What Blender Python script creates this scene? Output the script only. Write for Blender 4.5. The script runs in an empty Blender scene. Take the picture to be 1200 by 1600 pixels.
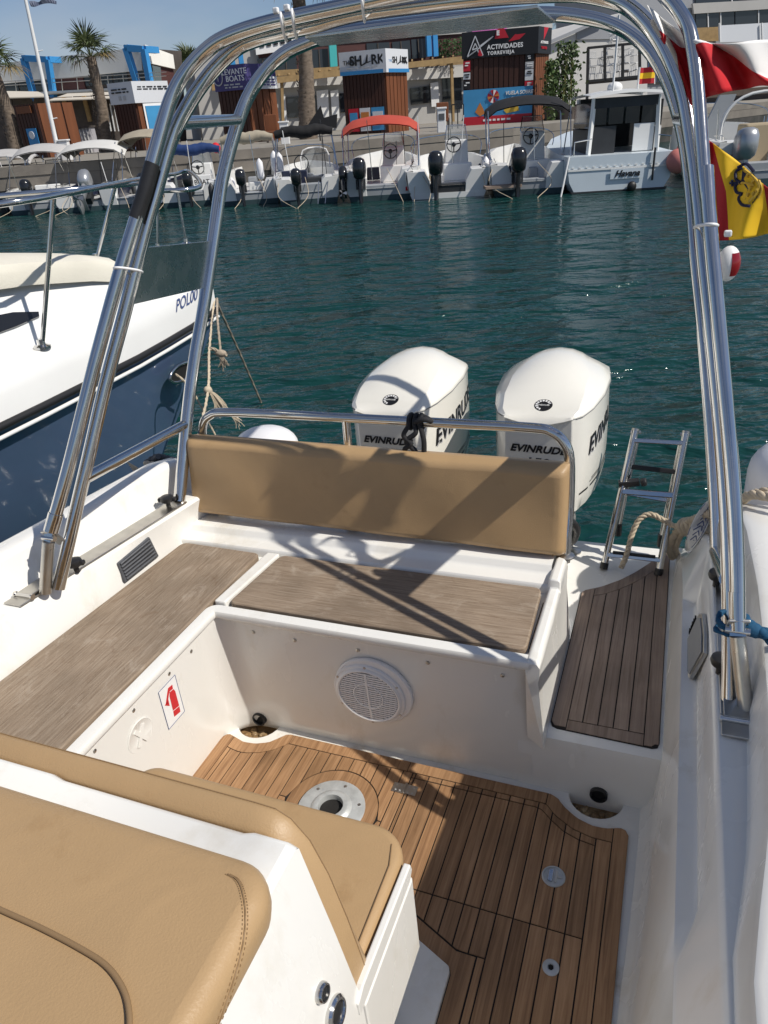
import bpy, bmesh, math, random
from mathutils import Vector, Matrix
from mathutils.bvhtree import BVHTree
random.seed(7)
S = bpy.context.scene
C = S.collection
PI = math.pi

# ------------------------------------------------------------------ camera, sky, sun
FPX = 1110.0                       # focal length in photo pixels (1200 x 1600)
CAM_B = Vector((0, 0, 1.65))       # camera above the cockpit floor, in the boat's own axes
CAM_W = Vector((0, 0, 2.40))       # camera above the water

def axes(pitch, roll, yaw):
    p, r, y = map(math.radians, (pitch, roll, yaw))
    f = Vector((-math.sin(y)*math.cos(p), math.cos(y)*math.cos(p), -math.sin(p)))
    rt = Vector((math.cos(y), math.sin(y), 0))
    up = rt.cross(f)
    return (math.cos(r)*rt + math.sin(r)*up, -math.sin(r)*rt + math.cos(r)*up, f)

QB = axes(27.17, -5.8, 23.63)      # camera axes in the boat frame (x to port, y aft, z up)
QW = axes(29.2, -4.0, 0)           # camera axes in the world
MB3 = Matrix((QB[0], QB[1], QB[2])); MW3 = Matrix((QW[0], QW[1], QW[2]))
A3 = MW3.transposed() @ MB3        # the boat's trim and list on the water
TB = Matrix.Translation(CAM_W) @ A3.to_4x4() @ Matrix.Translation(-CAM_B)

cd = bpy.data.cameras.new('camera')
cam = bpy.data.objects.new('camera', cd); C.objects.link(cam)
cd.sensor_fit = 'VERTICAL'; cd.sensor_height = 36; cd.sensor_width = 27
cd.lens = FPX/1600*36; cd.clip_start = 0.02; cd.clip_end = 6000
cm = Matrix((QW[0], QW[1], -QW[2])).transposed().to_4x4(); cm.translation = CAM_W
cam.matrix_world = cm
S.camera = cam

tosun = (A3 @ Vector((0.95, -0.075, 1.0))).normalized()
SUN_EL = math.asin(tosun.z); SUN_AZ = math.atan2(tosun.x, tosun.y)
w = bpy.data.worlds.new('World'); S.world = w; w.use_nodes = True
nt = w.node_tree; nt.nodes.clear()
wo = nt.nodes.new('ShaderNodeOutputWorld'); bg = nt.nodes.new('ShaderNodeBackground')
sky = nt.nodes.new('ShaderNodeTexSky'); sky.sky_type = 'NISHITA'; sky.sun_disc = False
sky.sun_elevation = SUN_EL; sky.sun_rotation = SUN_AZ
sky.air_density = 1.0; sky.dust_density = 0.3; sky.ozone_density = 2.6
tc = nt.nodes.new('ShaderNodeTexCoord'); mp = nt.nodes.new('ShaderNodeMapping')
mp.inputs['Scale'].default_value = (1.2, 1.2, 4.0)
nz = nt.nodes.new('ShaderNodeTexNoise'); nz.inputs['Scale'].default_value = 2.2; nz.inputs['Detail'].default_value = 5
cr = nt.nodes.new('ShaderNodeValToRGB'); cr.color_ramp.elements[0].position = .40; cr.color_ramp.elements[1].position = .70
cr.color_ramp.elements[1].color = (.5, .5, .5, 1)
mx = nt.nodes.new('ShaderNodeMixRGB'); mx.inputs[2].default_value = (6.4, 6.7, 7.3, 1)
L = nt.links.new
L(tc.outputs['Generated'], mp.inputs[0]); L(mp.outputs[0], nz.inputs['Vector']); L(nz.outputs['Fac'], cr.inputs[0])
hsv = nt.nodes.new('ShaderNodeHueSaturation'); hsv.inputs['Saturation'].default_value = 1.0; tn = nt.nodes.new('ShaderNodeMixRGB'); tn.blend_type = 'MULTIPLY'; tn.inputs[0].default_value = 1; tn.inputs[2].default_value = (.80, .86, 1.0, 1); L(sky.outputs[0], tn.inputs[1]); L(tn.outputs[0], hsv.inputs['Color'])
L(cr.outputs[0], mx.inputs[0]); L(hsv.outputs[0], mx.inputs[1]); L(mx.outputs[0], bg.inputs['Color']); L(bg.outputs[0], wo.inputs[0])
bg.inputs['Strength'].default_value = 0.082

sd = bpy.data.lights.new('sun', 'SUN'); sd.energy = 4.8; sd.angle = math.radians(0.55); sd.color = (1.0, .945, .86)
sun = bpy.data.objects.new('sun', sd); C.objects.link(sun)
sun.rotation_euler = tosun.to_track_quat('Z', 'Y').to_euler(); sun.location = (20, -20, 40)
S.view_settings.view_transform = 'Standard'; S.view_settings.look = 'None'
S.view_settings.exposure = -0.08; S.view_settings.gamma = 1.0; S.view_settings.use_curve_mapping = False
S.render.engine = 'CYCLES'
S.cycles.max_bounces = 8; S.cycles.transparent_max_bounces = 12
S.render.film_transparent = False

# ------------------------------------------------------------------ photo measurements -> points on real planes
def _ray(Q, px, py):
    return (px-600)/FPX*Q[0] - (py-800)/FPX*Q[1] + Q[2]
def BP(px, py, ax, v):
    d = _ray(QB, px, py); i = 'xyz'.index(ax); return CAM_B + d*((v-CAM_B[i])/d[i])
def BK(px, py, y0, k):              # plane of a raked hoop: y = y0 + k (z - 0.6)
    d = _ray(QB, px, py); n = Vector((0, 1, -k)); return CAM_B + d*((y0-.6*k-n.dot(CAM_B))/n.dot(d))
def WP(px, py, ax, v):
    d = _ray(QW, px, py); i = 'xyz'.index(ax); return CAM_W + d*((v-CAM_W[i])/d[i])

def paste(tree, pts, lift=.002, Q=None, cam_=None):   # measured outline laid on a modelled surface
    Q = Q or QB; cam_ = cam_ if cam_ is not None else CAM_B; out = []
    for px, py in pts:
        d = _ray(Q, px, py).normalized(); h = tree.ray_cast(cam_, d, 60.)
        if h[0] is None:
            best = min((tree.find_nearest(cam_+d*(.8+.02*i)) + (cam_+d*(.8+.02*i),) for i in range(250)), key=lambda r: r[3])
            out.append(best[4]); print('paste miss', px, py, best[3]); continue
        n = h[1] if h[1].dot(d) < 0 else -h[1]; out.append(h[0]+n*lift)
    return out
def bv(o):
    off = ABS[o.name]; me = o.data
    return BVHTree.FromPolygons([v.co+off for v in me.vertices], [list(p.vertices) for p in me.polygons])
# ------------------------------------------------------------------ building helpers
FRAME = 'W'; BOAT = []; ABS = {}
def V(*a): return Vector(a)
class MB:
    def __init__(s): s.v = []; s.f = []; s.m = []; s.mi = 0
    def add(s, vs, fs):
        n = len(s.v); s.v += [Vector(p) for p in vs]
        for f in fs: s.f.append([n+i for i in f]); s.m.append(s.mi)
        return s
    def box(s, c, d, R=None):
        c = Vector(c); x, y, z = d[0]/2, d[1]/2, d[2]/2
        P = [Vector((a*x, b*y, e*z)) for e in (-1, 1) for a, b in ((-1, -1), (1, -1), (1, 1), (-1, 1))]
        if R is not None: P = [R @ p for p in P]
        return s.add([c+p for p in P], [(3,2,1,0),(4,5,6,7),(0,1,5,4),(1,2,6,5),(2,3,7,6),(3,0,4,7)])
    def b2(s, a, b):
        a, b = Vector(a), Vector(b); return s.box((a+b)/2, [abs(q) for q in (b-a)])
    def bar(s, a, b, w_, h_, up=(0,0,1)):
        a, b = Vector(a), Vector(b); d = (b-a); l = d.length; d.normalize(); up = Vector(up)
        x = d.cross(up)
        if x.length < 1e-4: x = d.cross(Vector((1,0,0)))
        x.normalize(); u = x.cross(d)
        return s.box((a+b)/2, (w_, l, h_), Matrix((x, d, u)).transposed())
    def prism(s, poly, vec):         # poly: 3D points (planar), extruded by vec
        n = len(poly); vec = Vector(vec); P = [Vector(p) for p in poly]
        return s.add(P+[p+vec for p in P], [list(range(n))[::-1], list(range(n, 2*n))]+[(i, (i+1) % n, n+(i+1) % n, n+i) for i in range(n)])
    def poly(s, pts): return s.add(pts, [list(range(len(pts)))])
    def tube(s, pts, r, n=10, cap=True, closed=False):
        P = [Vector(p) for p in pts]; m = len(P); R = r if isinstance(r, (list, tuple)) else [r]*m
        T = []
        for i in range(m):
            a = P[(i-1) % m] if closed or i else P[i]; b = P[(i+1) % m] if closed or i < m-1 else P[i]
            T.append((b-a).normalized())
        ref = Vector((0, 0, 1)) if abs(T[0].z) < .9 else Vector((1, 0, 0))
        u = T[0].cross(ref).normalized(); vs = []
        for i in range(m):
            u = (u - T[i]*u.dot(T[i]));
            if u.length < 1e-6: u = T[i].orthogonal()
            u.normalize(); w_ = T[i].cross(u)
            vs += [P[i] + R[i]*(math.cos(2*PI*k/n)*u + math.sin(2*PI*k/n)*w_) for k in range(n)]
        fs = [(i*n+k, i*n+(k+1) % n, ((i+1) % m)*n+(k+1) % n, ((i+1) % m)*n+k) for i in range(m if closed else m-1) for k in range(n)]
        if cap and not closed: fs += [list(range(n))[::-1], list(range((m-1)*n, m*n))]
        return s.add(vs, fs)
    def loft(s, rings, closed=True, cap0=False, cap1=False):
        n = len(rings[0]); vs = [p for r in rings for p in r]
        fs = [(i*n+k, i*n+(k+1) % n, (i+1)*n+(k+1) % n, (i+1)*n+k) for i in range(len(rings)-1) for k in range(n if closed else n-1)]
        if cap0: fs.append(list(range(n))[::-1])
        if cap1: fs.append(list(range((len(rings)-1)*n, len(rings)*n)))
        return s.add(vs, fs)
    def lathe(s, prof, o, axis=(0,0,1), n=24, x=None):   # prof: (radius, height along axis)
        o = Vector(o); a = Vector(axis).normalized(); u = Vector(x) if x else a.orthogonal().normalized(); w_ = a.cross(u)
        rings = [[o + a*h + max(r, 1e-5)*(math.cos(2*PI*k/n)*u + math.sin(2*PI*k/n)*w_) for k in range(n)] for r, h in prof]
        return s.loft(rings, True, prof[0][0] > 1e-4, prof[-1][0] > 1e-4)
    def ball(s, c, r, sc=(1,1,1), n=16, m=10):
        c = Vector(c)
        rings = [[c + Vector((r*sc[0]*math.sin(PI*(i+.001)/(m))*math.cos(2*PI*k/n), r*sc[1]*math.sin(PI*(i+.001)/m)*math.sin(2*PI*k/n), -r*sc[2]*math.cos(PI*i/m))) for k in range(n)] for i in range(m+1)]
        return s.loft(rings)
    def build(s, name, mat, parent=None, smooth=None, bevel=0, bseg=2, sub=0, fix=True):
        me = bpy.data.meshes.new(name)
        if parent is not None: org = ABS[parent.name]
        else:
            xs = [p.x for p in s.v]; ys = [p.y for p in s.v]; zs = [p.z for p in s.v]
            org = Vector(((min(xs)+max(xs))/2, (min(ys)+max(ys))/2, min(zs)))
        me.from_pydata([p-org for p in s.v], [], s.f)
        for mm in (mat if isinstance(mat, (list, tuple)) else [mat]): me.materials.append(M[mm] if isinstance(mm, str) else mm)
        me.polygons.foreach_set('material_index', s.m)
        if fix:
            bm = bmesh.new(); bm.from_mesh(me); bmesh.ops.recalc_face_normals(bm, faces=bm.faces); bm.to_mesh(me); bm.free()
        if smooth is not None:
            me.shade_smooth(); me.set_sharp_from_angle(angle=math.radians(smooth))
        o = bpy.data.objects.new(name, me); C.objects.link(o)
        if parent is not None: o.parent = parent
        else:
            o.location = org
            if FRAME == 'B': BOAT.append(o)
        ABS[o.name] = org
        if bevel:
            b = o.modifiers.new('bevel', 'BEVEL'); b.width = bevel; b.segments = bseg; b.limit_method = 'ANGLE'; b.angle_limit = math.radians(40)
        if sub:
            b = o.modifiers.new('subsurf', 'SUBSURF'); b.levels = sub; b.render_levels = sub
        return o
def thing(name, label, cat, loc=(0,0,0), group=None):
    o = bpy.data.objects.new(name, None); C.objects.link(o); o.empty_display_size = .1
    o.location = Vector(loc); o['label'] = label; o['category'] = cat
    if group: o['group'] = group
    ABS[o.name] = Vector(loc)
    if FRAME == 'B': BOAT.append(o)
    return o
def tag(o, label, cat, group=None):
    o['label'] = label; o['category'] = cat
    if group: o['group'] = group
    return o
def kind(o, k): o['kind'] = k; return o
def part_copy(src, parent, off):          # a further copy of a part, sharing its mesh
    c = src.copy(); C.objects.link(c); c.parent = parent; c.location = src.location + Vector(off); ABS[c.name] = ABS[parent.name]
    return c

def smoothpath(pts, n=6):                 # Catmull-Rom through the points
    P = [Vector(p) for p in pts]; P = [2*P[0]-P[1]] + P + [2*P[-1]-P[-2]]; out = []
    for i in range(1, len(P)-2):
        a, b, c, d = P[i-1:i+3]
        for k in range(n):
            t = k/n; out.append(.5*((2*b)+(c-a)*t+(2*a-5*b+4*c-d)*t*t+(3*b-a-3*c+d)*t**3))
    return out + [P[-2]]

def text_mb(txt, size, origin, xdir, ydir, shear=0., bold=0., align='LEFT', spacing=1., depth=0.0015, wide=1.):
    cu = bpy.data.curves.new('lettering', 'FONT'); cu.body = txt; cu.size = size; cu.shear = shear; cu.offset = bold
    cu.align_x = align; cu.space_character = spacing; cu.extrude = depth; cu.resolution_u = 3
    ob = bpy.data.objects.new('lettering', cu); C.objects.link(ob)
    me = bpy.data.meshes.new_from_object(ob)
    x = Vector(xdir).normalized(); y = Vector(ydir); y = (y - x*y.dot(x)).normalized(); z = x.cross(y); o = Vector(origin)
    mb = MB(); mb.add([o + x*v.co.x*wide + y*v.co.y + z*v.co.z for v in me.vertices], [list(p.vertices) for p in me.polygons])
    bpy.data.objects.remove(ob); bpy.data.curves.remove(cu); bpy.data.meshes.remove(me)
    return mb

# ------------------------------------------------------------------ materials
M = {}
def mat(name, col, rough=.5, metal=0., var=.0, vs=6., bump=0., bs=60., spec=.5, coat=0., rvar=0., stretch=(1,1,1), dirt=None, ds=3., dth=.62, rnd=0., trans=0., alpha=1., ior=1.45, emit=None, bdist=.01, wr=None):
    m = bpy.data.materials.new(name); m.use_nodes = True; t = m.node_tree; N = t.nodes; l = t.links.new
    b = N['Principled BSDF']; b.inputs['Base Color'].default_value = (*col, 1); b.inputs['Roughness'].default_value = rough
    b.inputs['Metallic'].default_value = metal; b.inputs['Specular IOR Level'].default_value = spec; b.inputs['Coat Weight'].default_value = coat
    b.inputs['Coat Roughness'].default_value = .08; b.inputs['Transmission Weight'].default_value = trans; b.inputs['Alpha'].default_value = alpha; b.inputs['IOR'].default_value = ior
    if emit: b.inputs['Emission Color'].default_value = (*emit, 1); b.inputs['Emission Strength'].default_value = 1
    c = N.new('ShaderNodeTexCoord'); mp = N.new('ShaderNodeMapping'); mp.inputs['Scale'].default_value = stretch; l(c.outputs['Object'], mp.inputs[0])
    cur = None
    def noise(sc, det=5, r=.55):
        n = N.new('ShaderNodeTexNoise'); n.inputs['Scale'].default_value = sc; n.inputs['Detail'].default_value = det; n.inputs['Roughness'].default_value = r
        l(mp.outputs[0], n.inputs['Vector']); return n
    if var or rnd or dirt:
        hs = N.new('ShaderNodeHueSaturation'); hs.inputs['Color'].default_value = (*col, 1); cur = hs.outputs[0]
        val = N.new('ShaderNodeMapRange'); val.inputs['To Min'].default_value = 1-var; val.inputs['To Max'].default_value = 1+var
        val.inputs['From Min'].default_value = .25; val.inputs['From Max'].default_value = .75
        l(noise(vs).outputs['Fac'], val.inputs['Value'])
        if rnd:
            oi = N.new('ShaderNodeObjectInfo'); r2 = N.new('ShaderNodeMapRange'); r2.inputs['To Min'].default_value = 1-rnd; r2.inputs['To Max'].default_value = 1+rnd
            l(oi.outputs['Random'], r2.inputs['Value']); mu = N.new('ShaderNodeMath'); mu.operation = 'MULTIPLY'
            l(val.outputs[0], mu.inputs[0]); l(r2.outputs[0], mu.inputs[1]); l(mu.outputs[0], hs.inputs['Value'])
        else: l(val.outputs[0], hs.inputs['Value'])
        if dirt:
            rp = N.new('ShaderNodeMapRange'); rp.inputs['From Min'].default_value = dth; rp.inputs['From Max'].default_value = dth+.25
            l(noise(ds, 8, .65).outputs['Fac'], rp.inputs['Value'])
            mxx = N.new('ShaderNodeMixRGB'); mxx.inputs[2].default_value = (*dirt, 1); l(rp.outputs[0], mxx.inputs[0]); l(cur, mxx.inputs[1]); cur = mxx.outputs[0]
        l(cur, b.inputs['Base Color'])
    if rvar:
        rr = N.new('ShaderNodeMapRange'); rr.inputs['To Min'].default_value = max(0, rough-rvar); rr.inputs['To Max'].default_value = rough+rvar
        l(noise(vs*2.3).outputs['Fac'], rr.inputs['Value']); l(rr.outputs[0], b.inputs['Roughness'])
    if bump:
        bn = N.new('ShaderNodeBump'); bn.inputs['Strength'].default_value = bump; bn.inputs['Distance'].default_value = bdist
        l(noise(bs, 4).outputs['Fac'], bn.inputs['Height']); l(bn.outputs[0], b.inputs['Normal'])
        if wr:
            b2_ = N.new('ShaderNodeBump'); b2_.inputs['Strength'].default_value = wr[0]; b2_.inputs['Distance'].default_value = wr[2]; nn_ = noise(wr[1], 2); nn_.inputs['Distortion'].default_value = 1.2
            l(nn_.outputs['Fac'], b2_.inputs['Height']); l(b2_.outputs[0], bn.inputs['Normal'])
    M[name] = m; return m

mat('gelcoat', (.785, .775, .735), .26, var=.03, vs=2.5, rvar=.09, bump=.015, bs=5, coat=.35, dirt=(.62, .575, .48), ds=5, dth=.545, stretch=(1, 1, .45))
mat('gelcoat_worn', (.74, .725, .68), .38, var=.05, vs=5, rvar=.1, bump=.02, bs=8, coat=.1, dirt=(.44, .37, .27), ds=9, dth=.55)
mat('gelcoat_matt', (.78, .775, .75), .5, var=.03, vs=4, rvar=.06, bump=.25, bs=420, bdist=.0012)
mat('dirty_pan', (.24, .15, .07), .35, var=.5, vs=22, dirt=(.55, .42, .25), ds=26, dth=.52, bump=.5, bs=60)
mat('steel', (.62, .61, .59), .10, 1., var=.05, vs=14, rvar=.05, bump=.02, bs=30)
mat('steel_dull', (.52, .50, .46), .32, 1., var=.15, vs=18, rvar=.12)
mat('aluminium', (.50, .52, .52), .45, .35, var=.18, vs=30, rvar=.1, dirt=(.32, .33, .33), ds=28, dth=.58)
mat('black_plastic', (.018, .018, .019), .42, var=.2, vs=20, bump=.1, bs=200)
mat('dark_void', (.006, .006, .006), .8)
mat('grey_plastic', (.085, .09, .10), .5, var=.2, vs=18, bump=.15, bs=150)
mat('vent_grey', (.26, .27, .28), .45, var=.08, vs=10)
mat('caulk', (.012, .011, .010), .75, var=.3, vs=30)
mat('white_plastic', (.80, .80, .80), .35, var=.02, vs=10, bump=.04, bs=80)
mat('vinyl', (.41, .272, .140), .44, var=.07, vs=4, rvar=.09, bump=.4, bs=300, bdist=.0015, dirt=(.31, .19, .088), ds=7, dth=.60, wr=(.14, 5, .02))
mat('vinyl_seam', (.25, .16, .08), .6)
mat('sea_rope', (.50, .42, .31), .9, var=.2, vs=40, bump=.6, bs=250, bdist=.002)
mat('sea_rope_old', (.36, .30, .23), .92, var=.3, vs=40, bump=.6, bs=250, bdist=.002)
mat('black_rope', (.02, .02, .022), .85, bump=.5, bs=300, bdist=.002)
mat('grey_rope', (.10, .10, .105), .85, bump=.5, bs=300, bdist=.002)
mat('blue_cloth', (.006, .07, .15), .8, var=.3, vs=30, bump=.4, bs=120, bdist=.004)
mat('cowl_white', (.78, .76, .69), .22, coat=.6, var=.02, vs=4, rvar=.06, dirt=(.66, .64, .58), ds=10, dth=.62, stretch=(1, 1, .4))
mat('cowl_dark_grey', (.16, .16, .155), .5)  # dark grey of the cowl seams and clamp brackets
mat('decal_black', (.012, .012, .014), .35)
mat('decal_grey', (.42, .42, .43), .35)
mat('red_print', (.55, .025, .03), .45)
mat('blue_print', (.06, .09, .22), .45)
mat('label_white', (.78, .78, .77), .4)
mat('lens_red', (.22, .005, .008), .12, coat=.5)
mat('fender_white', (.74, .74, .76), .38, var=.05, vs=5, dirt=(.5, .5, .5), ds=9, dth=.68)
mat('flag_white', (.78, .77, .75), .75, var=.03, vs=6, bump=.2, bs=700, bdist=.001)
mat('flag_red', (.55, .012, .02), .7, var=.05, vs=6, bump=.2, bs=700, bdist=.001)
mat('flag_crimson', (.38, .012, .02), .7, var=.05, vs=6, bump=.2, bs=700, bdist=.001)
mat('flag_yellow', (.80, .50, .015), .7, var=.05, vs=6, bump=.2, bs=700, bdist=.001)
mat('flag_navy', (.012, .015, .05), .7); mat('flag_gold', (.62, .40, .05), .6)

def wood(name, c0, c1, c2, rough, grain=(90, 3.2, 90), rnd=.16, fine=.5, bump=.25, worn=None):
    m = bpy.data.materials.new(name); m.use_nodes = True; t = m.node_tree; N = t.nodes; l = t.links.new; b = N['Principled BSDF']
    c = N.new('ShaderNodeTexCoord'); mp = N.new('ShaderNodeMapping'); mp.inputs['Scale'].default_value = grain; l(c.outputs['Object'], mp.inputs[0])
    oi = N.new('ShaderNodeObjectInfo'); cb = N.new('ShaderNodeCombineXYZ'); ml = N.new('ShaderNodeMath'); ml.operation = 'MULTIPLY'; ml.inputs[1].default_value = 37
    l(oi.outputs['Random'], ml.inputs[0]); l(ml.outputs[0], cb.inputs[1]); l(cb.outputs[0], mp.inputs['Location'])
    n1 = N.new('ShaderNodeTexNoise'); n1.inputs['Scale'].default_value = 1.; n1.inputs['Detail'].default_value = 8; n1.inputs['Roughness'].default_value = .65; n1.inputs['Distortion'].default_value = .6
    l(mp.outputs[0], n1.inputs['Vector'])
    n2 = N.new('ShaderNodeTexNoise'); n2.inputs['Scale'].default_value = 5.; n2.inputs['Detail'].default_value = 6; l(c.outputs['Object'], n2.inputs['Vector'])
    rp = N.new('ShaderNodeValToRGB'); e = rp.color_ramp.elements; e[0].position = .3; e[0].color = (*c0, 1); e[1].position = .72; e[1].color = (*c2, 1)
    k = e.new(.5); k.color = (*c1, 1); l(n1.outputs['Fac'], rp.inputs[0])
    hs = N.new('ShaderNodeHueSaturation'); l(rp.outputs[0], hs.inputs['Color'])
    a1 = N.new('ShaderNodeMapRange'); a1.inputs['To Min'].default_value = 1-rnd; a1.inputs['To Max'].default_value = 1+rnd; l(oi.outputs['Random'], a1.inputs['Value'])
    a2 = N.new('ShaderNodeMapRange'); a2.inputs['From Min'].default_value = .3; a2.inputs['From Max'].default_value = .7; a2.inputs['To Min'].default_value = .82; a2.inputs['To Max'].default_value = 1.18; l(n2.outputs['Fac'], a2.inputs['Value'])
    mu = N.new('ShaderNodeMath'); mu.operation = 'MULTIPLY'; l(a1.outputs[0], mu.inputs[0]); l(a2.outputs[0], mu.inputs[1]); l(mu.outputs[0], hs.inputs['Value'])
    cur = hs.outputs[0]
    if worn:
        n3 = N.new('ShaderNodeTexNoise'); n3.inputs['Scale'].default_value = 3.4; n3.inputs['Detail'].default_value = 9; n3.inputs['Roughness'].default_value = .72; n3.inputs['Distortion'].default_value = 1.2
        mp3 = N.new('ShaderNodeMapping'); mp3.inputs['Scale'].default_value = worn[2]; l(c.outputs['Object'], mp3.inputs[0]); l(mp3.outputs[0], n3.inputs['Vector'])
        for cc, lo, hi in ((worn[0], .55, .70), (worn[1], .43, .30)):
            r3 = N.new('ShaderNodeMapRange'); r3.inputs['From Min'].default_value = lo; r3.inputs['From Max'].default_value = hi; r3.inputs['To Max'].default_value = .55; l(n3.outputs['Fac'], r3.inputs['Value'])
            mm = N.new('ShaderNodeMixRGB'); mm.inputs[2].default_value = (*cc, 1); l(r3.outputs[0], mm.inputs[0]); l(cur, mm.inputs[1]); cur = mm.outputs[0]
    l(cur, b.inputs['Base Color']); b.inputs['Roughness'].default_value = rough; b.inputs['Specular IOR Level'].default_value = .35
    bn = N.new('ShaderNodeBump'); bn.inputs['Strength'].default_value = bump; bn.inputs['Distance'].default_value = .002; l(n1.outputs['Fac'], bn.inputs['Height']); l(bn.outputs[0], b.inputs['Normal'])
    M[name] = m
wood('teak', (.19, .098, .046), (.315, .178, .088), (.43, .255, .135), .55)
wood('teak_step', (.20, .145, .11), (.275, .205, .16), (.35, .27, .215), .68, rnd=.1)
wood('teak_grey', (.175, .125, .085), (.255, .195, .14), (.335, .27, .205), .75, grain=(170, 9, 170), rnd=.03, bump=.6, worn=((.43, .365, .295), (.16, .10, .06), (3.4, 2.0, 3.4)))
wood('teak_grey_x', (.17, .122, .083), (.25, .19, .137), (.33, .265, .20), .75, grain=(9, 170, 170), rnd=.03, bump=.6, worn=((.41, .35, .28), (.15, .095, .058), (2.0, 3.4, 3.4)))

# water
def water_mat():
    m = bpy.data.materials.new('water'); m.use_nodes = True; t = m.node_tree; N = t.nodes; l = t.links.new; b = N['Principled BSDF']
    b.inputs['Base Color'].default_value = (.005, .037, .034, 1); b.inputs['Roughness'].default_value = .09; b.inputs['IOR'].default_value = 1.33
    c = N.new('ShaderNodeTexCoord'); prev = None
    for sc, st, di, sx, sy, rz in ((.5, .8, .55, 1, 1.7, .25), (1.5, .85, .22, 1, 1.9, -.15), (3.6, .7, .07, 1, 1.6, .4), (11, .3, .016, 1, 1.3, 0)):
        mp = N.new('ShaderNodeMapping'); mp.inputs['Scale'].default_value = (sx, sy, 1); mp.inputs['Rotation'].default_value = (0, 0, rz); l(c.outputs['Object'], mp.inputs[0])
        n = N.new('ShaderNodeTexNoise'); n.inputs['Scale'].default_value = sc; n.inputs['Detail'].default_value = 3; n.inputs['Distortion'].default_value = .35; l(mp.outputs[0], n.inputs['Vector'])
        bn = N.new('ShaderNodeBump'); bn.inputs['Strength'].default_value = st; bn.inputs['Distance'].default_value = di; l(n.outputs['Fac'], bn.inputs['Height'])
        if prev: l(prev.outputs[0], bn.inputs['Normal'])
        prev = bn
    l(prev.outputs[0], b.inputs['Normal']); M['water'] = m
water_mat()

# ================================================================== THE WATER
FRAME = 'W'
mb = MB(); R_ = 1500
mb.poly([(-R_, -R_, 0), (R_, -R_, 0), (R_, R_, 0), (-R_, R_, 0)])
o = mb.build('water', 'water'); o.name = 'water'; kind(o, 'structure')

# ================================================================== OUR BOAT (boat frame: x to port, y aft, z up, floor at 0)
FRAME = 'B'
def lerp(tab, x):
    if x <= tab[0][0]: return tab[0][1]
    for (a, p), (b, q) in zip(tab, tab[1:]):
        if x <= b: return p + (q-p)*(x-a)/(b-a)
    return tab[-1][1]
def lint(tab, x):                    # interpolate lists
    if x <= tab[0][0]: return tab[0][1]
    for (a, p), (b, q) in zip(tab, tab[1:]):
        if x <= b: return [u+(v-u)*(x-a)/(b-a) for u, v in zip(p, q)]
    return tab[-1][1]

boat = thing('motor_boat', 'white open motor boat with teak cockpit floor, filling the foreground', 'boat', (-.7, 1.2, -.75))

# --- floor pan with the two drain wells
def arc(cx, cy, r, a0, a1, n):
    return [(cx+r*math.cos(math.radians(a0+(a1-a0)*i/n)), cy+r*math.sin(math.radians(a0+(a1-a0)*i/n))) for i in range(n+1)]
out = [(-1.30, -1.1), (.062, -1.1), (.062, 1.475), (-.012, 1.475)] + arc(-.085, 1.462, .073, 8, -188, 16)[::1] + [(-.158, 1.475), (-1.088, 1.475)] + arc(-1.162, 1.462, .073, 8, -188, 16) + [(-1.236, 1.475), (-1.30, 1.475)]
mb = MB(); mb.prism([(x, y, -.045) for x, y in out], (0, 0, .037))
mb.build('cockpit_sole', 'gelcoat_worn', boat, smooth=30, bevel=.006)
mb = MB(); mb.b2((-1.32, 1.3, -.09), (.07, 1.5, -.046)); mb.build('drain_pan', 'dirty_pan', boat)
for x in (-1.152, -.078):
    mb = MB(); mb.lathe([(.024, 0), (.024, .018), (.0195, .020), (.0185, .002)], (x, 1.458, .018), (0, -1, .1), 20); dr = mb.build('drain_pipe', 'black_plastic', boat, smooth=40)
    mb = MB(); mb.lathe([(.0184, 0), (.0184, .003)], (x, 1.452, .018), (0, -1, .1), 20); mb.build('bore', 'dark_void', dr)
random.seed(3)
mb = MB()
for i in range(26):
    x = -1.162+random.uniform(-.055, .05); y = 1.45-random.uniform(0, .045); r = random.uniform(.005, .014)
    mb.ball((x, y, -.043), r, (1, 1, .55), 7, 5)
for i in range(14):
    x = -.085+random.uniform(-.055, .05); y = 1.45-random.uniform(0, .045); r = random.uniform(.004, .01)
    mb.ball((x, y, -.044), r, (1, 1, .5), 7, 5)
kind(mb.build('silt', 'dirty_pan', boat, smooth=60), 'stuff')

# --- bulkheads: one moulded wall swept round the cockpit corner
def sweep(path, prof):
    P = [Vector((x, y)) for x, y in path]; rings = []
    for i, p in enumerate(P):
        a = (P[i]-P[i-1]).normalized() if i else None; b = (P[i+1]-P[i]).normalized() if i < len(P)-1 else None
        n = [Vector((t.y, -t.x)) for t in (a, b) if t is not None]
        nn = n[0] if len(n) == 1 else (n[0]+n[1]).normalized()/max(.3, (n[0]+n[1]).normalized().dot(n[0]))
        rings.append([(p.x+nn.x*d, p.y+nn.y*d, z) for d, z in prof])
    mb = MB(); mb.loft(rings, closed=False); return mb
prof = [(-.07, -.06), (-.012, -.02), (-.009, .0), (-.004, .05), (.003, .40), (.006, .424), (.004, .44)]
path = [(-1.235, -1.1), (-1.235, .3), (-1.235, 1.0), (-1.235, 1.345)] + [(x, y) for x, y in arc(-1.135, 1.345, .1, 170, 90, 7)] + [(-1.0, 1.445), (-.6, 1.445), (-.262, 1.445)]
bulk = sweep(path, prof).build('bulkhead', 'gelcoat', boat, smooth=50)
lip = [(-.09, .423), (.004, .4235), (.018, .426), (.023, .431), (.024, .441), (.027, .444), (.0365, .4455), (.0385, .449), (.0385, .463), (.036, .4675), (.031, .469), (.005, .4695), (.001, .466), (0, .45), (-.06, .449)]
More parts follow.
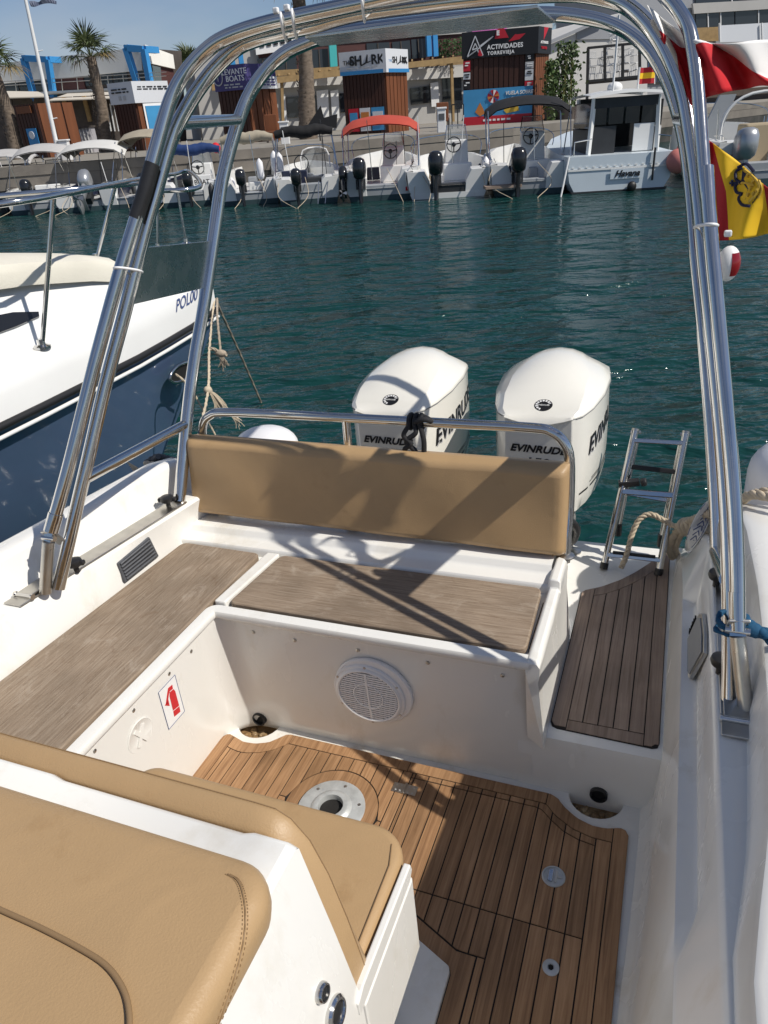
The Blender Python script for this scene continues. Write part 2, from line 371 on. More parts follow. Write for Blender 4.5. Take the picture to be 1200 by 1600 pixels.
sweep([(-1.235, -1.1), (-1.235, .3), (-1.235, 1.2), (-1.235, 1.40)] + arc(-1.195, 1.405, .04, 165, 100, 5) + [(-1.19, 1.445), (-1.0, 1.445), (-.6, 1.445), (-.262, 1.445)], lip).build('bulkhead_lip', 'gelcoat', boat, smooth=40)
# riser below the step, and the flared end of the bench
mb = MB(); mb.loft([[(x, 1.455, -.06), (x, 1.452, .0), (x, 1.446, .16), (x, 1.452, .186), (x, 1.47, .1925), (x, 2.52, .1925), (x, 2.53, .17), (x, 2.53, -.8)] for x in (-.30, -.1, .06, .10)], closed=False)
mb.build('step_riser', 'gelcoat', boat, smooth=50)
rings = []
for y, dz in ((1.408, -.008), (1.416, .0), (1.5, 0), (1.62, 0), (1.745, 0), (1.75, .028), (1.89, .028), (1.895, 0)):
    rings.append([(-.223, y, .185), (-.226, y, .25), (-.240, y, .41), (-.238, y, .432+dz), (-.236, y, .462+dz), (-.244, y, .474+dz), (-.266, y, .474+dz), (-.2725, y, .466+dz), (-.2725, y, .44)])
mb = MB(); mb.loft(rings, closed=False)
mb.poly([rings[0][i] for i in range(9)]); mb.poly([(-.2725, 1.408, .44), (-.223, 1.408, .185), (-.2725, 1.44, .185)])
mb.poly(rings[-1])
mb.build('bench_end', 'gelcoat', boat, smooth=50, bevel=.004)
# seat tops under the boards, divider strip, rear ledge
mb = MB()
mb.b2((-1.66, -.6, .40), (-1.236, 1.80, .4475)); mb.b2((-1.236, 1.446, .40), (-.262, 1.80, .4475))
mb.build('seat_base', 'gelcoat', boat)
mb = MB(); mb.prism([(-1.222, 1.448, .449), (-1.183, 1.448, .449), (-1.157, 1.744, .449), (-1.203, 1.744, .449)], (0, 0, .028)); mb.build('divider_strip', 'gelcoat', boat, bevel=.005)
mb = MB(); mb.loft([[(x, 1.752, .40), (x, 1.752, .470), (x, 1.758, .4775), (x, 1.80, .480), (x, 1.812, .487), (x, 1.818, .502), (x, 1.825, .506), (x, 1.93, .506), (x, 1.94, .498), (x, 1.945, .2)] for x in (-1.57, -1.2, -.8, -.4, -.2735)], closed=False, )
mb.build('rear_ledge', 'gelcoat', boat, smooth=45)
# engine well behind the bench
mb = MB(); mb.b2((-1.62, 1.945, .0), (-.30, 2.42, .27)); mb.b2((-1.62, 2.42, -.9), (-.30, 2.50, .30)); mb.b2((-.30, 1.945, -.2), (-.262, 2.1, .40))
mb.build('engine_well', 'gelcoat', boat, bevel=.01)
mb = MB(); mb.b2((-1.8, 1.9, -.9), (.34, 2.40, -.1)); mb.b2((-1.7, -1.1, -.9), (.2, 1.9, -.12)); mb.build('hull_bottom', 'gelcoat', boat)
for x in (-.96, -.415):
    for a, b in (((x-.17, 2.18, .31), (x-.05, 2.44, .37)), ((x+.03, 2.14, .30), (x+.12, 2.44, .36))):
        mb = MB(); mb.b2(a, b); mb.build('steering_ram', 'black_plastic', boat, bevel=.012)
mb = MB(); mb.tube(smoothpath([(-1.2, 2.1, .33), (-1.05, 2.02, .40), (-.95, 2.05, .42), (-.82, 2.02, .36), (-.7, 2.1, .34)]), .017, 8); mb.build('control_hose', 'black_plastic', boat, smooth=60)
mb = MB(); mb.tube(smoothpath([(-.50, 2.3, .38), (-.40, 2.2, .44), (-.29, 2.24, .43), (-.262, 2.30, .36), (-.30, 2.34, .28), (-.42, 2.36, .27)]), .016, 8)
mb.tube(smoothpath([(-.5, 2.34, .38), (-.40, 2.27, .42), (-.31, 2.29, .40), (-.29, 2.33, .33), (-.36, 2.38, .28)]), .013, 8); mb.build('control_hose', 'black_plastic', boat, smooth=60)
mb = MB(); mb.lathe([(.03, 0), (.03, .006), (.018, .009), (.012, .012), (.0, .012)], (-.285, 2.43, .1925), n=20); mb.build('deck_fitting', 'steel_dull', boat, smooth=40)

# --- the side walls with ledges and gunwales
def right_prof(y):
    l1 = lerp([(.78, 0), (.87, 1), (1.85, 1), (1.87, 0)], y)*.030
    top = lerp([(1.75, .72), (1.95, .69), (2.15, .56), (2.35, .36), (2.50, .22), (2.53, .2)], y)
    t = lambda z: .2+(z-.2)*(top-.2)/.52 if z > .2 else z
    g = lerp([(0, -.10), (.6, -.070), (.72, -.045), (.9, -.02), (1.2, -.004), (1.5, 0), (1.85, -.012), (3, -.012)], y); lo = max(.204+g, .1535)
    foot = lerp([(.5, -.022), (.95, -.012), (1.2, 0)], y)
    return [(.028+foot, y, -.02), (.034+foot, y, .0), (.046+foot, y, .012), (.058+foot, y, .05), (.085-.0*l1+foot*.5, y, t(.38)), (.093, y, t(.415)), (.093+l1*.9, y, t(.418)), (.099+l1, y, t(.425)), (.139, y, t(.585)), (.147, y, t(.598)), (.150, y, t(.600)),
            (lo, y, t(.600)), (lo+.003, y, t(.606)), (max(.218+g, lo+.004), y, t(.70)), (max(.223+g, lo+.007), y, t(.715)), (max(.235+g, lo+.016), y, t(.722)), (.30+g*.5, y, t(.722)), (.325, y, t(.712)), (.345, y, t(.68)), (.352, y, t(.60)), (.34, y, .2), (.30, y, -.9)]
ys = [-1.1, -.4, .2, .5, .6, .7, .78, .81, .87, .95, 1.1, 1.3, 1.5, 1.7, 1.75, 1.85, 1.87, 1.95, 2.05, 2.15, 2.25, 2.35, 2.43, 2.50, 2.53]
mb = MB(); mb.loft([right_prof(y) for y in ys], closed=False); rr = right_prof(2.53); mb.poly(rr)
rwall = bv(mb.build('side_wall', 'gelcoat', boat, smooth=40))
def left_prof(y):
    wf = -1.603+(y-.98)*.068; li = -1.622+(y-1.147)*.141; gi = -1.711+(y-1.19)*.128
    top = lerp([(1.85, .72), (1.95, .70), (2.15, .60), (2.35, .42), (2.50, .30), (2.53, .26)], y)
    t = lambda z: .2+(z-.2)*(top-.2)/.52 if z > .2 else z
    return [(wf-.002, y, t(.40)), (wf-.004, y, t(.455)), (wf-.012, y, t(.48)), (li+.004, y, t(.592)), (li-.002, y, t(.599)), (li-.008, y, t(.601)), (gi+.014, y, t(.601)), (gi+.008, y, t(.61)), (gi, y, t(.70)), (gi-.007, y, t(.714)), (gi-.018, y, t(.72)),
            (gi-.075, y, t(.72)), (gi-.10, y, t(.71)), (gi-.118, y, t(.68)), (gi-.122, y, t(.6)), (gi-.11, y, .2), (gi-.07, y, -.9)]
mb = MB(); mb.loft([left_prof(y) for y in (-1.1, -.3, .4, .8, 1.0, 1.2, 1.4, 1.6, 1.75, 1.8, 1.85, 1.95, 2.05, 2.15, 2.25, 2.35, 2.43, 2.53)], closed=False)
mb.poly(left_prof(2.53)); lwall = bv(mb.build('side_wall', 'gelcoat', boat, smooth=40))
# grey rubbing strake on the left gunwale
mb = MB(); mb.tube([(-1.711+(y-1.19)*.128-.127, y, .62) for y in (-1, 0, 1, 1.85)], .016, 8); mb.build('rubbing_strake', 'vent_grey', boat, smooth=60)

# --- teak seat boards
def board(name, pts, z0, z1, m, rad=.02, label=None):
    # rounded plan corners
    P = [Vector((x, y, 0)) for x, y in pts]; ring = []
    for i, p in enumerate(P):
        a = (P[i-1]-p).normalized(); b = (P[(i+1) % len(P)]-p).normalized()
        s0, s1 = p+a*rad, p+b*rad
        for k in range(5):
            t = k/4; ring.append((1-t)**2*s0+2*t*(1-t)*p+t*t*s1)
    mb = MB(); mb.prism([(q.x, q.y, z0) for q in ring], (0, 0, z1-z0))
    o = mb.build(name, m, boat, smooth=40, bevel=.004)
    if label: o['label'] = label
    return o
board('seat_board', [(-1.245, .70), (-1.226, 1.735), (-1.545, 1.745), (-1.612, .70)], .4505, .474, 'teak_grey', .025, 'long weathered grey teak board on the side seat')
board('seat_board', [(-1.176, 1.452), (-.2795, 1.452), (-.2885, 1.742), (-1.150, 1.742)], .4505, .474, 'teak_grey_x', .025, 'weathered grey teak board on the rear bench')
mb = MB(); mb.b2((-.2785, 1.47, .4485), (-.2735, 1.70, .452)); mb.build('board_gap', 'dark_void', boat)
mb = MB()
for y in (1.0, 1.3): mb.b2((-1.241, y, .4485), (-1.2365, y+.25, .4495))
mb.build('board_gap', 'dark_void', boat)

# --- teak floor, plank by plank
INN = [(-1.205, 1.326), (-1.19, 1.322), (-1.16, 1.317), (-1.133, 1.319), (-1.091, 1.332), (-1.054, 1.354), (-1.018, 1.392), (-.212, 1.392), (-.181, 1.36), (-.131, 1.331), (-.08, 1.319), (-.030, 1.319)]
OUTL = [(-1.247, 1.355), (-1.240, 1.370), (-1.228, 1.377), (-1.208, 1.372), (-1.164, 1.359), (-1.123, 1.363), (-1.083, 1.38), (-1.062, 1.403), (-1.046, 1.424), (-1.03, 1.43), (-.205, 1.43), (-.182, 1.419), (-.166, 1.399), (-.126, 1.37), (-.085, 1.357), (-.05, 1.358), (-.013, 1.371), (.0, 1.367), (.008, 1.352)]
HAT = [(-.60, 1.373), (-.235, 1.373), (-.218, 1.368), (-.188, 1.341), (-.154, 1.317), (-.112, 1.302), (-.073, 1.297), (-.05, 1.285)]
CX, CY, RC = -.785, 1.204, .138
tf = MB(); tf.prism([(x, y, -.0078) for x, y in OUTL] + [(.010, -1.1, -.0078), (-1.247, -1.1, -.0078)], (0, 0, .0055))
teak = tf.build('teak_floor', 'caulk', boat)
def piece(x0, x1, yb, yt, z0, z1, mat_, parent, name='plank', g=.0018):
    a, b = x0+g, x1-g
    if b-a < .003: return None
    n = 2 if b-a < .02 else 5
    n = max(n, int((b-a)/.012)+1)
    xs = [a+(b-a)*i/(n-1) for i in range(n)]
    top = [(x, yt(x)-g) for x in xs]; bot = [(x, yb(x)+g) for x in xs]
    if max(t[1]-q[1] for t, q in zip(top, bot)) < .006: return None
    top = [(x, max(y, bb[1]+.0005)) for (x, y), bb in zip(top, bot)]
    ring = bot + top[::-1]
    mb = MB(); mb.prism([(x, y, z0) for x, y in ring], (0, 0, z1-z0))
    return mb.build(name, mat_, parent)
Z0, Z1 = -.0023, .0
def ybase(x): return .884+.046+min(max(-.336-x, 0), .12)*.44 if x < -.289 else -1.1
def circ(x, s):
    d = RC*RC-(x-CX)**2; return CY + s*math.sqrt(d) if d > 0 else None
edges = sorted([-.030-.04*i for i in range(30)] + [-1.205])
edges = [e for e in edges if e >= -1.2051]
seg = []
for x0, x1 in zip(edges, edges[1:]):
    for c in (-.60,):
        if x0+.004 < c < x1-.004:
            seg.append((x0, c)); x0 = c
    seg.append((x0, x1))
for x0, x1 in seg:
    xm = (x0+x1)/2
    f_in = lambda x: lerp(INN, x)
    if abs(xm-CX) < RC+.012:            # cut by the round border
        up = lambda x: circ(x, 1) if circ(x, 1) else CY
        dn = lambda x: circ(x, -1) if circ(x, -1) else CY
        piece(x0, x1, up, f_in, Z0, Z1, 'teak', teak); piece(x0, x1, ybase, dn, Z0, Z1, 'teak', teak)
    elif xm > -.60 and xm < -.052:      # the hatch
        f_h = lambda x: lerp(HAT, x); sm = lambda x: 1.042
        piece(x0, x1, f_h, f_in, Z0, Z1, 'teak', teak)
        piece(x0, x1, sm, f_h, Z0, Z1, 'teak', teak)
        if x0 < -.289 < x1:
            piece(x0, x1, lambda x: .930, sm, Z0, Z1, 'teak', teak); piece(-.289, x1, lambda x: -1.1, lambda x: .930, Z0, Z1, 'teak', teak)
        else: piece(x0, x1, ybase, sm, Z0, Z1, 'teak', teak)
    else:
        piece(x0, x1, ybase, f_in, Z0, Z1, 'teak', teak)
f_in = lambda x: lerp(INN, x); f_out = lambda x: lerp(OUTL, x)
for x0, x1 in ((-1.205, -1.018), (-1.018, -.62), (-.62, -.212), (-.212, -.030)):
    piece(x0, x1, f_in, f_out, Z0, Z1, 'teak', teak, 'border_board', .0012)
piece(-1.247, -1.205, lambda x: .6, f_out, Z0, Z1, 'teak', teak, 'border_board', .0012)
piece(-.030, .009, lambda x: .3, f_out, Z0, Z1, 'teak', teak, 'border_board', .0012)
piece(-.030, .009, lambda x: -1.1, lambda x: .3, Z0, Z1, 'teak', teak, 'border_board', .0012)
mb = MB(); mb.prism([(-.334, -1.1, Z0), (-.2915, -1.1, Z0), (-.2915, .927, Z0), (-.337, .927, Z0), (-.455, .979, Z0), (-.7, .979, Z0), (-.7, .935, Z0), (-.455, .935, Z0), (-.339, .884, Z0), (-.334, .872, Z0)], (0, 0, Z1-Z0)); mb.build('border_board', 'teak', teak)
ring = [(CX+math.cos(a)*r, CY+math.sin(a)*r) for r in (.1365, .1) for a in ()]
mb = MB(); n = 48
rings = [[(CX+r*math.cos(2*PI*k/n), CY+r*math.sin(2*PI*k/n), z) for k in range(n)] for r, z in ((.1360, Z0), (.1360, Z1), (.099, Z1), (.099, Z0))]
mb.loft(rings); mb.build('border_ring', 'teak', teak, smooth=30)
# table base socket
mb = MB(); mb.lathe([(.0975, -.003), (.0975, .003), (.094, .0045), (.060, .006), (.052, .014), (.046, .016), (.036, .015), (.034, .005), (.033, -.05), (0, -.05)], (CX+.003, CY, 0), n=40)
tb = mb.build('table_socket', 'aluminium', boat, smooth=35)
for a in range(6):
    mb = MB(); mb.lathe([(.005, 0), (.005, .001), (.0, .0012)], (CX+.003+.08*math.cos(a*PI/3+.4), CY+.08*math.sin(a*PI/3+.4), .0046), n=10); mb.build('screw', 'steel_dull', tb)
# hinge
hc = Vector((-.604, 1.326, 0))
mb = MB(); mb.b2((-.640, 1.310, .0002), (-.606, 1.343, .0022)); mb.b2((-.602, 1.312, .0002), (-.568, 1.345, .0022)); hg = mb.build('hinge', 'steel_dull', boat, bevel=.0006)
mb = MB(); mb.tube([(-.604, 1.309, .003), (-.604, 1.346, .003)], .0032, 10); mb.build('hinge_pin', 'steel_dull', hg, smooth=60)
for dx in (-.629, -.616, -.592, -.578):
    for y in (1.318, 1.336):
        mb = MB(); mb.lathe([(.0028, 0), (.0024, .0008), (0, .001)], (dx, y, .0022), n=8); mb.build('screw', 'aluminium', hg)
# hatch latch and deck plug
lx, ly = -.157, 1.178
mb = MB(); mb.lathe([(.029, 0), (.029, .002), (.0265, .004), (.024, .004), (.0235, .0015), (0, .0015)], (lx, ly, 0), n=32); la = mb.build('hatch_latch', 'aluminium', boat, smooth=35)
mb = MB(); mb.prism([(lx-.013, ly-.015, .0016), (lx-.001, ly-.018, .0016), (lx-.001, ly+.018, .0016), (lx-.013, ly+.015, .0016)], (0, 0, .0035)); mb.build('latch_handle', 'steel', la, bevel=.001)
mb = MB(); mb.b2((lx+.003, ly-.016, .0016), (lx+.009, ly+.016, .0042)); mb.b2((lx+.009, ly-.003, .0016), (lx+.021, ly+.003, .0042)); mb.build('latch_lever', 'steel_dull', la, bevel=.0008)
mb = MB(); mb.lathe([(.0185, 0), (.0185, .002), (.016, .0035), (.0075, .0035), (.0065, .001), (0, .001)], (-.1275, .956, 0), n=28); dp = mb.build('deck_plug', 'aluminium', boat, smooth=35)
mb = MB(); mb.lathe([(.0062, 0), (.0062, .0015), (0, .0015)], (-.1275, .956, .0012), n=6); mb.build('plug_socket', 'dark_void', dp)

# --- teak step
SOUT = [(-.221, 2.150), (-.214, 2.163), (-.206, 2.172), (-.157, 2.204), (-.097, 2.264), (-.057, 2.317), (-.03, 2.36), (.0, 2.412), (.03, 2.46), (.055, 2.495), (.062, 2.50)]
SIN = [(-.178, 2.140), (-.142, 2.16), (-.1, 2.197), (-.059, 2.244), (-.016, 2.305), (.023, 2.365)]
mb = MB(); mb.prism([(x, y, .1927) for x, y in SOUT[::-1]]+[(-.221, 1.505, .1927), (-.215, 1.49, .1927), (-.2, 1.484, .1927), (.045, 1.478, .1927), (.058, 1.484, .1927), (.062, 1.5, .1927)], (0, 0, .004))
stp = mb.build('teak_step', 'caulk', boat)
Z0s, Z1s = .1970, .1992
xs = [-.177+.04*i for i in range(6)]
for x0, x1 in zip(xs, xs[1:]): piece(x0, x1, lambda x: 1.520, lambda x: lerp(SIN, x), Z0s, Z1s, 'teak_step', stp)
piece(-.219, -.177, lambda x: 1.505 if x < -.21 else 1.49, lambda x: lerp(SOUT, x), Z0s, Z1s, 'teak_step', stp, 'border_board', .0012)
piece(-.177, .023, lambda x: lerp(SIN, x), lambda x: lerp(SOUT, x), Z0s, Z1s, 'teak_step', stp, 'border_board', .0012)
piece(-.177, .023, lambda x: 1.482-.02*(x+.177), lambda x: 1.520, Z0s, Z1s, 'teak_step', stp, 'border_board', .0012)
piece(.023, .061, lambda x: 1.480 if x < .05 else 1.49, lambda x: lerp(SOUT, x)-.006, Z0s, Z1s, 'teak_step', stp, 'border_board', .0012)

# --- loudspeaker in the bulkhead
def bz(z): return 1.445+.004-.02*(z-.05)       # bulkhead face at height z
sc = Vector((-.733, bz(.233)-.001, .233)); sa = Vector((0, -1, -.05)).normalized(); sx = Vector((1, 0, 0)); su = sa.cross(sx)*-1
if su.z < 0: su = -su
sp = MB(); sp.lathe([(.113, 0), (.113, .010), (.110, .014), (.104, .015), (.101, .019), (.096, .021), (.092, .019), (.091, .012), (.0, .012)], sc, sa, 56)
spk = sp.build('loudspeaker', 'white_plastic', boat, smooth=35); spk['label'] = 'round white loudspeaker with slatted grille in the bulkhead'
mb = MB(); mb.lathe([(.0905, .0122), (.0, .0122)], sc, sa, 40); mb.build('speaker_cone', 'grey_plastic', spk)
for i in range(-10, 11):
    h = i*.0083; wd = math.sqrt(max(0, .0905**2-h*h))
    if wd < .012: continue
    c = sc+sa*.0165+su*h
    mb = MB(); mb.bar(c-sx*wd, c+sx*wd, .004, .0046, up=su); mb.build('grille_slat', 'white_plastic', spk)
mb = MB(); mb.bar(sc+sa*.0185-su*.088, sc+sa*.0185+su*.088, .0022, .006, up=sx)
n = 30; mb.tube([sc+sa*.018+(math.cos(2*PI*k/n)*sx+math.sin(2*PI*k/n)*su)*.046 for k in range(n)], .002, 6, closed=True); mb.build('grille_rib', 'white_plastic', spk)
for k in range(6):
    a = k*PI/3+PI/2; p = sc+sa*.0142+(math.cos(a)*sx+math.sin(a)*su)*.1065
    mb = MB(); mb.lathe([(.0042, 0), (.0036, .002), (.0012, .002), (0, .0008)], p, sa, 10); mb.build('screw', 'steel_dull', spk)
# crossed flange tabs as on the real ring
mb = MB(); mb.lathe([(.121, -.002), (.121, .005), (.117, .008), (.0, .008)], sc+sx*.013+su*.012, sa, 48); mb.build('backing_ring', 'white_plastic', spk, smooth=35)
# bulkhead screws
def screw(p, ax):
    mb = MB(); mb.lathe([(.0062, 0), (.0058, .002), (.003, .0035), (0, .0038)], p, ax, 12); return mb.build('bulkhead_screw', 'steel_dull', boat, smooth=50)
for x, z in ((-1.10, .385), (-.959, .381), (-.755, .385), (-.546, .384), (-.339, .385)): screw((x, bz(z)-.0005, z), (0, -1, 0))
for y, z in ((1.31, .388), (1.204, .391), (1.05, .394), (.902, .396)): screw((-1.235+.0025-.0005, y, z), (1, 0, 0))
# fire extinguisher sticker and round cover plate on the left bulkhead
def lw(y, z, d=.0): return Vector((-1.235-.004+.02*(z-.05)+d-.0004, y, z))
mb = MB(); q = [(1.146, .235), (1.222, .235), (1.222, .372), (1.146, .372)]
mb.prism([lw(y, z, .001) for y, z in q], (.0008, 0, 0)); st = mb.build('sticker', 'label_white', boat); st['label'] = 'white sticker with a red fire extinguisher picture'
mb = MB()
for i in range(4):
    a, b = q[i], q[(i+1) % 4]; mb.bar(lw(*a, .0021), lw(*b, .0021), .0016, .0006, up=(1, 0, 0))
mb.build('sticker_frame', 'blue_print', st)
def stk(poly, nm, m):
    mb = MB(); mb.prism([lw(1.146+u*.076, .235+v*.137, .0021) for u, v in poly], (.0006, 0, 0)); return mb.build(nm, m, st)
stk([(.42, .14), (.78, .10), (.80, .24), (.44, .28)], 'extinguisher_base', 'red_print')
stk([(.44, .30), (.80, .26), (.80, .66), (.74, .74), (.52, .76), (.46, .68)], 'extinguisher_body', 'red_print')
stk([(.54, .78), (.72, .76), (.74, .86), (.50, .88), (.40, .80), (.20, .62), (.26, .56), (.46, .74)], 'extinguisher_valve', 'red_print')
stk([(.12, .60), (.34, .48), (.36, .64)], 'extinguisher_nozzle', 'red_print')
mb = MB(); mb.lathe([(.050, 0), (.050, .0016), (.047, .0024), (.045, .0012), (0, .0012)], lw(1.047, .308, .0), (1, 0, -.07), 36); cp = mb.build('cover_plate', 'gelcoat', boat, smooth=40); cp['label'] = 'round white cover plate on the left bulkhead'
mb = MB(); mb.bar(lw(1.030, .280, .003), lw(1.064, .336, .003), .012, .002, up=(1, 0, 0)); mb.bar(lw(1.064, .280, .0032), lw(1.030, .336, .0032), .012, .002, up=(1, 0, 0)); mb.build('plate_cross', 'gelcoat', cp)

# --- vents in the side walls
def vent_left():
    c = paste(lwall, [(180, 880), (231, 838), (246, 868), (193, 911)], .003)
    n = (c[1]-c[0]).cross(c[3]-c[0]).normalized()
    if n.x < 0: n = -n
    mb = MB(); mb.prism([p-n*.004 for p in c], n*.010); v = mb.build('air_vent', 'grey_plastic', boat, bevel=.004); v['label'] = 'dark louvred air vent above the side seat'
    for k in range(6):
        t = (k+.8)/6.6; a = c[0].lerp(c[3], t).lerp(c[1].lerp(c[2], t), .06)+n*.007; b = c[0].lerp(c[3], t).lerp(c[1].lerp(c[2], t), .94)+n*.007
        mb = MB(); mb.bar(a, b, .005, .011, up=(n*.6+Vector((0, 0, .8))).normalized()); mb.build('louvre', 'grey_plastic', v, bevel=.001)
vent_left()
def vent_right():
    out_ = [(1098.5, 960), (1104, 960), (1107, 990), (1107, 1022), (1083.5, 1063), (1080, 1057), (1080, 999)]
    ring = paste(rwall, out_, .001)
    mb = MB(); mb.prism(ring, (-.009, 0, .001)); v = mb.build('air_vent', 'steel_dull', boat, bevel=.002); v['label'] = 'flat grey air vent cover on the port side wall'
    cen = sum(ring, Vector())/len(ring)
    mb = MB(); mb.prism([cen+(p-cen)*.86+Vector((-.0095, 0, 0)) for p in ring], (-.003, 0, .0)); mb.build('vent_plate', 'vent_grey', v, bevel=.001)
    for k in range(6):
        q = paste(rwall, [(1083+k*2.4, 991-k*4.6)], .010)[0]; mb = MB(); mb.box(q+Vector((-.003, 0, 0)), (.004, .012, .012)); mb.build('vent_slot', 'dark_void', v)
vent_right()
mb = MB(); mb.b2((.085, .60, .26), (.094, .70, .40)); o = mb.build('outlet_plate', 'steel_dull', boat, bevel=.003)
mb = MB(); mb.lathe([(.004, 0), (.004, .003), (0, .003)], (.098, 1.72, .32), (-1, 0, 0), 10); mb.build('drain_slot', 'black_plastic', boat)
# oval badge on the coaming
def oval(sc_, n=36): return [(1093+34*.56*sc_*math.cos(t)*1.0+12*sc_*.9*math.sin(t), 822-72*.56*sc_*math.cos(t)+4*sc_*math.sin(t)) for t in [2*PI*k/n for k in range(n)]]
ring = paste(rwall, oval(1.), .0012)
mb = MB(); mb.prism(ring, (-.0025, 0, .0008)); bd = mb.build('oval_badge', 'label_white', boat); bd['label'] = 'white oval maker badge with dark script on the coaming'
mb = MB(); mb.tube([p+V(-.0028, 0, .0009) for p in paste(rwall, oval(.92), .0012)], .0010, 5, closed=True); mb.build('badge_rim', 'blue_print', bd)
mb = MB()
for k in range(8):
    t0 = -.68+k*.19; cx_, cy_ = 1093+19*t0, 822-40*t0
    for (ax_, ay_), (bx_, by_) in (((-5, 2), (4, -5)), ((4, -5), (5, 3))):
        if k % 3 == 0: ax_ *= 1.6
        q = paste(rwall, [(cx_+ax_, cy_+ay_), (cx_+bx_, cy_+by_)], .005); mb.tube(q, .0016, 5)
mb.build('badge_script', 'blue_print', bd)

# --- helm seat island in the near left corner
isl = MB()
tops = []
for x, zt in ((-1.75, .797), (-.875, .797), (-.855, .7885), (-.515, .7885), (-.495, .797), (-.44, .797), (-.427, .790)):
    tops.append([(x, -1.1, .3), (x, -1.1, .79), (x, .44, zt), (x, .552, zt), (x, .558, zt-.008), (x, .560, .70), (x, .56, .40), (x, .56, 0)])
last = [(-.372, -1.1, .0), (-.384, -1.1, .6), (-.378, .44, .62), (-.374, .545, .44), (-.373, .55, .43), (-.372, .552, .42), (-.372, .556, .40), (-.372, .56, 0)]
isl.loft(tops, closed=False)
# sloping side face with facets
rid = [(-.427, -1.1, .790), (-.427, .44, .790), (-.427, .55, .790), (-.427, .558, .782)]
rid2 = [(-.398, -1.1, .60), (-.398, .40, .60), (-.392, .52, .60), (-.392, .556, .60)]
rid3 = [(-.372, -1.1, .44), (-.372, .40, .44), (-.372, .50, .44), (-.372, .562, .44)]
rid4 = [(-.368, -1.1, .20), (-.368, .40, .20), (-.368, .50, .20), (-.368, .562, .20)]
isl.loft([rid, rid2, rid3, rid4], closed=False)
islt = bv(isl.build('helm_island', 'gelcoat', boat, smooth=25, bevel=.004))
mb = MB(); mb.b2((-1.2, .5625, .20), (-.3675, .803, .418)); mb.build('seat_box', 'gelcoat', boat, bevel=.006)
mb = MB(); mb.prism([(-.3685, .545, .418), (-.3685, .79, .418), (-.3685, .806, .436), (-.3685, .80, .455), (-.3685, .57, .462), (-.3685, .545, .45)], (-.014, 0, 0)); mb.build('seat_rim', 'gelcoat', boat, bevel=.003)
mb = MB(); mb.b2((-1.2, -1.1, .0), (-.415, .76, .20)); mb.build('toe_kick', 'gelcoat', boat)
mb = MB(); mb.prism([(-.336, -1.1, -.004), (-.336, .872, -.004), (-.341, .884, -.004), (-.455, .933, -.004), (-1.2, .933, -.004), (-1.2, -1.1, -.004)], (0, 0, .018)); mb.build('island_plinth', 'gelcoat', boat, bevel=.004)
mb = MB(); mb.b2((-.4145, .58, .03), (-.4125, .583, .17)); mb.build('locker_gap', 'grey_plastic', boat)
for px, py, r in ((501, 1550, .0175), (522, 1582, .030)):
    p = paste(islt, [(px, py)], .0)[0]; r *= .85
    mb = MB(); ax = Vector((.985, 0, .17)).normalized()
    mb.lathe([(r, -.004), (r, .005), (r*.86, .009), (r*.72, .009), (r*.66, .004), (0, .004)], p, ax, 28); f = mb.build('switch_bezel', 'steel', boat, smooth=40)
    mb = MB(); mb.lathe([(r*.66, .0045), (r*.3, .007), (0, .0075)], p, ax, 24); mb.build('switch_cap', 'black_plastic', f, smooth=40)

# cushions: things that lift off
def cushion(name, ring, z0, z1, puff, m='vinyl'):   # ring: plan outline, rounded top edge
    P = [Vector((x, y, 0)) for x, y in ring]; c = sum(P, Vector())/len(P)
    def sh(d, z):
        out = []
        n = len(P)
        for i, p in enumerate(P):
            a = (P[i]-P[i-1]).normalized(); b = (P[(i+1) % n]-P[i]).normalized(); t = (a+b).normalized(); nn = Vector((t.y, -t.x, 0))
            if nn.dot(p-c) < 0: nn = -nn
            q = p - nn*d; out.append((q.x, q.y, z))
        return out
    h = z1-z0; r = min(.03, h*.45)
    rings = [sh(.004, z0), sh(0, z0+h*.3)] + [sh(r*(1-math.cos(a)), z1-r+r*math.sin(a)) for a in [i*PI/2/5 for i in range(6)]]
    mb = MB(); mb.loft(rings)
    top = rings[-1]; n = len(top); cc = Vector((c.x, c.y, z1+puff)); rr = [top]
    for s in (.75, .5, .25): rr.append([Vector(p).lerp(cc, 1-s)+Vector((0, 0, puff*(1-(s)**2)-puff*(1-s))) for p in top])
    mb.loft(rr); mb.add(rr[-1]+[tuple(cc)], [(i, (i+1) % n, n) for i in range(n)])
    return mb
def rrect(x0, y0, x1, y1, r, n=6):
    rs = r if isinstance(r, (list, tuple)) else [r]*4
    return arc(x1-rs[0], y1-rs[0], rs[0], 0, 90, n)+arc(x0+rs[1], y1-rs[1], rs[1], 90, 180, n)+arc(x0+rs[2], y0+rs[2], rs[2], 180, 270, n)+arc(x1-rs[3], y0+rs[3], rs[3], 270, 360, n)
helm = thing('helm_cushion', 'large tan vinyl cushion on the helm seat in the near left corner', 'cushion', (-.95, .0, .77))
mbc = cushion('helm', rrect(-1.7, -1.0, -.412, .499, [.06, .03, .03, .03], 8), .770, .832, .006)
hc_ = mbc.build('cover', 'vinyl', helm, smooth=60)
pts = [BP(-60, 1392, 'z', .8365), BP(0, 1421, 'z', .8365), BP(60, 1448, 'z', .8365), BP(120, 1479, 'z', .8365), BP(165, 1508, 'z', .8365), BP(192, 1545, 'z', .8365), BP(202, 1585, 'z', .8365), BP(200, 1640, 'z', .8365), BP(190, 1720, 'z', .8365)]
mb = MB(); mb.tube(smoothpath(pts, 5), .0035, 8); mb.build('piping', 'vinyl_seam', helm, smooth=60)
hbv = bv(hc_)
spx = [(356, 1366), (370, 1375), (379, 1395), (383, 1430), (378, 1480), (360, 1545), (334, 1620)]
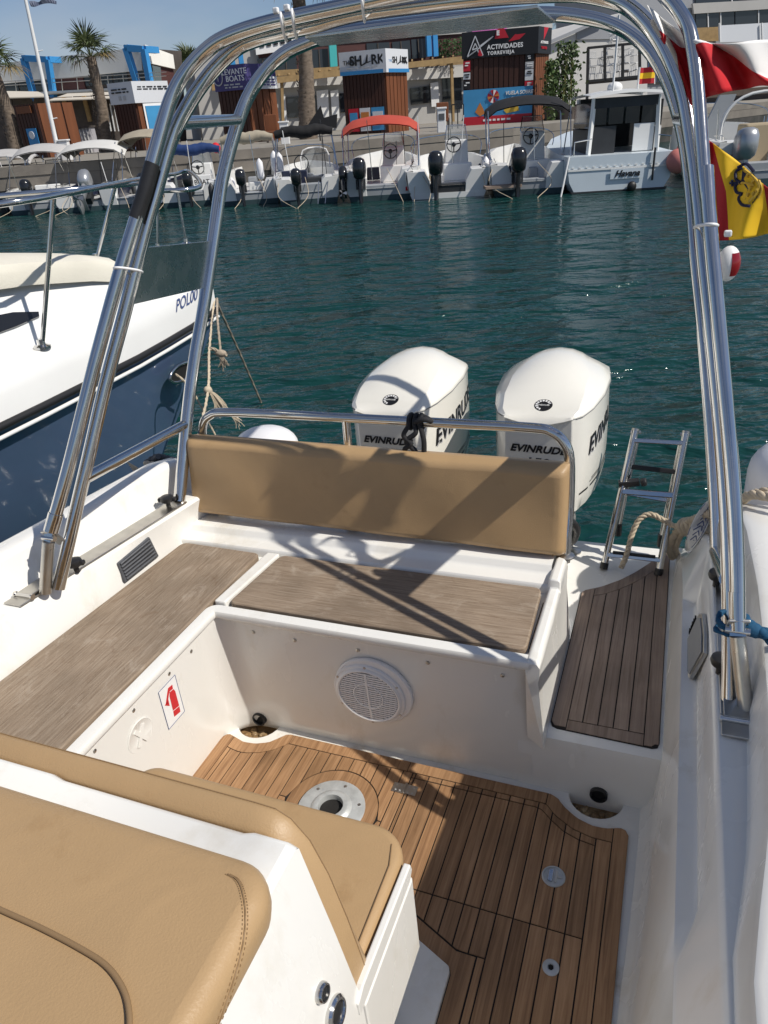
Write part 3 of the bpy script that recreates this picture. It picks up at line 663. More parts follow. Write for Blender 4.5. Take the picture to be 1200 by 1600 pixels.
spx = [(q.x, q.y) for q in smoothpath([V(x, y, 0) for x, y in spx], 14)]
mb = MB(); mb.tube(paste(hbv, spx, .0004), .0012, 6); mb.build('seam', 'vinyl_seam', helm, smooth=60)
mb = MB()
for dx in (-4, 4):
    q = paste(hbv, [(x+dx, y) for x, y in spx], .0007)
    for a_, b_ in list(zip(q, q[1:]))[::2]: mb.bar(a_, b_, .0010, .0008)
kind(mb.build('stitching', 'vinyl_seam', helm), 'stuff')

aft = thing('aft_seat_cushion', 'tan vinyl rear-facing seat cushion at the end of the helm island', 'cushion', (-.7, .7, .42))
mbc = cushion('seat', rrect(-1.03, .56, -.386, .866, [.075, .05, .02, .02], 8), .418, .462, .004); mbc.build('cover', 'vinyl', aft, smooth=60)
mb = MB(); mb.tube([(-.402, .575, .4635), (-.402, .7, .4645), (-.403, .78, .4640), (-.415, .825, .463)], .0012, 6); mb.build('seam', 'vinyl_seam', aft)
bol = thing('bolster_cushion', 'long tan vinyl backrest bolster behind the helm cushion', 'cushion', (-1.0, .58, .46))
rings = []
def bolp(x, s, lean=0):
    base = [(.549, .43), (.556, .60), (.561, .776), (.5625, .782), (.567, .787), (.580, .793), (.592, .797), (.599, .796), (.603, .790), (.606, .74), (.615, .55), (.622, .43)]
    return [(x, y+lean*(.0), .43+(z-.43)*s) for y, z in base]
for x, s in ((-1.75, 1), (-1.2, 1), (-.9, 1), (-.6, 1), (-.52, 1), (-.485, .995), (-.462, .96), (-.437, .86), (-.415, .67), (-.396, .40), (-.382, .14), (-.377, .02)): rings.append(bolp(x, s))
mb = MB(); mb.loft(rings, closed=True, cap0=True, cap1=True); mb.build('cover', 'vinyl', bol, smooth=50)
mb = MB(); mb.tube([Vector(r[7])+Vector((0, .0012, 0)) for r in rings], .0011, 6); mb.build('seam', 'vinyl_seam', bol)

# ================================================================== BACKREST WITH ITS RAIL
br = thing('seat_backrest', 'long tan backrest cushion on a steel rail behind the rear bench', 'backrest', (-.9, 1.9, .5))
def pillow(x0, x1, z0, z1, yb, yt, th, nx=28, nz=10):
    # rounded slab; front face leans aft from yb (bottom) to yt (top)
    rings = []
    def half(u, v):                    # local thickness fall-off towards the edges
        e = min(u, 1-u)*(x1-x0); f = min(v, 1-v)*(z1-z0); r = .026
        s = 1.
        for d in (e, f):
            if d < r: s *= math.sqrt(max(0, 1-((r-d)/r)**2))*.9+.1
        return s
    us = sorted(set([0, .004, .010, .018, .03]+[i/nx for i in range(1, nx)]+[.97, .982, .990, .996, 1])); vs_ = sorted(set([0, .02, .05, .09]+[i/nz for i in range(1, nz)]+[.91, .95, .98, 1]))
    front = []; back = []
    for v in vs_:
        zz = z0+(z1-z0)*v; yy = yb+(yt-yb)*v
        fr, bk = [], []
        for u in us:
            x = x0+(x1-x0)*u
            if u < .2: x += .03*(1-u/.2)*(v-.5)*1.2 + .012*(1-u/.2)*(1-v)
            s = half(u, v); wob = .003*math.sin(u*19+v*5)*s
            drop = -.018*u + .0
            fr.append(V(x, yy+th*.5*(1-s)+wob, zz+drop)); bk.append(V(x, yy+th-th*.5*(1-s), zz+drop))
        front.append(fr); back.append(bk)
    mb = MB(); mb.loft(front, closed=False); mb.loft(back, closed=False)
    # join rims
    rimf = front[0]+[r[-1] for r in front[1:]]+front[-1][-2::-1]+[r[0] for r in front[-2:0:-1]]
    rimb = back[0]+[r[-1] for r in back[1:]]+back[-1][-2::-1]+[r[0] for r in back[-2:0:-1]]
    mb.loft([rimf, rimb]); return mb
pb = pillow(-1.565, -.243, .530, .812, 1.842, 1.872, .085)
pbo = pb.build('cushion', 'vinyl', br, smooth=60)
def bseam(u0, v0, u1, v1, n=30):
    out = []
    for i in range(n+1):
        u = u0+(u1-u0)*i/n; v = v0+(v1-v0)*i/n
        out.append(V(-1.565+1.322*u, 1.842+.03*v+.0145, .522+.29*v-.018*u))
    return out
mb = MB(); mb.tube([p+V(0, .012, .0) for p in bseam(.012, .968, .985, .968)], .0014, 6); mb.build('seam', 'vinyl_seam', br)
mb = MB(); mb.tube([p+V(0, -.009, .0) for p in bseam(.975, .05, .975, .96)], .0014, 6); mb.build('seam', 'vinyl_seam', br)
ry = 1.955
rail = [V(-1.535, ry-.02, .50), V(-1.535, ry-.01, .70), V(-1.530, ry, .83), V(-1.51, ry, .895), V(-1.475, ry, .925), V(-1.42, ry, .938), V(-1.2, ry, .94), V(-.9, ry, .938), V(-.6, ry, .936), V(-.36, ry, .934), V(-.305, ry, .925), V(-.268, ry, .895), V(-.250, ry, .84), V(-.246, ry-.005, .70), V(-.246, ry-.04, .55), V(-.246, ry-.06, .475)]
rail = [V(p.x, p.y, p.z-.052 if p.z > .6 else p.z) for p in rail]
mb = MB(); mb.tube(smoothpath(rail, 4), .0155, 14); mb.build('rail', 'steel', br, smooth=60)
for x in (-.955,):
    mb = MB(); mb.tube([(x, ry, .88), (x, ry-.015, .7), (x, ry-.03, .5)], .0135, 12); mb.build('post', 'steel', br, smooth=60)
for x, y in ((-1.535, ry-.02), (-.955, ry-.03), (-.246, ry-.06)):
    mb = MB(); mb.lathe([(.028, 0), (.028, .004), (.018, .010), (0, .010)], (x, y, .504 if x < -.3 else .496), n=20); mb.build('rail_foot', 'steel_dull', br, smooth=40)
for x in (-1.48, -.96, -.30):
    mb = MB(); mb.b2((x-.018, 1.905, .50), (x+.018, 1.93, .56)); mb.build('cushion_bracket', 'steel_dull', br, bevel=.003)
# black line tied round the rail
kn = MB(); kx = -.715
def loop(c, r, ax, n=14, rr=.008, sq=1.): 
    ax = Vector(ax).normalized(); u = ax.orthogonal().normalized(); w_ = ax.cross(u)
    kn.tube([Vector(c)+r*(math.cos(2*PI*k/n)*u*sq+math.sin(2*PI*k/n)*w_) for k in range(n)], rr, 7, closed=True)
for dx in (-.018, 0, .016): loop((kx+dx, ry, .937), .021, (1, .15*dx*20, 0))
kn.tube(smoothpath([(kx-.02, ry-.02, .93), (kx-.035, ry-.03, .90), (kx-.012, ry-.032, .875), (kx-.035, ry-.03, .855), (kx-.02, ry-.028, .83), (kx+.0, ry-.03, .85), (kx-.028, ry-.03, .88), (kx+.004, ry-.028, .91), (kx, ry-.02, .93)]), .008, 8)
kn.tube(smoothpath([(kx+.018, ry-.02, .93), (kx+.03, ry-.03, .89), (kx+.028, ry-.03, .84), (kx+.03, ry-.028, .82)]), .0085, 8)
kn.tube(smoothpath([(kx+.0, ry-.022, .945), (kx+.035, ry-.026, .955), (kx+.05, ry-.01, .945), (kx+.02, ry+.01, .95)]), .009, 8)
kn.v = [p+V(0, 0, -.052) for p in kn.v]
tag(kn.build('black_line', ['black_rope'], smooth=60), 'short black line knotted round the backrest rail', 'rope')

# ================================================================== STAINLESS ARCH
KR = .48; YF, YA, YBM = 1.23, 1.80, 1.175
def F_(p): return BK(p[0], p[1], YF, KR)
def A_(p): return BK(p[0], p[1], YA, KR)
def B_(p): return BK(p[0], p[1], YBM, KR)
arch = thing('steel_arch', 'polished stainless steel arch of two raked hoops over the stern', 'arch', (-.71, 1.5, .6))
FL = [(92, 915), (118, 800), (139, 712), (165, 600), (195, 487), (225, 367), (240, 313), (267, 220), (293, 167), (327, 117), (367, 77), (400, 61), (443, 50), (493, 39), (560, 22), (680, 6), (800, -6), (890, -10), (935, -5), (976, 8), (1007, 33), (1032, 66), (1053, 108), (1070, 160), (1081, 227), (1090, 297), (1102, 420), (1116, 560), (1127, 680), (1135, 790), (1139, 900), (1140, 1000), (1138, 1112)]
fw = [F_(p) for p in FL]
def ground(p, q, z): return p + (p-q)*((z-p.z)/(p.z-q.z))
fw[0] = ground(fw[0], fw[1], .606); fw[-1] = ground(fw[-1], fw[-2], .606)
def rads(P, a, b, c):      # tube radius: starboard leg, top, port leg
    n = len(P); return [lerp([(0, a), (.35, a), (.5, b), (.62, (b+c)/2), (.75, c), (1, c)], i/(n-1)) for i in range(n)]
Q_ = smoothpath(fw, 4); mb = MB(); mb.tube(Q_, rads(Q_, .0185, .0165, .0150), 18); mb.build('front_hoop', 'steel', arch, smooth=60)
AL = [(281, 775), (292, 656), (304, 562), (319, 476), (336, 356), (347, 283), (367, 207), (387, 153), (413, 113), (443, 85), (477, 68), (520, 55), (640, 38), (760, 26), (850, 22), (910, 27), (955, 38), (990, 57), (1018, 85), (1039, 122), (1056, 170), (1069, 227), (1078, 297), (1086, 400), (1095, 490), (1104, 590), (1111, 690), (1116, 780), (1119, 878)]
aw = [A_(p) for p in AL]
aw[0] = ground(aw[0], aw[1], .606); aw[-1] = ground(aw[-1], aw[-2], .606)
Q_ = smoothpath(aw, 4); mb = MB(); mb.tube(Q_, rads(Q_, .0215, .019, .0150), 18); mb.build('rear_hoop', 'steel', arch, smooth=60)
# cross bars
def cross(pa, pb_, r, nm='cross_bar'):
    mb = MB(); mb.tube([F_(pa), A_(pb_)], r, 12); return mb.build(nm, 'steel', arch, smooth=60)
cross((132, 748), (291, 662), .0165); cross((281, 192), (373, 187), .0165)
cross((1137, 905), (1118, 862), .0165); cross((1075, 185), (1060, 185), .0165)
# flat panels between the legs, and the roof plate
def panel(a, b, c, d, nm):
    P = [F_(a), A_(b), A_(c), F_(d)]; n = (P[1]-P[0]).cross(P[3]-P[0]).normalized()
    mb = MB(); mb.prism([p-n*.002 for p in P], n*.004); return mb.build(nm, 'steel_plate', arch, bevel=.001)
mat('steel_plate', (.56, .57, .56), .27, 1., var=.06, vs=8, rvar=.06, bump=.03, bs=6)
panel((222, 387), (333, 376), (322, 449), (201, 477), 'side_panel')
panel((1104, 445), (1092, 440), (1100, 535), (1113, 535), 'side_panel')
P = [F_((475, 43)) + V(0, 0, -.016), A_((500, 62)) + V(0, 0, -.012), A_((868, 24)) + V(0, 0, -.012), F_((840, -7)) + V(0, 0, -.016)]
mb = MB(); mb.prism(P, (0, 0, -.006)); mb.build('roof_plate', 'steel_plate', arch, bevel=.001)
# base plates and feet
bw_end = (B_((80, 828)), B_((1152, 965)))
for side, x0, x1, slope in ((-1, -1.665, -1.598, .10), (1, .152, .202, 0)):
    x0a = x0; 
    if side < 0:
        P = [(-1.685, 1.13, .6035), (-1.621, 1.13, .6035), (-1.533, 1.80, .6035), (-1.597, 1.80, .6035)]
    else:
        P = [(.152, 1.13, .6035), (.203, 1.13, .6035), (.203, 1.80, .6035), (.152, 1.80, .6035)]
    mb = MB(); mb.prism(P, (0, 0, .005)); mb.build('base_plate', 'steel_dull', arch, bevel=.0015)
    xa = -1.645 if side < 0 else .177
    c = Vector(((P[0][0]+P[1][0])/2+.006, 1.17, .612))
    mb = MB(); mb.tube([c+V(-.03, 0, 0), c+V(.03, 0, 0)], .006, 10); mb.tube([c+V(-.034, 0, 0), c+V(-.03, 0, 0)], .009, 10); mb.tube([c+V(.03, 0, 0), c+V(.034, 0, 0)], .009, 10); mb.build('hinge_pin', 'steel', arch, smooth=50)
    mb = MB(); mb.prism([c+V(-.027, .003, .0), c+V(.027, .003, .0), c+V(.030, .085, -.002), c+V(-.026, .085, -.002)], (0, 0, .005)); mb.build('foot_flange', 'steel_dull', arch, bevel=.0015)
    # stub leg with the bracket that carries the folded canopy frame
    foot = fw[0] if side < 0 else fw[-1]
    dirn = (fw[2]-fw[0]).normalized() if side < 0 else (fw[-4]-fw[-1]).normalized()
    off = V(-.020, -.030, 0) if side < 0 else V(.030, -.026, 0)
    top_ = bw_end[0] if side < 0 else bw_end[1]
    mb = MB(); mb.tube([foot+off+V(0, 0, .001), (foot+off)*.35+(top_-dirn*.04)*.65, top_-dirn*.035], .0165 if side < 0 else .0145, 14); mb.build('stub_leg', 'steel_dull', arch, smooth=60)
# knobs
for p in ((118, 885), (262, 785)):
    q = BP(p[0], p[1], 'z', .622)
    mb = MB(); mb.lathe([(.008, -.02), (.008, .0), (.020, .004), (.024, .012), (.022, .022), (.014, .026), (0, .026)], q, n=14); mb.build('clamp_knob', 'black_plastic', arch, smooth=40)
    mb = MB(); mb.bar(q+V(-.03, -.01, .012), q+V(.03, .01, .012), .018, .014); mb.build('knob_wing', 'black_plastic', arch, bevel=.004)
for p in ((1120, 905), (1126, 1040)):
    q = BP(p[0], p[1], 'z', .622)
    mb = MB(); mb.lathe([(.008, -.02), (.008, .0), (.019, .004), (.022, .012), (.02, .022), (.012, .026), (0, .026)], q, n=14); mb.build('clamp_knob', 'black_plastic', arch, smooth=40)

# folded canopy (bimini) frame strapped to the arch
bim = thing('canopy_frame', 'bare steel canopy frame folded up against the arch with cable ties', 'canopy frame', (-.71, 1.2, .75))
BL = [(80, 828), (97, 768), (112, 712), (150, 562), (187, 427), (221, 315), (245, 227), (267, 155), (293, 110), (327, 75), (360, 56), (410, 39), (460, 27), (560, 6), (700, -22), (850, -48), (960, -55), (1012, -32), (1044, -2), (1062, 20), (1077, 48), (1085, 90), (1091, 140), (1096, 210), (1101, 280), (1109, 350), (1120, 475), (1136, 650), (1146, 770), (1151, 870), (1152, 965)]
bw = [B_(p) for p in BL]
Q_ = smoothpath(bw, 4); mb = MB(); mb.tube(Q_, rads(Q_, .0180, .015, .0125), 16); mb.build('hoop', 'steel', bim, smooth=60)
rs = [B_(p) for p in ((1103, 262), (1109, 350), (1120, 475), (1136, 650), (1146, 770), (1151, 870), (1153, 985))]
mb = MB(); mb.tube(smoothpath(rs, 4), .0142, 16); mb.build('sleeve', 'steel', bim, smooth=60)
mb = MB(); mb.tube([B_((212, 342)), B_((226, 300)), B_((238, 256))], .0195, 16); mb.build('black_tape', 'black_plastic', bim, smooth=60)
for i, d in ((0, 1), (-1, -1)):
    p = bw[i]; t = (bw[i+d]-bw[i]).normalized()
    mb = MB(); mb.tube([p+t*.05, p, p-t*.004], .0205 if i == 0 else .0152, 16); mb.build('end_socket', 'steel', bim, smooth=50)
    mb = MB(); mb.bar(p-t*.004, p-t*.035, .012, .028, up=(1, 0, 0)); mb.tube([p-t*.025+V(-.022, 0, 0), p-t*.025+V(.022, 0, 0)], .008, 10); mb.build('hinge_eye', 'steel', bim, smooth=40)
    q = p-t*.03; mb = MB(); mb.bar(q+V(0, .0, .03), q+V(.012 if i == 0 else -.006, .035, -.03), .006, .04, up=(1, .2, 0)); mb.build('hinge_bracket', 'steel_dull', bim, bevel=.002)
def tie(pxA, pxB, tail=None, tailpx=None):
    a, b = B_(pxA), F_(pxB); m_ = (a+b)/2; d = (b-a); hl = d.length/2; d.normalize()
    t = V(0, KR, 1).normalized() if pxA[1] > 120 else V(1, 0, .1).normalized()
    w_ = d.cross(t).normalized(); n = 22; rt_ = .022 if pxA[0] < 600 else .017
    P = [m_ + d*(hl+rt_)*math.cos(2*PI*k/n) + w_*(rt_+.001)*math.sin(2*PI*k/n) for k in range(n)]
    mb = MB(); mb.tube(P, .0032, 6, closed=True); o = mb.build('cable_tie', 'white_plastic', bim, smooth=60)
    if tail is not None:
        q = m_ + Vector(tail); mb = MB(); mb.box(q, (.014, .012, .012)); mb.build('tie_head', 'white_plastic', bim, bevel=.003)
tie((190, 420), (211, 424)); tie((441, 34), (446, 50), (0, -.03, .03)); tie((458, 29), (462, 46), (0, -.03, .03)); tie((566, 5), (568, 20), (0, -.03, .03)); tie((1109, 352), (1097, 356), (.04, -.02, -.012))

# navigation light on the port leg
nv = thing('navigation_light', 'white navigation light with a red lens on the port arch leg', 'lamp', (.13, 1.55, 1.30))
nc = BK(1138, 412, 1.27, KR)
mb = MB(); mb.ball(nc, .030, (.75, .75, 1.15), 20, 12); mb.build('housing', 'white_plastic', nv, smooth=60)
mb = MB(); P = []
for a in range(7):
    x = -1.35+.25*a; P.append([nc + V(.0232*math.sqrt(1-(z/.0345)**2)*math.cos(x), .0232*math.sqrt(1-(z/.0345)**2)*math.sin(x), z) for z in (-.022, -.011, 0, .011, .022)])
mb.loft(P, closed=False); mb.build('lens', 'lens_red', nv, smooth=60)
mb = MB(); mb.bar(nc, nc+V(-.03, .01, 0), .02, .03); mb.build('bracket', 'white_plastic', nv)

# blue cloth tied round the port leg
cl = MB(); c0 = BK(1150, 978, 1.19, KR)
random.seed(5)
for k, (dz, rr) in enumerate(((.0, .040), (.014, .041), (-.03, .042))):
    n = 20; cl.tube([c0+V(-.012+rr*1.15*math.cos(2*PI*i/n), .015+rr*math.sin(2*PI*i/n), dz+.012*math.sin(2*PI*i/n+k)-.2*rr*math.cos(2*PI*i/n)*.5) for i in range(n)], [.008+.003*math.sin(i*1.7+k) for i in range(n)], 8, closed=True)
for k in range(5):
    P = [c0+V(.03, 0, 0)+V(.03*i, -.005*i+.012*math.sin(i*1.3+k*1.4), -.004*i*k+.012*math.cos(i*1.1+k*2)) for i in range(6)]
    cl.tube(smoothpath(P, 4), [.011+.006*math.sin(j*.9+k) for j in range(len(smoothpath(P, 4)))], 8)
cl.ball(c0+V(.05, -.01, -.004), .03, (1.2, .9, .9), 12, 8); cl.v = [c0+V(0, .004, 0)+(p-c0)*.56 for p in cl.v]
tag(cl.build('blue_cloth', 'blue_cloth', smooth=70), 'twisted blue cloth strip tied round the foot of the port arch leg', 'cloth')

# ================================================================== OUTBOARD MOTORS
WT = [(0, .113), (.03, .142), (.1, .168), (.22, .192), (.36, .198), (.48, .184), (.56, .150), (.62, .095), (.65, .045)]
ZT = [(-.012, .770), (0, .783), (.03, .807), (.06, .826), (.12, .856), (.2, .886), (.3, .909), (.4, .913), (.5, .893), (.58, .852), (.63, .81), (.654, .785)]
ZS = [(-.012, .785), (0, .786), (.1, .792), (.3, .806), (.48, .812), (.6, .80), (.654, .778)]
def outboard(xc, y0, label):
    t = thing('outboard_motor', label, 'outboard motor', (xc, y0+.3, -.3), 'twin white outboard motors on the stern')
    st = [0, .012, .03, .06, .10, .15, .22, .29, .36, .42, .48, .52, .56, .60, .63, .65]
    rings = []
    for y in st:
        w_ = lerp(WT, y); zs = lerp(ZS, y)-.004; tuck = lerp([(0, .0), (.45, 0), (.6, .02)], y)
        rings.append([(xc+sx*w_*k, y0+y, z) for sx, k, z in ((-1, 1, zs), (-1, 1.01, .66), (-1, 1.005, .56), (-1, .985, .48), (-1, .93, .425+tuck), (-1, .7, .395+tuck), (1, .7, .395+tuck), (1, .93, .425+tuck), (1, .985, .48), (1, 1.005, .56), (1, 1.01, .66), (1, 1, zs))])
    mb = MB(); mb.loft(rings, cap0=True, cap1=True); body = mb.build('cowl_body', 'cowl_white', t, smooth=28, bevel=.003)
    sc_ = [-.012, -.004, .01, .03, .06, .1, .15, .22, .29, .36, .42, .48, .53, .57, .60, .63, .654]
    rings = []
    for y in sc_:
        w_ = lerp(WT, max(0, y))+.003; zs = lerp(ZS, y); zt = lerp(ZT, y); d = zt-zs
        ck = lerp([(0, .93), (.06, .84), (.15, .74), (.3, .63), (.5, .55), (.65, .5)], y); cz = lerp([(0, .9), (.06, .8), (.2, .66), (.4, .60), (.65, .6)], y)
        half = [(1, zs-.004), (1, zs+.04*d), (.985, zs+.12*d), ((1+ck)/2, zs+(cz-.04)*.55*d+.06*d), (ck, zs+cz*d), (ck*.8, zs+(cz+(1-cz)*.42)*d), (ck*.45, zs+(cz+(1-cz)*.82)*d), (0, zt)]
        if y == sc_[0]: half = [(1, .785), (1, .786), (.985, .786), (.96, .785), (.93, .784), (.75, .777), (.4, .767), (0, .762)]
        elif y == sc_[1]: half = [(1, .785), (1, .789), (.985, .790), (.96, .791), (.93, .791), (.75, .788), (.4, .782), (0, .779)]
        rings.append([(xc-w_*k, y0+y, z) for k, z in half] + [(xc+w_*k, y0+y, z) for k, z in half[-2::-1]])
    mb = MB()
    for i0, i1 in ((0, 5), (4, 11), (10, 15)): mb.loft([r[i0:i1] for r in rings], closed=False)     # side facet, shield, side facet
    mb.poly(rings[-1]); r0 = rings[0]
    mb.loft([r0, [(p[0], y0+.03, p[2]-.012) for p in r0]], closed=False)
    cap = mb.build('cowl_cap', 'cowl_white', t, smooth=38)
    # seam line
    for s in (-1, 1):
        mb = MB(); mb.tube([(xc+s*(lerp(WT, max(0, y))+.0035), y0+y, lerp(ZS, y)-.004) for y in sc_[2:]], .0018, 5); mb.build('seam', 'cowl_dark_grey', t)
    # emblem on the cap
    bvh = BVHTree.FromPolygons(*_bv(cap))
    def onto(mb_, dirn, lift, tree):
        d = Vector(dirn).normalized(); out = []
        for p in mb_.v:
            h = tree.ray_cast(p - d*.4, d, 2.)
            out.append(h[0]-d*lift if h[0] else p)
        mb_.v = out; return mb_
    dn = Vector((0, .8, -.75)).normalized(); e0 = Vector((xc+.010, y0+.042, .815)); ex = Vector((1, 0, 0)); ey = Vector((0, .62, .78))
    def disc(r0_, r1_, m, nm, lift, sx=1., a0=0, a1=360, par=None):
        mb = MB(); n = 30
        rr = [[e0 + ex*r*math.cos(math.radians(a0+(a1-a0)*k/n)) + ey*r*.78*math.sin(math.radians(a0+(a1-a0)*k/n)) for k in range(n+1)] for r in (r0_, (r0_+r1_)/2, r1_)]
        mb.loft(rr, closed=False); onto(mb, dn, lift, bvh); return mb.build(nm, m, par or t)
    em = disc(.0005, .031, 'decal_black', 'emblem', .0012)
    disc(.019, .0275, 'label_white', 'emblem_ring', .0022, a0=20, a1=250, par=em)
    for k in range(9):
        a = 28+k*25; disc(.019, .0278, 'decal_black', 'emblem_notch', .0028, a0=a, a1=a+7, par=em)
    mb = text_mb('evinrude', .011, e0+ex*-.019+ey*-.003, ex, ey, shear=.3, bold=.0002); onto(mb, dn, .0024, bvh); mb.build('emblem_lettering', 'label_white', em)
    # lettering on front and sides
    mb = text_mb('EVINRUDE', .036, (xc-.098, y0-.001, .660), (1, 0, -.035), (0, 0, 1), shear=.28, bold=.0013, spacing=1.02, wide=1.12); mb.build('front_lettering', 'decal_black', t)
    mb = text_mb('150', .052, (xc-.050, y0-.001, .600), (1, 0, -.035), (0, 0, 1), shear=.28, bold=.0016, spacing=1.1); mb.build('front_number', 'decal_black', t)
    bv2 = BVHTree.FromPolygons(*_bv(body))
    for s in (1, -1):
        xd = Vector((0, s, .13)); yy = y0+.075 if s > 0 else y0+.52
        for m_, lift, dx, dz in (('decal_grey', .0010, .007*s, -.006), ('decal_black', .0018, 0, 0)):
            mb = text_mb('EVINRUDE', .088, (xc+s*.3, yy+dx, .625+dz+(0 if s > 0 else .05)), xd if s > 0 else Vector((0, -1, -.13)), (0, 0, 1), shear=.3, bold=.0026, spacing=.98, depth=.0)
            onto(mb, (-s, 0, 0), lift, bv2); mb.build('side_lettering' if m_ == 'decal_black' else 'lettering_shadow', m_, t)
        for za, zb, th, ya, yb2 in ((.492, .520, .008, .03, .63), (.512, .548, .0035, .10, .62), (.520, .556, .0035, .12, .62)):
            P = []
            for k in range(13):
                f = k/12; y = ya+(yb2-ya)*f; z = za+(zb-za)*f*f
                P.append([V(xc+s*.33, y0+y, z+th*.5), V(xc+s*.33, y0+y, z-th*.5)])
            mb = MB(); mb.loft(P, closed=False); onto(mb, (-s, 0, 0), .0014, bv2); mb.build('side_stripe', 'decal_black', t)
        for ya in (.36, .52):
            mb = MB(); mb.poly([V(xc+s*.33, y0+ya, .455), V(xc+s*.33, y0+ya+.03, .457), V(xc+s*.33, y0+ya+.034, .490), V(xc+s*.33, y0+ya+.006, .488)]); onto(mb, (-s, 0, 0), .0014, bv2); mb.build('air_slot', 'decal_black', t)
    # midsection, bracket, gearcase
    mb = MB(); rr = []
    for z, w_, ya, yb2 in ((.42, .10, .10, .50), (.30, .085, .13, .46), (.1, .06, .17, .42), (-.3, .05, .2, .42), (-.75, .04, .2, .45)):
        rr.append([V(xc+w_*math.cos(a), y0+(ya+yb2)/2+(yb2-ya)/2*math.sin(a), z) for a in [2*PI*k/16 for k in range(16)]])
    mb.loft(rr, cap0=True, cap1=True); mb.build('midsection', 'cowl_white', t, smooth=50)
    mb = MB(); mb.b2((xc-.11, y0+.06, -.05), (xc-.075, y0+.22, .36)); mb.b2((xc+.075, y0+.06, -.05), (xc+.11, y0+.22, .36)); mb.b2((xc-.12, y0+.08, .30), (xc+.12, y0+.16, .35)); mb.build('clamp_bracket', 'cowl_dark_grey', t, bevel=.01)
    return t
def _bv(o):
    off = ABS[o.name]; me = o.data
    return [v.co+off for v in me.vertices], [list(p.vertices) for p in me.polygons]
outboard(-.962, 2.30, 'white outboard motor on the starboard side, next to the moored boat')
outboard(-.402, 2.30, 'white outboard motor on the port side, beside the boarding ladder')

# ================================================================== BOARDING LADDER
ld = thing('boarding_ladder', 'stainless steel folding boarding ladder leaning up from the stern step', 'ladder', (-.05, 2.34, .2))
fl, fr_ = V(-.160, 2.335, .215), V(.028, 2.335, .215); tl, tr = BP(993, 672, 'y', 2.52), BP(1072, 676, 'y', 2.52)
mb = MB(); mb.tube([fl, tl], .0125, 14); mb.build('rail', 'steel', ld, smooth=60)
mb = MB(); mb.tube([fr_, tr], .0125, 14); mb.build('rail', 'steel', ld, smooth=60)
for f, w_, m in ((.07, .024, 'steel'), (.925, .024, 'steel')):
    a, b = fl.lerp(tl, f), fr_.lerp(tr, f); mb = MB(); mb.bar(a, b, w_, .016, up=(tl-fl)); mb.build('rung', m, ld, bevel=.003)
a, b = fl.lerp(tl, .55), fr_.lerp(tr, .55); mb = MB(); mb.bar(a, b, .026, .022, up=(tl-fl)); mb.build('rung', 'steel', ld, bevel=.004)
a, b = fl.lerp(tl, .075), fr_.lerp(tr, .075); mb = MB(); mb.bar(a+V(.02, -.004, .012), b+V(-.02, -.004, .012), .02, .008, up=(tl-fl)); mb.build('tread', 'black_plastic', ld, bevel=.002)
# folded lower section behind
bl_, br2 = V(-.128, 2.46, .30), V(.026, 2.46, .27); tl2, tr2 = tl.lerp(fl, .12)+V(.012, .045, 0), tr.lerp(fr_, .12)+V(-.006, .045, 0)
for p, q in ((bl_, tl2), (br2, tr2)):
    mb = MB(); mb.tube([p, q], .011, 12); mb.build('folded_rail', 'steel', ld, smooth=60)
    mb = MB(); mb.tube([p+V(0, 0, -.03), p+V(0, 0, .02)], .0135, 12); mb.build('rubber_foot', 'black_plastic', ld, smooth=50)
for f, m in ((.72, 'black_plastic'), (.42, 'steel')):
    a, b = bl_.lerp(tl2, f), br2.lerp(tr2, f); mb = MB(); mb.bar(a, b, .022, .018, up=(tl-fl)); mb.build('folded_rung', m, ld, bevel=.003)
for p in (tl, tr):
    mb = MB(); mb.tube([p+V(-.018, .02, -.015), p+V(.018, .02, -.015)], .006, 8); mb.lathe([(.0135, -.002), (.0135, .006), (0, .006)], p, (tl-fl).normalized(), 12); mb.build('end_cap', 'steel_dull', ld, smooth=40)
q = fl.lerp(tl, .60); mb = MB(); mb.bar(q+V(-.015, .0, 0), q+V(.055, .01, .01), .03, .022); mb.lathe([(.014, 0), (.016, .01), (.014, .02), (0, .02)], q+V(.06, .0, .012), (1, 0, .3), 12); mb.build('latch_knob', 'black_plastic', ld, bevel=.003)
for p in (fl, fr_):
    mb = MB(); mb.tube([p-(tl-fl).normalized()*.02, p+(tl-fl).normalized()*.004], .0145, 12); mb.build('rubber_foot', 'black_plastic', ld, smooth=50)

# ================================================================== ROPES AND FENDERS ON OUR BOAT
def laid(mb_, pts, r, twist=60., strands=3, n=6, dens=8):
    P = smoothpath(pts, dens); L_ = 0; acc = [0]
    for a, b in zip(P, P[1:]): L_ += (b-a).length; acc.append(L_)
    for s in range(strands):
        Q = []; u = None
        for i, p in enumerate(P):
            t = (P[min(i+1, len(P)-1)]-P[max(i-1, 0)]).normalized()
            if u is None: u = t.orthogonal().normalized()
            u = (u-t*u.dot(t)).normalized(); v = t.cross(u); a = acc[i]*twist+s*2*PI/strands
            Q.append(p + (u*math.cos(a)+v*math.sin(a))*r*.5)
        mb_.tube(Q, r*.62, n)
    return mb_
mr = MB()
laid(mr, [(-.10, 2.30, .225), (-.085, 2.33, .27), (-.075, 2.36, .33), (-.055, 2.38, .385), (-.02, 2.39, .405), (.02, 2.38, .395), (.06, 2.36, .385), (.085, 2.33, .40)], .0095, 110, dens=14)
laid(mr, [(.07, 2.36, .36), (.10, 2.30, .43), (.13, 2.22, .50), (.17, 2.10, .585), (.20, 2.00, .66), (.235, 1.93, .73), (.30, 1.88, .742), (.37, 1.84, .72), (.45, 1.82, .68)], .0125, 90, dens=12)
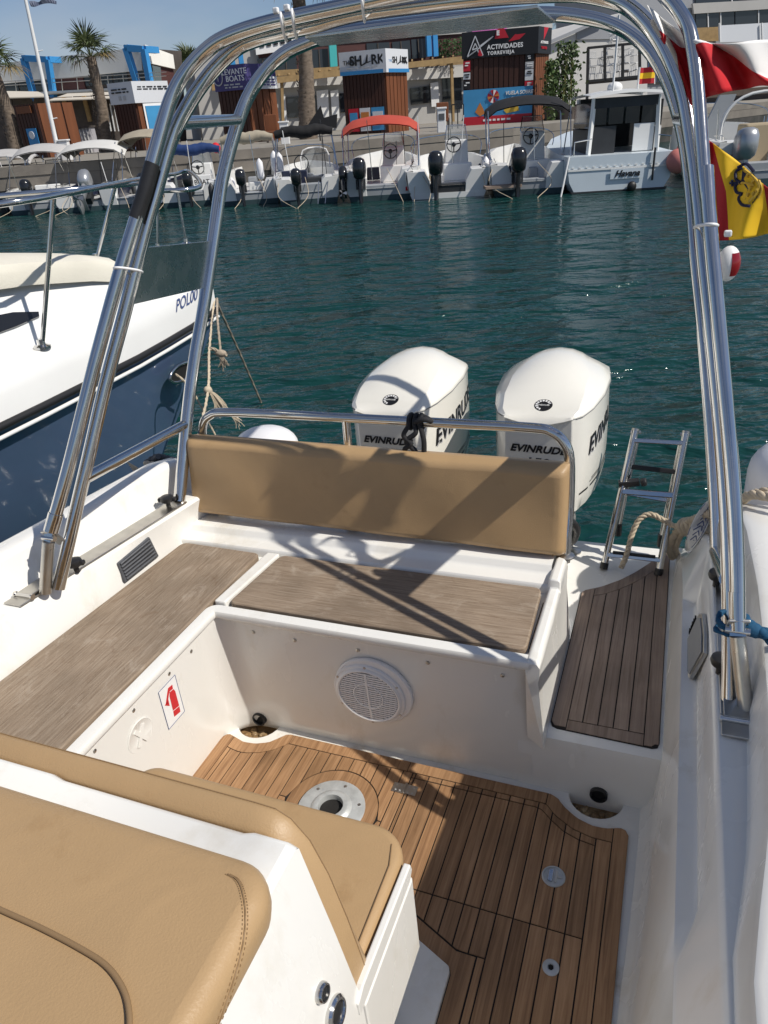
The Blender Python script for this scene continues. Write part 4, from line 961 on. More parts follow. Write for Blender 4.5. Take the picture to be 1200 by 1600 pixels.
laid(mr, [(.08, 2.38, .33), (.105, 2.33, .40), (.14, 2.25, .47), (.18, 2.13, .56), (.21, 2.03, .64), (.245, 1.97, .715), (.31, 1.93, .742), (.40, 1.90, .70)], .0115, 90, dens=12)
for k in range(5):
    c = V(.10+.012*k, 2.33-.02*k, .40+.014*k); n = 14; rr = .024
    u = V(.3, -.6, .7).normalized(); x1 = u.orthogonal().normalized(); y1 = u.cross(x1)
    mr.tube([c+(x1*math.cos(2*PI*i/n)+y1*math.sin(2*PI*i/n))*rr for i in range(n)], .011, 7, closed=True)
mr.tube(smoothpath([(.075, 2.37, .35), (.06, 2.38, .32), (.055, 2.40, .27), (.07, 2.42, .22)]), .014, 8)
mr.tube(smoothpath([(.09, 2.36, .36), (.08, 2.385, .32), (.075, 2.41, .26), (.09, 2.43, .22)]), .013, 8)
tag(mr.build('mooring_rope', 'sea_rope', smooth=70), 'thick beige mooring rope knotted at the port quarter and looped over the step', 'rope')
# cleat with rope on the port gunwale
mb = MB(); mb.ball((.44, 1.80, .70), .045, (1.1, 1.0, .8), 12, 8); laid(mb, [(.40, 1.83, .72), (.46, 1.78, .73), (.50, 1.72, .70)], .014, 90, dens=10)
tag(mb.build('rope_coil', 'sea_rope', smooth=70), 'end of beige rope wound on the port gunwale', 'rope')
# starboard cleat ropes
sr = MB()
c0 = BP(245, 738, 'y', 2.02)
for k in range(4):
    laid(sr, [c0+V(-.06+.004*k, .02, -.02+.016*k), c0+V(-.03, -.012, .0+.014*k), c0+V(.02, -.01, .006+.012*k), c0+V(.05, .02, .0+.012*k)], .009, 110, dens=10)
for k in range(10):
    a = c0+V(-.06, .0, -.01); sr.tube(smoothpath([a, a+V(-.02, 0, -.01+.003*k), a+V(-.05-.004*k, .01, -.03+.008*k)]), .0022, 5)
tag(sr.build('frayed_rope', 'sea_rope', smooth=70), 'frayed beige rope end on the starboard cleat beside the arch', 'rope')
gr = MB()
for k in range(3): laid(gr, [c0+V(-.07, .03, .0+.012*k), c0+V(-.02, .05, .03+.008*k), c0+V(.05, .05, .022+.008*k), c0+V(.12, .04, .015+.01*k)], .010, 100, dens=10)
gr.tube([c0+V(-.04, .04, .03), c0+V(.0, .03, .055)], .012, 8)
tag(gr.build('grey_rope', 'grey_rope', smooth=70), 'dark grey mooring line on the starboard cleat beside the arch', 'rope')
mb = MB(); laid(mb, [(-.86, 2.06, .36), (-.80, 2.03, .44), (-.74, 2.03, .45), (-.70, 2.06, .38)], .016, 80, dens=12); laid(mb, [(-.79, 2.03, .42), (-.75, 2.02, .46), (-.68, 2.03, .40), (-.66, 2.06, .33)], .016, 80, dens=12)
tag(mb.build('rope_bundle', 'sea_rope', smooth=70), 'bundle of beige rope in the engine well under the backrest', 'rope')

def fender(c, r, h, label, tilt=0.):
    t = thing('fender', label, 'fender', c)
    c = Vector(c); R3 = Matrix.Rotation(tilt, 3, 'Y')
    prof = [(0, -h)] + [(r*math.cos(a), -h+r*1.0+r*math.sin(a)*1.0) for a in [-PI/2+PI/2*i/6 for i in range(1, 7)]] + [(r, 0)] + [(r*math.cos(a), h-r*.62+r*.62*math.sin(a)) for a in [PI/2*i/8 for i in range(0, 8)]] + [(r*.10, h), (0, h)]
    mb = MB(); mb.lathe(prof, c, R3 @ Vector((0, 0, 1)), 36); mb.build('body', 'fender_white', t, smooth=50); return t
fender((-1.50, 2.30, .42), .135, .272, 'white fender standing behind the backrest, only its round top showing')
fender((.43, 2.20, .42), .185, .375, 'large white fender outside the port gunwale at the right edge')
# wheel-like wire rack under the backrest
mb = MB(); wc = V(-1.33, 2.12, .29); n = 28
mb.tube([wc+V(.15*math.cos(2*PI*k/n), .15*math.sin(2*PI*k/n), .09*math.sin(2*PI*k/n)) for k in range(n)], .010, 8, closed=True)
for k in range(16):
    a = 2*PI*k/16; mb.tube([wc, wc+V(.15*math.cos(a), .15*math.sin(a), .09*math.sin(a))], .002, 5)
mb.lathe([(.02, -.02), (.02, .02), (0, .02)], wc, (0, -.5, .86), 12)
tag(mb.build('spoked_wheel', 'grey_plastic', smooth=50), 'dark spoked wheel lying in the engine well under the backrest', 'wheel')

# ================================================================== FLAGS ON THE PORT LEG
def flag(name, label, rows, ycol, mats, wave, pole_pts=None):
    # rows: list of pixel polylines from top to bottom, each the same length
    mb = MB(); grid = []
    for r in rows: grid.append([BP(px, py, 'y', ycol(px, i/(len(rows)-1))) for i, (px, py) in [(rows.index(r), q) for q in r]])
    return grid
def resample(row, n):
    P = [Vector((x, y, 0)) for x, y in row]; Q = smoothpath(P, 12); out = []
    for i in range(n):
        t = i/(n-1)*(len(Q)-1); a = int(min(t, len(Q)-2)); out.append(Q[a].lerp(Q[a+1], t-a))
    return out
def cloth(rows, n, per, ydepth, matfn):
    R = [resample(r, n) for r in rows]; G = []
    for a, b in zip(R, R[1:]):
        for k in range(per): G.append([p.lerp(q, k/per) for p, q in zip(a, b)])
    G.append(R[-1]); m_ = len(G); mb = MB(); W = []
    for i, row in enumerate(G):
        W.append([BP(p.x, p.y, 'y', ydepth(j/(n-1), i/(m_-1))) for j, p in enumerate(row)])
    for i in range(m_-1):
        for j in range(n-1):
            mb.mi = matfn((j+.5)/(n-1), (i+.5)/(m_-1)); 
            k = len(mb.v); mb.v += [W[i][j], W[i][j+1], W[i+1][j+1], W[i+1][j]]; mb.f.append([k, k+1, k+2, k+3]); mb.m.append(mb.mi)
    # weld
    return mb, W
def weld(o):
    bm = bmesh.new(); bm.from_mesh(o.data); bmesh.ops.remove_doubles(bm, verts=bm.verts, dist=1e-5); bm.to_mesh(o.data); bm.free(); o.data.shade_smooth()
    s = o.modifiers.new('solid', 'SOLIDIFY'); s.thickness = .0012
rows = [[(1010, 8), (1048, 38), (1090, 62), (1135, 68), (1200, 62), (1290, 70)], [(1030, 48), (1066, 74), (1100, 67), (1145, 86), (1196, 122), (1290, 150)], [(1075, 182), (1098, 156), (1125, 146), (1160, 140), (1210, 136), (1290, 190)]]
mb, W = cloth(rows, 40, 10, lambda u, v: 1.76+.035*math.sin(u*9+v*2)+.025*math.sin(u*17-v*3)+.02*v, lambda u, v: 0 if v < .5 else 1)
o = mb.build('flag', ['flag_white', 'flag_red'], fix=False); weld(o); tag(o, 'white over red flag flying from the port arch leg', 'flag', 'flags on the port arch leg')
rows = [[(1098, 212), (1120, 228), (1160, 258), (1196, 290), (1240, 318), (1300, 340)], [(1110, 300), (1140, 300), (1168, 318), (1202, 330), (1245, 345), (1300, 360)], [(1118, 376), (1145, 375), (1175, 371), (1206, 365), (1245, 372), (1300, 380)]]
mb, W = cloth(rows, 44, 12, lambda u, v: 1.72+.035*math.sin(u*8+v*3)+.015*math.sin(u*19+v*5), lambda u, v: 0 if u < .165 else (1 if u < .57 else 0))
sf = thing('flag', 'red and yellow striped flag with a crown emblem on the port arch leg', 'flag', W[-1][0], 'flags on the port arch leg')
o = mb.build('cloth', ['flag_crimson', 'flag_yellow'], sf, fix=False); weld(o)
def onflag(px, py): return BP(px, py, 'y', 1.70)
bvf = BVHTree.FromPolygons([p for p in mb.v], [list(f) for f in mb.f])
def stick(poly, m, nm):
    mm = MB(); pts = []
    for px, py in poly:
        d = _ray(QB, px, py).normalized(); h = bvf.ray_cast(CAM_B, d, 10.); pts.append((h[0] if h[0] else onflag(px, py))-d*.003)
    mm.poly(pts); return mm.build(nm, m, sf)
def fl_strip(pts, wpx, m, nm):
    mm = MB(); P = []
    Q = [Vector((x, y, 0)) for x, y in pts]; Q = smoothpath(Q, 6)
    for px in Q:
        d = _ray(QB, px.x, px.y).normalized(); h = bvf.ray_cast(CAM_B, d, 10.); P.append((h[0] if h[0] else onflag(px.x, px.y))-d*.004)
    mm.tube(P, wpx/FPX*2.1/2, 6); return mm.build(nm, m, sf)
stick([(1160, 266), (1178, 272), (1188, 288), (1186, 304), (1176, 318), (1164, 312), (1168, 296), (1158, 282)], 'flag_navy', 'crown_cap')
for pts in ([(1160, 262), (1150, 268), (1150, 280), (1158, 286)], [(1157, 284), (1149, 290), (1151, 300), (1160, 303)], [(1160, 302), (1154, 310), (1160, 320), (1172, 322)], [(1152, 262), (1166, 256), (1178, 268)]): fl_strip(pts, 3.2, 'flag_navy', 'crown_arch')
fl_strip([(1140, 286), (1152, 286)], 3.0, 'flag_navy', 'crown_cross'); fl_strip([(1144, 281), (1144, 291)], 2.6, 'flag_navy', 'crown_cross')
fl_strip([(1163, 266), (1176, 276), (1186, 290), (1180, 304), (1170, 316)], 2.8, 'flag_gold', 'crown_band')
fl_strip([(1154, 286), (1166, 286), (1178, 290)], 2.4, 'flag_gold', 'crown_band')
for q in ((1168, 274), (1176, 284), (1172, 294), (1176, 302), (1182, 296), (1168, 304)): fl_strip([q, (q[0]+2, q[1]+1)], 4.2, 'flag_gold', 'crown_pearl')
fl_strip([(1186, 282), (1190, 296), (1184, 310)], 2.4, 'flag_gold', 'crown_band')

# ================================================================== THE MOORED BOAT ON THE LEFT
FRAME = 'W'
mat('hull_blue', (.075, .115, .20), .10, coat=1., var=.08, vs=2, rvar=.05, bump=.01, bs=3)
mat('hull_white', (.76, .76, .74), .3, var=.04, vs=2, coat=.2, dirt=(.6, .58, .52), ds=3, dth=.66)
mat('canvas_cream', (.66, .63, .54), .8, var=.06, vs=4, bump=.2, bs=120)
mat('smoked_glass', (.012, .013, .015), .06, coat=.5)
mat('rubber_black', (.012, .012, .013), .5)
BOWW = V(-1.16, 5.46, 0); UU = V(-.63, -.777, 0); VV = V(.777, -.63, 0)
def NB(u, v, z): return BOWW + UU*u + VV*v + V(0, 0, z)
nb = thing('moored_boat', 'blue and white cabin boat moored alongside with its bow at the left edge', 'boat', NB(2.5, 0, 0))
HW_ = [(0, .015), (.15, .085), (.4, .2), (.8, .345), (1.43, .54), (2.02, .72), (2.8, .92), (3.6, 1.08), (4.6, 1.2), (6.5, 1.28)]
us = [0, .08, .2, .4, .7, 1.0, 1.4, 1.8, 2.3, 2.9, 3.6, 4.5, 5.5, 6.5]
def ringn(u):
    h = lerp(HW_, u); sheer = lerp([(0, 1.20), (1, 1.16), (6.5, 1.10)], u)
    def sec(k, z, du=0): return (k, z)
    keel_u = u + lerp([(0, 1.05), (1.0, .6), (3, 0), (7, 0)], u)
    pts = []
    prof = [(1.0, sheer, 0), (.97, sheer-.04, .01), (.86, sheer-.35, .25), (.70, sheer-.70, .55), (.50, .15, .85), (.22, -.15, 1.0), (0, -.35, 1.05)]
    k = lerp([(0, 1), (3, 0), (7, 0)], u)
    return [NB(u+s*k, h*f, z) for f, z, s in prof]
rg = [ringn(u) for u in us]
mb = MB(); mb.loft(rg, closed=False); mb.loft([[NB((p-BOWW).dot(UU), -(p-BOWW).dot(VV), p.z) for p in r] for r in rg], closed=False); mb.build('hull', 'hull_blue', nb, smooth=60)
mb = MB()
for s in (1, -1): mb.tube([NB(u, s*(lerp(HW_, u)+.008), lerp([(0, 1.20), (1, 1.16), (6.5, 1.10)], u)) for u in us], .022, 8)
mb.build('rub_rail', 'rubber_black', nb, smooth=60)
mb = MB()
for s in (1, -1): mb.tube([NB(u, s*(lerp(HW_, u)+.004), lerp([(0, 1.20), (1, 1.16), (6.5, 1.10)], u)-.055) for u in us], .012, 8)
mb.build('hull_stripe', 'hull_white', nb, smooth=60)
CRN = [(0, 0), (.35, .03), (.7, .15), (1.0, .24), (1.6, .34), (3, .46), (6.5, .52)]
def deckring(u):
    h = lerp(HW_, u); z0 = lerp([(0, 1.20), (1, 1.16), (6.5, 1.10)], u)+.01; zt = lerp([(0, 1.42), (1, 1.41), (3, 1.40), (6.5, 1.42)], u)
    cr_ = lerp(CRN, u)
    f = [(1.0, z0), (.985, z0+(zt-z0)*.5), (.95, zt-.02), (.91, zt), (.80, zt+.01), (.68, zt+.02+cr_*.35), (.5, zt+.03+cr_*.86), (.3, zt+.03+cr_*.97), (0, zt+.03+cr_)]
    return [NB(u, h*k, z) for k, z in f] + [NB(u, -h*k, z) for k, z in f[-2::-1]]
mb = MB(); mb.loft([deckring(u) for u in us], closed=False); mb.poly(deckring(0)); ndeck = bv(mb.build('deck', 'hull_white', nb, smooth=45))
# sun pad on the cabin top
rr = []
for u in (.82, .87, 1.1, 1.5, 2.0, 2.6, 3.2, 4.0, 5.0):
    h = lerp(HW_, u)*.62; zt = lerp([(0, 1.42), (1, 1.41), (3, 1.40), (6.5, 1.42)], u)+.03+lerp(CRN, u); e = .0 if u == .82 else .07
    rr.append([NB(u, h*k, zt+d) for k, d in ((1, -.06), (1.01, -.01+e*.3), (.95, e*.8), (.6, e+.01), (0, e+.015), (-.6, e+.01), (-.95, e*.8), (-1.01, -.01+e*.3), (-1, -.06))])
mb = MB(); mb.loft(rr, closed=False); mb.poly(rr[0]); mb.build('sun_pad', 'canvas_cream', nb, smooth=50)
# side window
P = paste(ndeck, [(-50, 540), (-30, 500), (20, 490), (60, 489), (61, 496), (25, 512)], .004, QW, CAM_W)
mb = MB(); mb.prism(P, (.006, -.010, .008)); mb.build('cabin_window', 'smoked_glass', nb)
# bow rail
def st(pb_, pt, zb, zt):
    b = WP(*pb_, 'z', zb); d = _ray(QW, *pt); t_ = None
    # top on the vertical plane through the base, facing the camera
    k = (b.y*1.0)/d.y; t_ = CAM_W + d*k; return b, t_
stan = []
for pb_, pt in (((66, 541), (84, 306)), ((151, 406), (180, 290)), ((247, 388), (246, 285)), ((291, 380), (273, 272))):
    zb = {66: 1.42, 151: 1.66, 247: 1.45, 291: 1.43}[pb_[0]]
    b, t_ = st(pb_, pt, zb, 0); stan.append((b, t_))
    mb = MB(); mb.tube([b, t_], .0125, 10); s_ = mb.build('rail_stanchion', 'steel', nb, smooth=60)
    mb = MB(); mb.lathe([(.045, -.01), (.045, .004), (.022, .012), (.02, .04), (0, .04)], b, (0, 0, 1), 18); mb.build('stanchion_foot', 'steel', s_, smooth=40)
t0, t1, t2, t3 = [s[1] for s in stan]
near = [t0+V(-.75, -.75, -.05), t0+V(-.35, -.33, -.015), t0, t0.lerp(t3, .5)+V(.03, 0, .01), t3, t3+V(.10, .14, .01), NB(-.05, 0, t3.z+.0)]
far_ = [NB(-.05, 0, t3.z), NB(.15, -.28, t3.z), t2+V(-.1, .1, 0), t1, t1+V(-1.2, -.6, 0), t1+V(-2.6, -1.6, -.05)]
mb = MB(); mb.tube(smoothpath(near+far_[1:], 6), .016, 12); mb.build('bow_rail', 'steel', nb, smooth=60)
# hawse fitting on the topside
hb = WP(246, 567, 'x', -1.36)
c = NB(.62, lerp(HW_, .62)*.90+.012, .93); tx = (NB(.9, lerp(HW_, .9)*.9, .93)-NB(.4, lerp(HW_, .4)*.9, .93)).normalized(); up_ = V(0, 0, 1); nn = tx.cross(up_).normalized()
if nn.dot(CAM_W-c) < 0: nn = -nn
n = 28; ring = [c+nn*.02+tx*.14*math.cos(2*PI*k/n)+up_*.055*math.sin(2*PI*k/n) for k in range(n)]
mb = MB(); mb.tube(ring, .012, 8, closed=True); hf = mb.build('hawse_rim', 'steel', nb, smooth=60)
mb = MB(); mb.poly([c+nn*.016+tx*.135*math.cos(2*PI*k/n)+up_*.05*math.sin(2*PI*k/n) for k in range(n)]); mb.build('hawse_hole', 'dark_void', hf)
# registration
mb = text_mb('POL0011', 1., (0, 0, 0), (1, 0, 0), (0, 1, 0), bold=.012, spacing=1.0, depth=0)
hp = []
for p in mb.v:      # lettering laid along the topside
    hp.append((274+p.x*12.0+p.y*1.5, 488-p.x*7.4-p.y*28))
mb.v = paste(ndeck, hp, .004, QW, CAM_W); mb.build('registration', 'blue_print', nb, fix=False)

# mooring lines of that boat
def line(pts, r, m, label, extra=None):
    mb = MB(); laid(mb, pts, r, 55, dens=10, n=5)
    if extra: extra(mb)
    return tag(mb.build('mooring_line', m, smooth=70), label, 'rope', 'mooring lines at the moored bow')
def fray(mb, p, n, l, dirs, r=.0026):
    n = int(n*1.7)
    for k in range(n):
        d = Vector(dirs)+V(random.uniform(-.3, .3), random.uniform(-.3, .3), random.uniform(-.25, .25)); d.normalize(); q = random.uniform(.55, 1.)
        mb.tube(smoothpath([p, p+d*l*.3*q+V(0, 0, .008), p+d*l*.6*q+V(0, 0, -.012), p+d*l*.75*q+V(random.uniform(-.02, .02), 0, -.05*q)], 4), r, 5)
bt = NB(-.02, 0, 1.25)
w1 = WP(410, 624, 'z', 0)
line([bt, bt.lerp(w1, .5)+V(0, 0, -.03), w1+V(0, 0, -.1)], .010, 'sea_rope_old', 'taut rope running from the moored bow straight down into the water')
k1 = WP(345, 552, 'y', 4.9); k1b = WP(327, 545, 'y', 4.9); k2 = WP(325, 610, 'y', 4.5); e2 = WP(308, 690, 'y', 3.9)
line([bt+V(-.01, 0, .02), k1b, k2, e2], .011, 'sea_rope', 'slack rope from the moored bow with a frayed tail above the backrest rail', lambda m_: (fray(m_, k2, 26, .22, (.55, -.1, -.8)), m_.ball(k2, .03, (1, 1, 1), 8, 6), fray(m_, k2+V(.1, 0, -.17), 8, .14, (.8, 0, -.5))))
line([bt+V(.01, 0, .02), WP(340, 500, 'y', 5.1), k1], .009, 'sea_rope_old', 'short rope from the moored bow ending in a frayed knot', lambda m_: (fray(m_, k1+V(-.05, 0, 0), 18, .13, (.8, 0, -.35)), m_.ball(k1, .026, (1.6, 1, 1), 8, 6), fray(m_, k1, 12, .11, (.1, 0, -1)), laid(m_, [k1b, k1+V(-.04, 0, .03), k1, k1+V(.04, 0, -.02)], .012, 70)))
line([NB(.55, .24, .80), WP(275, 585, 'y', 4.6), WP(300, 610, 'y', 4.55), WP(330, 640, 'y', 4.5)+V(0, 0, -.2)], .007, 'sea_rope', 'thin pale line leading from the hull fitting of the moored boat')

# ================================================================== THE QUAY
mat('concrete', (.19, .17, .145), .9, var=.18, vs=1.2, bump=.4, bs=12, dirt=(.14, .125, .11), ds=1.1, dth=.55)
mat('paving', (.25, .23, .195), .85, var=.1, vs=.8, bump=.2, bs=20)
mat('quay_dark', (.07, .065, .06), .95, var=.3, vs=.9, dirt=(.02, .025, .02), ds=.7, dth=.45)
QZ = 1.5
qe = [(-60, 33), (-30, 30.5), (-13.5, 29.6), (-3, 31.4), (7, 36), (12, 40.5), (23, 51), (60, 85)]
mb = MB(); mb.prism([(x, y, QZ-.28) for x, y in qe]+[(300, 330, QZ-.28), (-300, 330, QZ-.28), (-300, 33, QZ-.28)], (0, 0, .28)); kind(mb.build('quay', 'paving'), 'structure')
mb = MB(); mb.loft([[(x-.02, y-.06, QZ-.30), (x-.02, y-.06, QZ+.03), (x, y+.5, QZ+.03)] for x, y in qe], closed=False)
kind(mb.build('quay_edge', 'concrete'), 'structure')
mb = MB(); mb.loft([[(x, y, QZ-.30), (x, y+.02, -.6)] for x, y in qe], closed=False); kind(mb.build('quay_wall', 'quay_dark'), 'structure')
mb = MB(); mb.loft([[(x, y-.02, QZ-.75), (x, y-.02, QZ-.31)] for x, y in qe], closed=False); kind(mb.build('quay_beam', 'concrete'), 'structure')

# ================================================================== BUILDINGS AND KIOSKS
mat('wall_white', (.42, .41, .39), .85, var=.05, vs=.6)
mat('wall_parapet', (.78, .76, .70), .9, var=.06, vs=.5)
mat('maroon_panel', (.075, .028, .026), .7, var=.15, vs=2, stretch=(1, 1, 6))
mat('glass_dark', (.02, .024, .03), .05, spec=.8)
mat('glass_pale', (.10, .13, .14), .06, spec=.8)
mat('blue_paint', (.04, .25, .55), .5, var=.05, vs=2)
mat('teal_paint', (.06, .42, .42), .5)
mat('rust_shaded_tone', (.042, .013, .007), .6, var=.25, vs=1.5, stretch=(3, 3, .3), rvar=.1)  # kiosk fronts: their shade is put into this darker colour
mat('rust_lit_tone', (.15, .05, .018), .6, var=.25, vs=1.5, stretch=(3, 3, .3), rvar=.1)  # same cladding, painted lighter for the sunlit sides; reused on the chairs
mat('timber', (.30, .20, .09), .8, var=.2, vs=3)
mat('timber_dark', (.09, .075, .065), .85, var=.2, vs=3)
mat('sign_purple', (.055, .045, .16), .5, var=.05); mat('sign_blue', (.03, .20, .45), .5); mat('sign_black', (.012, .012, .014), .45)
mat('sign_red', (.45, .015, .03), .5); mat('sign_pink', (.55, .12, .42), .5); mat('sign_sky', (.05, .26, .50), .5, var=.1, vs=1.5)
mat('sign_pale', (.60, .62, .65), .6); mat('hedge_green', (.03, .10, .025), .8, var=.4, vs=8, bump=.8, bs=20)
mat('awning', (.55, .50, .42), .85, var=.05, vs=2); mat('orange_spot', (.5, .18, .04), .6)
mat('grey_wall', (.30, .31, .33), .85, var=.05, vs=.4); mat('stucco', (.55, .54, .52), .9, var=.04, vs=.5)
mat('white_paint', (.72, .72, .71), .5, var=.04, vs=3); mat('locker_grey', (.40, .39, .41), .5, var=.05, vs=3)

def wall_frame(pl, pr, depth_l, depth_r):
    """vertical facade plane from two pixel columns with ground distances; returns point function (px,py)->point on that plane"""
    a = WP(pl[0], pl[1], 'y', depth_l); b = WP(pr[0], pr[1], 'y', depth_r); d = V(b.x-a.x, b.y-a.y, 0).normalized(); n = V(d.y, -d.x, 0)
    if n.y > 0: n = -n
    def pt(px, py, out=0.):
        r = _ray(QW, px, py); o = V(a.x, a.y, 0)+n*out
        t = (o-V(0, 0, 0)-CAM_W).dot(n)/r.dot(n); return CAM_W + r*t
    return pt, n, d
def quad(mb, pt, c, out, th):
    P = [pt(x, y, out) for x, y in c]; n = (P[1]-P[0]).cross(P[3]-P[0]).normalized()
    if n.dot(CAM_W-P[0]) < 0: n = -n
    mb.prism([p+n*th*.0 for p in P], -n*th*-1 if False else n*th); return mb
def onpanel(root, name, pt, c, out, th, m, label=None):
    mb = MB(); quad(mb, pt, c, out, th); o = mb.build(name, m, root)
    if label: o['label'] = label
    return o

# --- club building, left
pt, n, d = wall_frame((0, 245), (235, 245), 66, 60)
cb = thing('club_building', 'low modern building with pale parapet and blue steel frames behind the left palms', 'building', V(-20, 66, QZ))
def solid(root, name, pt, c, depth, m):                 # a volume behind the facade
    P = [pt(x, y) for x, y in c]; nn = V(n.x, n.y, 0)
    mb = MB(); mb.prism(P, -nn*depth); return mb.build(name, m, root)
solid(cb, 'wall', pt, [(-90, 122), (222, 75), (236, 240), (-60, 270)], 4.6, 'timber_dark')
# return wall to the right
def plane2(a, b):
    d = V(b.x-a.x, b.y-a.y, 0).normalized(); n_ = V(d.y, -d.x, 0)
    if n_.dot(CAM_W-a) < 0: n_ = -n_
    def pt_(px, py, out=0.):
        r = _ray(QW, px, py); return CAM_W + r*((V(a.x, a.y, 0)+n_*out-CAM_W).dot(n_)/r.dot(n_))
    return pt_, n_
c_r = pt(229, 150); pr_, nr = plane2(c_r, c_r-n*4.6)
def onp(name, pt_, c, out, th, m): return onpanel(cb, name, pt_, c, out, th, m)
onp('parapet', pt, [(-90, 110), (222, 74), (226, 110), (-90, 140)], .06, .25, 'wall_parapet')
onp('side_parapet', pr_, [(223, 70), (267, 86), (270, 108), (226, 98)], .80, .2, 'wall_parapet')
onp('side_wall', pr_, [(226, 96), (270, 108), (274, 150), (230, 150)], .75, .06, 'maroon_panel')
for c in ([(237, 102), (250, 105), (252, 130), (239, 129)],):
    w_ = onp('window', pr_, c, .90, .05, 'glass_pale')
    onpanel(w_, 'mullion', pr_, [(243, 104), (244.5, 104), (246, 130), (244.5, 130)], .08, .05, 'white_paint') if False else None
for x0, x1 in ((-60, 0), (2, 26), (28, 48), (52, 76), (127, 147), (150, 172), (174, 196), (203, 224)):
    y0 = 122-(x0-0)*.128+ (0); w_ = onp('window', pt, [(x0, 116-x0*.125+1), (x1, 116-x1*.125+1), (x1+5, 148-x1*.10), (x0+5, 148-x0*.10)], .05, .05, 'glass_dark')
for x0, x1 in ((77, 126),): onp('cladding', pt, [(x0, 106), (x1, 105), (x1+10, 140), (x0+4, 143)], .05, .14, 'maroon_panel')
for k, (a, b) in enumerate((((35, 88), (75, 88)), ((195, 72), (225, 72)))):
    fr = MB(); x0, x1 = a[0], b[0]; yb = 158 if k == 0 else 132
    tl_, tr_ = pt(x0+2, a[1]+3, 1.4), pt(x1, a[1]+5, 1.4); blp, brp = pt(x0+20, yb, 1.4), pt(x1+9, yb-5, 1.4)
    for p, q in ((tl_, tr_), (tl_, blp), (tr_, brp), (tl_, tl_-n*1.4), (tr_, tr_-n*1.4)): fr.bar(p, q, .38, .38)
    fr.build('steel_frame', 'blue_paint', cb)
mb = MB()
for x in range(0, 260, 24): mb.tube([pt(x, 128-x*.06, 1.5), pt(x+2, 150-x*.075, 1.5)], .03, 5)
for dy in (0, 6): mb.tube([pt(x, 128+dy-x*.06, 1.5) for x in (-40, 260)], .025, 5)
mb.build('balcony_rail', 'steel_dull', cb)
mb = MB(); mb.prism([pt(-60, 150, 1.6), pt(262, 133, 1.6), pt(262, 136, 1.6), pt(-60, 154, 1.6)], -n*-.1); mb.prism([pt(-60, 150, 0), pt(262, 133, 0), pt(262, 133, 1.6), pt(-60, 150, 1.6)], (0, 0, -.2)); mb.build('balcony_slab', 'wall_parapet', cb)
# terrace awnings in front
def awning(c, label, y):
    P = [WP(px, py, 'y', yy) for (px, py), yy in zip(c, y)]
    mb = MB(); mb.prism(P, (0, 0, -.08)); return tag(mb.build('awning', 'awning', bevel=.02), label, 'awning', 'pale terrace awnings')
awning([(0, 152), (76, 150), (60, 143), (0, 142)], 'pale sagging awning at the left edge above the brown kiosk', (50, 50, 57, 57))
awning([(76, 156), (185, 152), (185, 143), (105, 146)], 'long white awning behind the left palm', (50, 50, 57, 57))
# timber screen wall under the terrace
pts_, ns_, ds_ = wall_frame((0, 250), (240, 240), 52, 52)
tw = thing('timber_terrace', 'dark timber terrace screen under the club building', 'screen', V(-18, 52, QZ))
for k in range(9):
    x0 = -40+k*31; mb = MB(); quad(mb, pts_, [(x0, 158-k*1.5), (x0+29, 157-k*1.5), (x0+33, 246-k), (x0+3, 248-k)], 0, .1); mb.build('screen_panel', 'timber_dark', tw)
for x, y0, y1 in ((131, 150, 190), (160, 150, 235), (100, 152, 240)):
    mb = MB(); mb.bar(pts_(x, y0, .3), pts_(x+10, y1, .3), .22, .22); mb.build('timber_post', 'timber', tw)
for k in range(3):
    mb = MB(); mb.bar(pts_(166+k*6, 162, .4), pts_(174+k*6, 205, .4), .18, .05); mb.build('white_slat', 'white_paint', tw)
# white locker
lk = thing('storage_locker', 'grey white slatted storage locker beside the left palm', 'locker', V(-13, 46, QZ))
pl_, nl_, dl_ = wall_frame((100, 250), (148, 250), 45.5, 45.5)
mb = MB(); P = [pl_(x, y) for x, y in ((101, 204), (138, 198), (150, 247), (112, 251))]; mb.prism(P, -nl_*1.0); mb.build('body', 'locker_grey', lk)
for k in range(7): 
    mb = MB(); a = 103+k*5.2; mb.bar(pl_(a, 204-k*.7, .03), pl_(a+11, 248-k*.5, .03), .05, .04); mb.build('slat', 'white_paint', lk)
mb = MB(); mb.prism([pl_(100, 202, .1), pl_(139, 196, .1), pl_(139, 199, .1), pl_(100, 205, .1)], -nl_*1.1); mb.build('lid', 'timber_dark', lk)

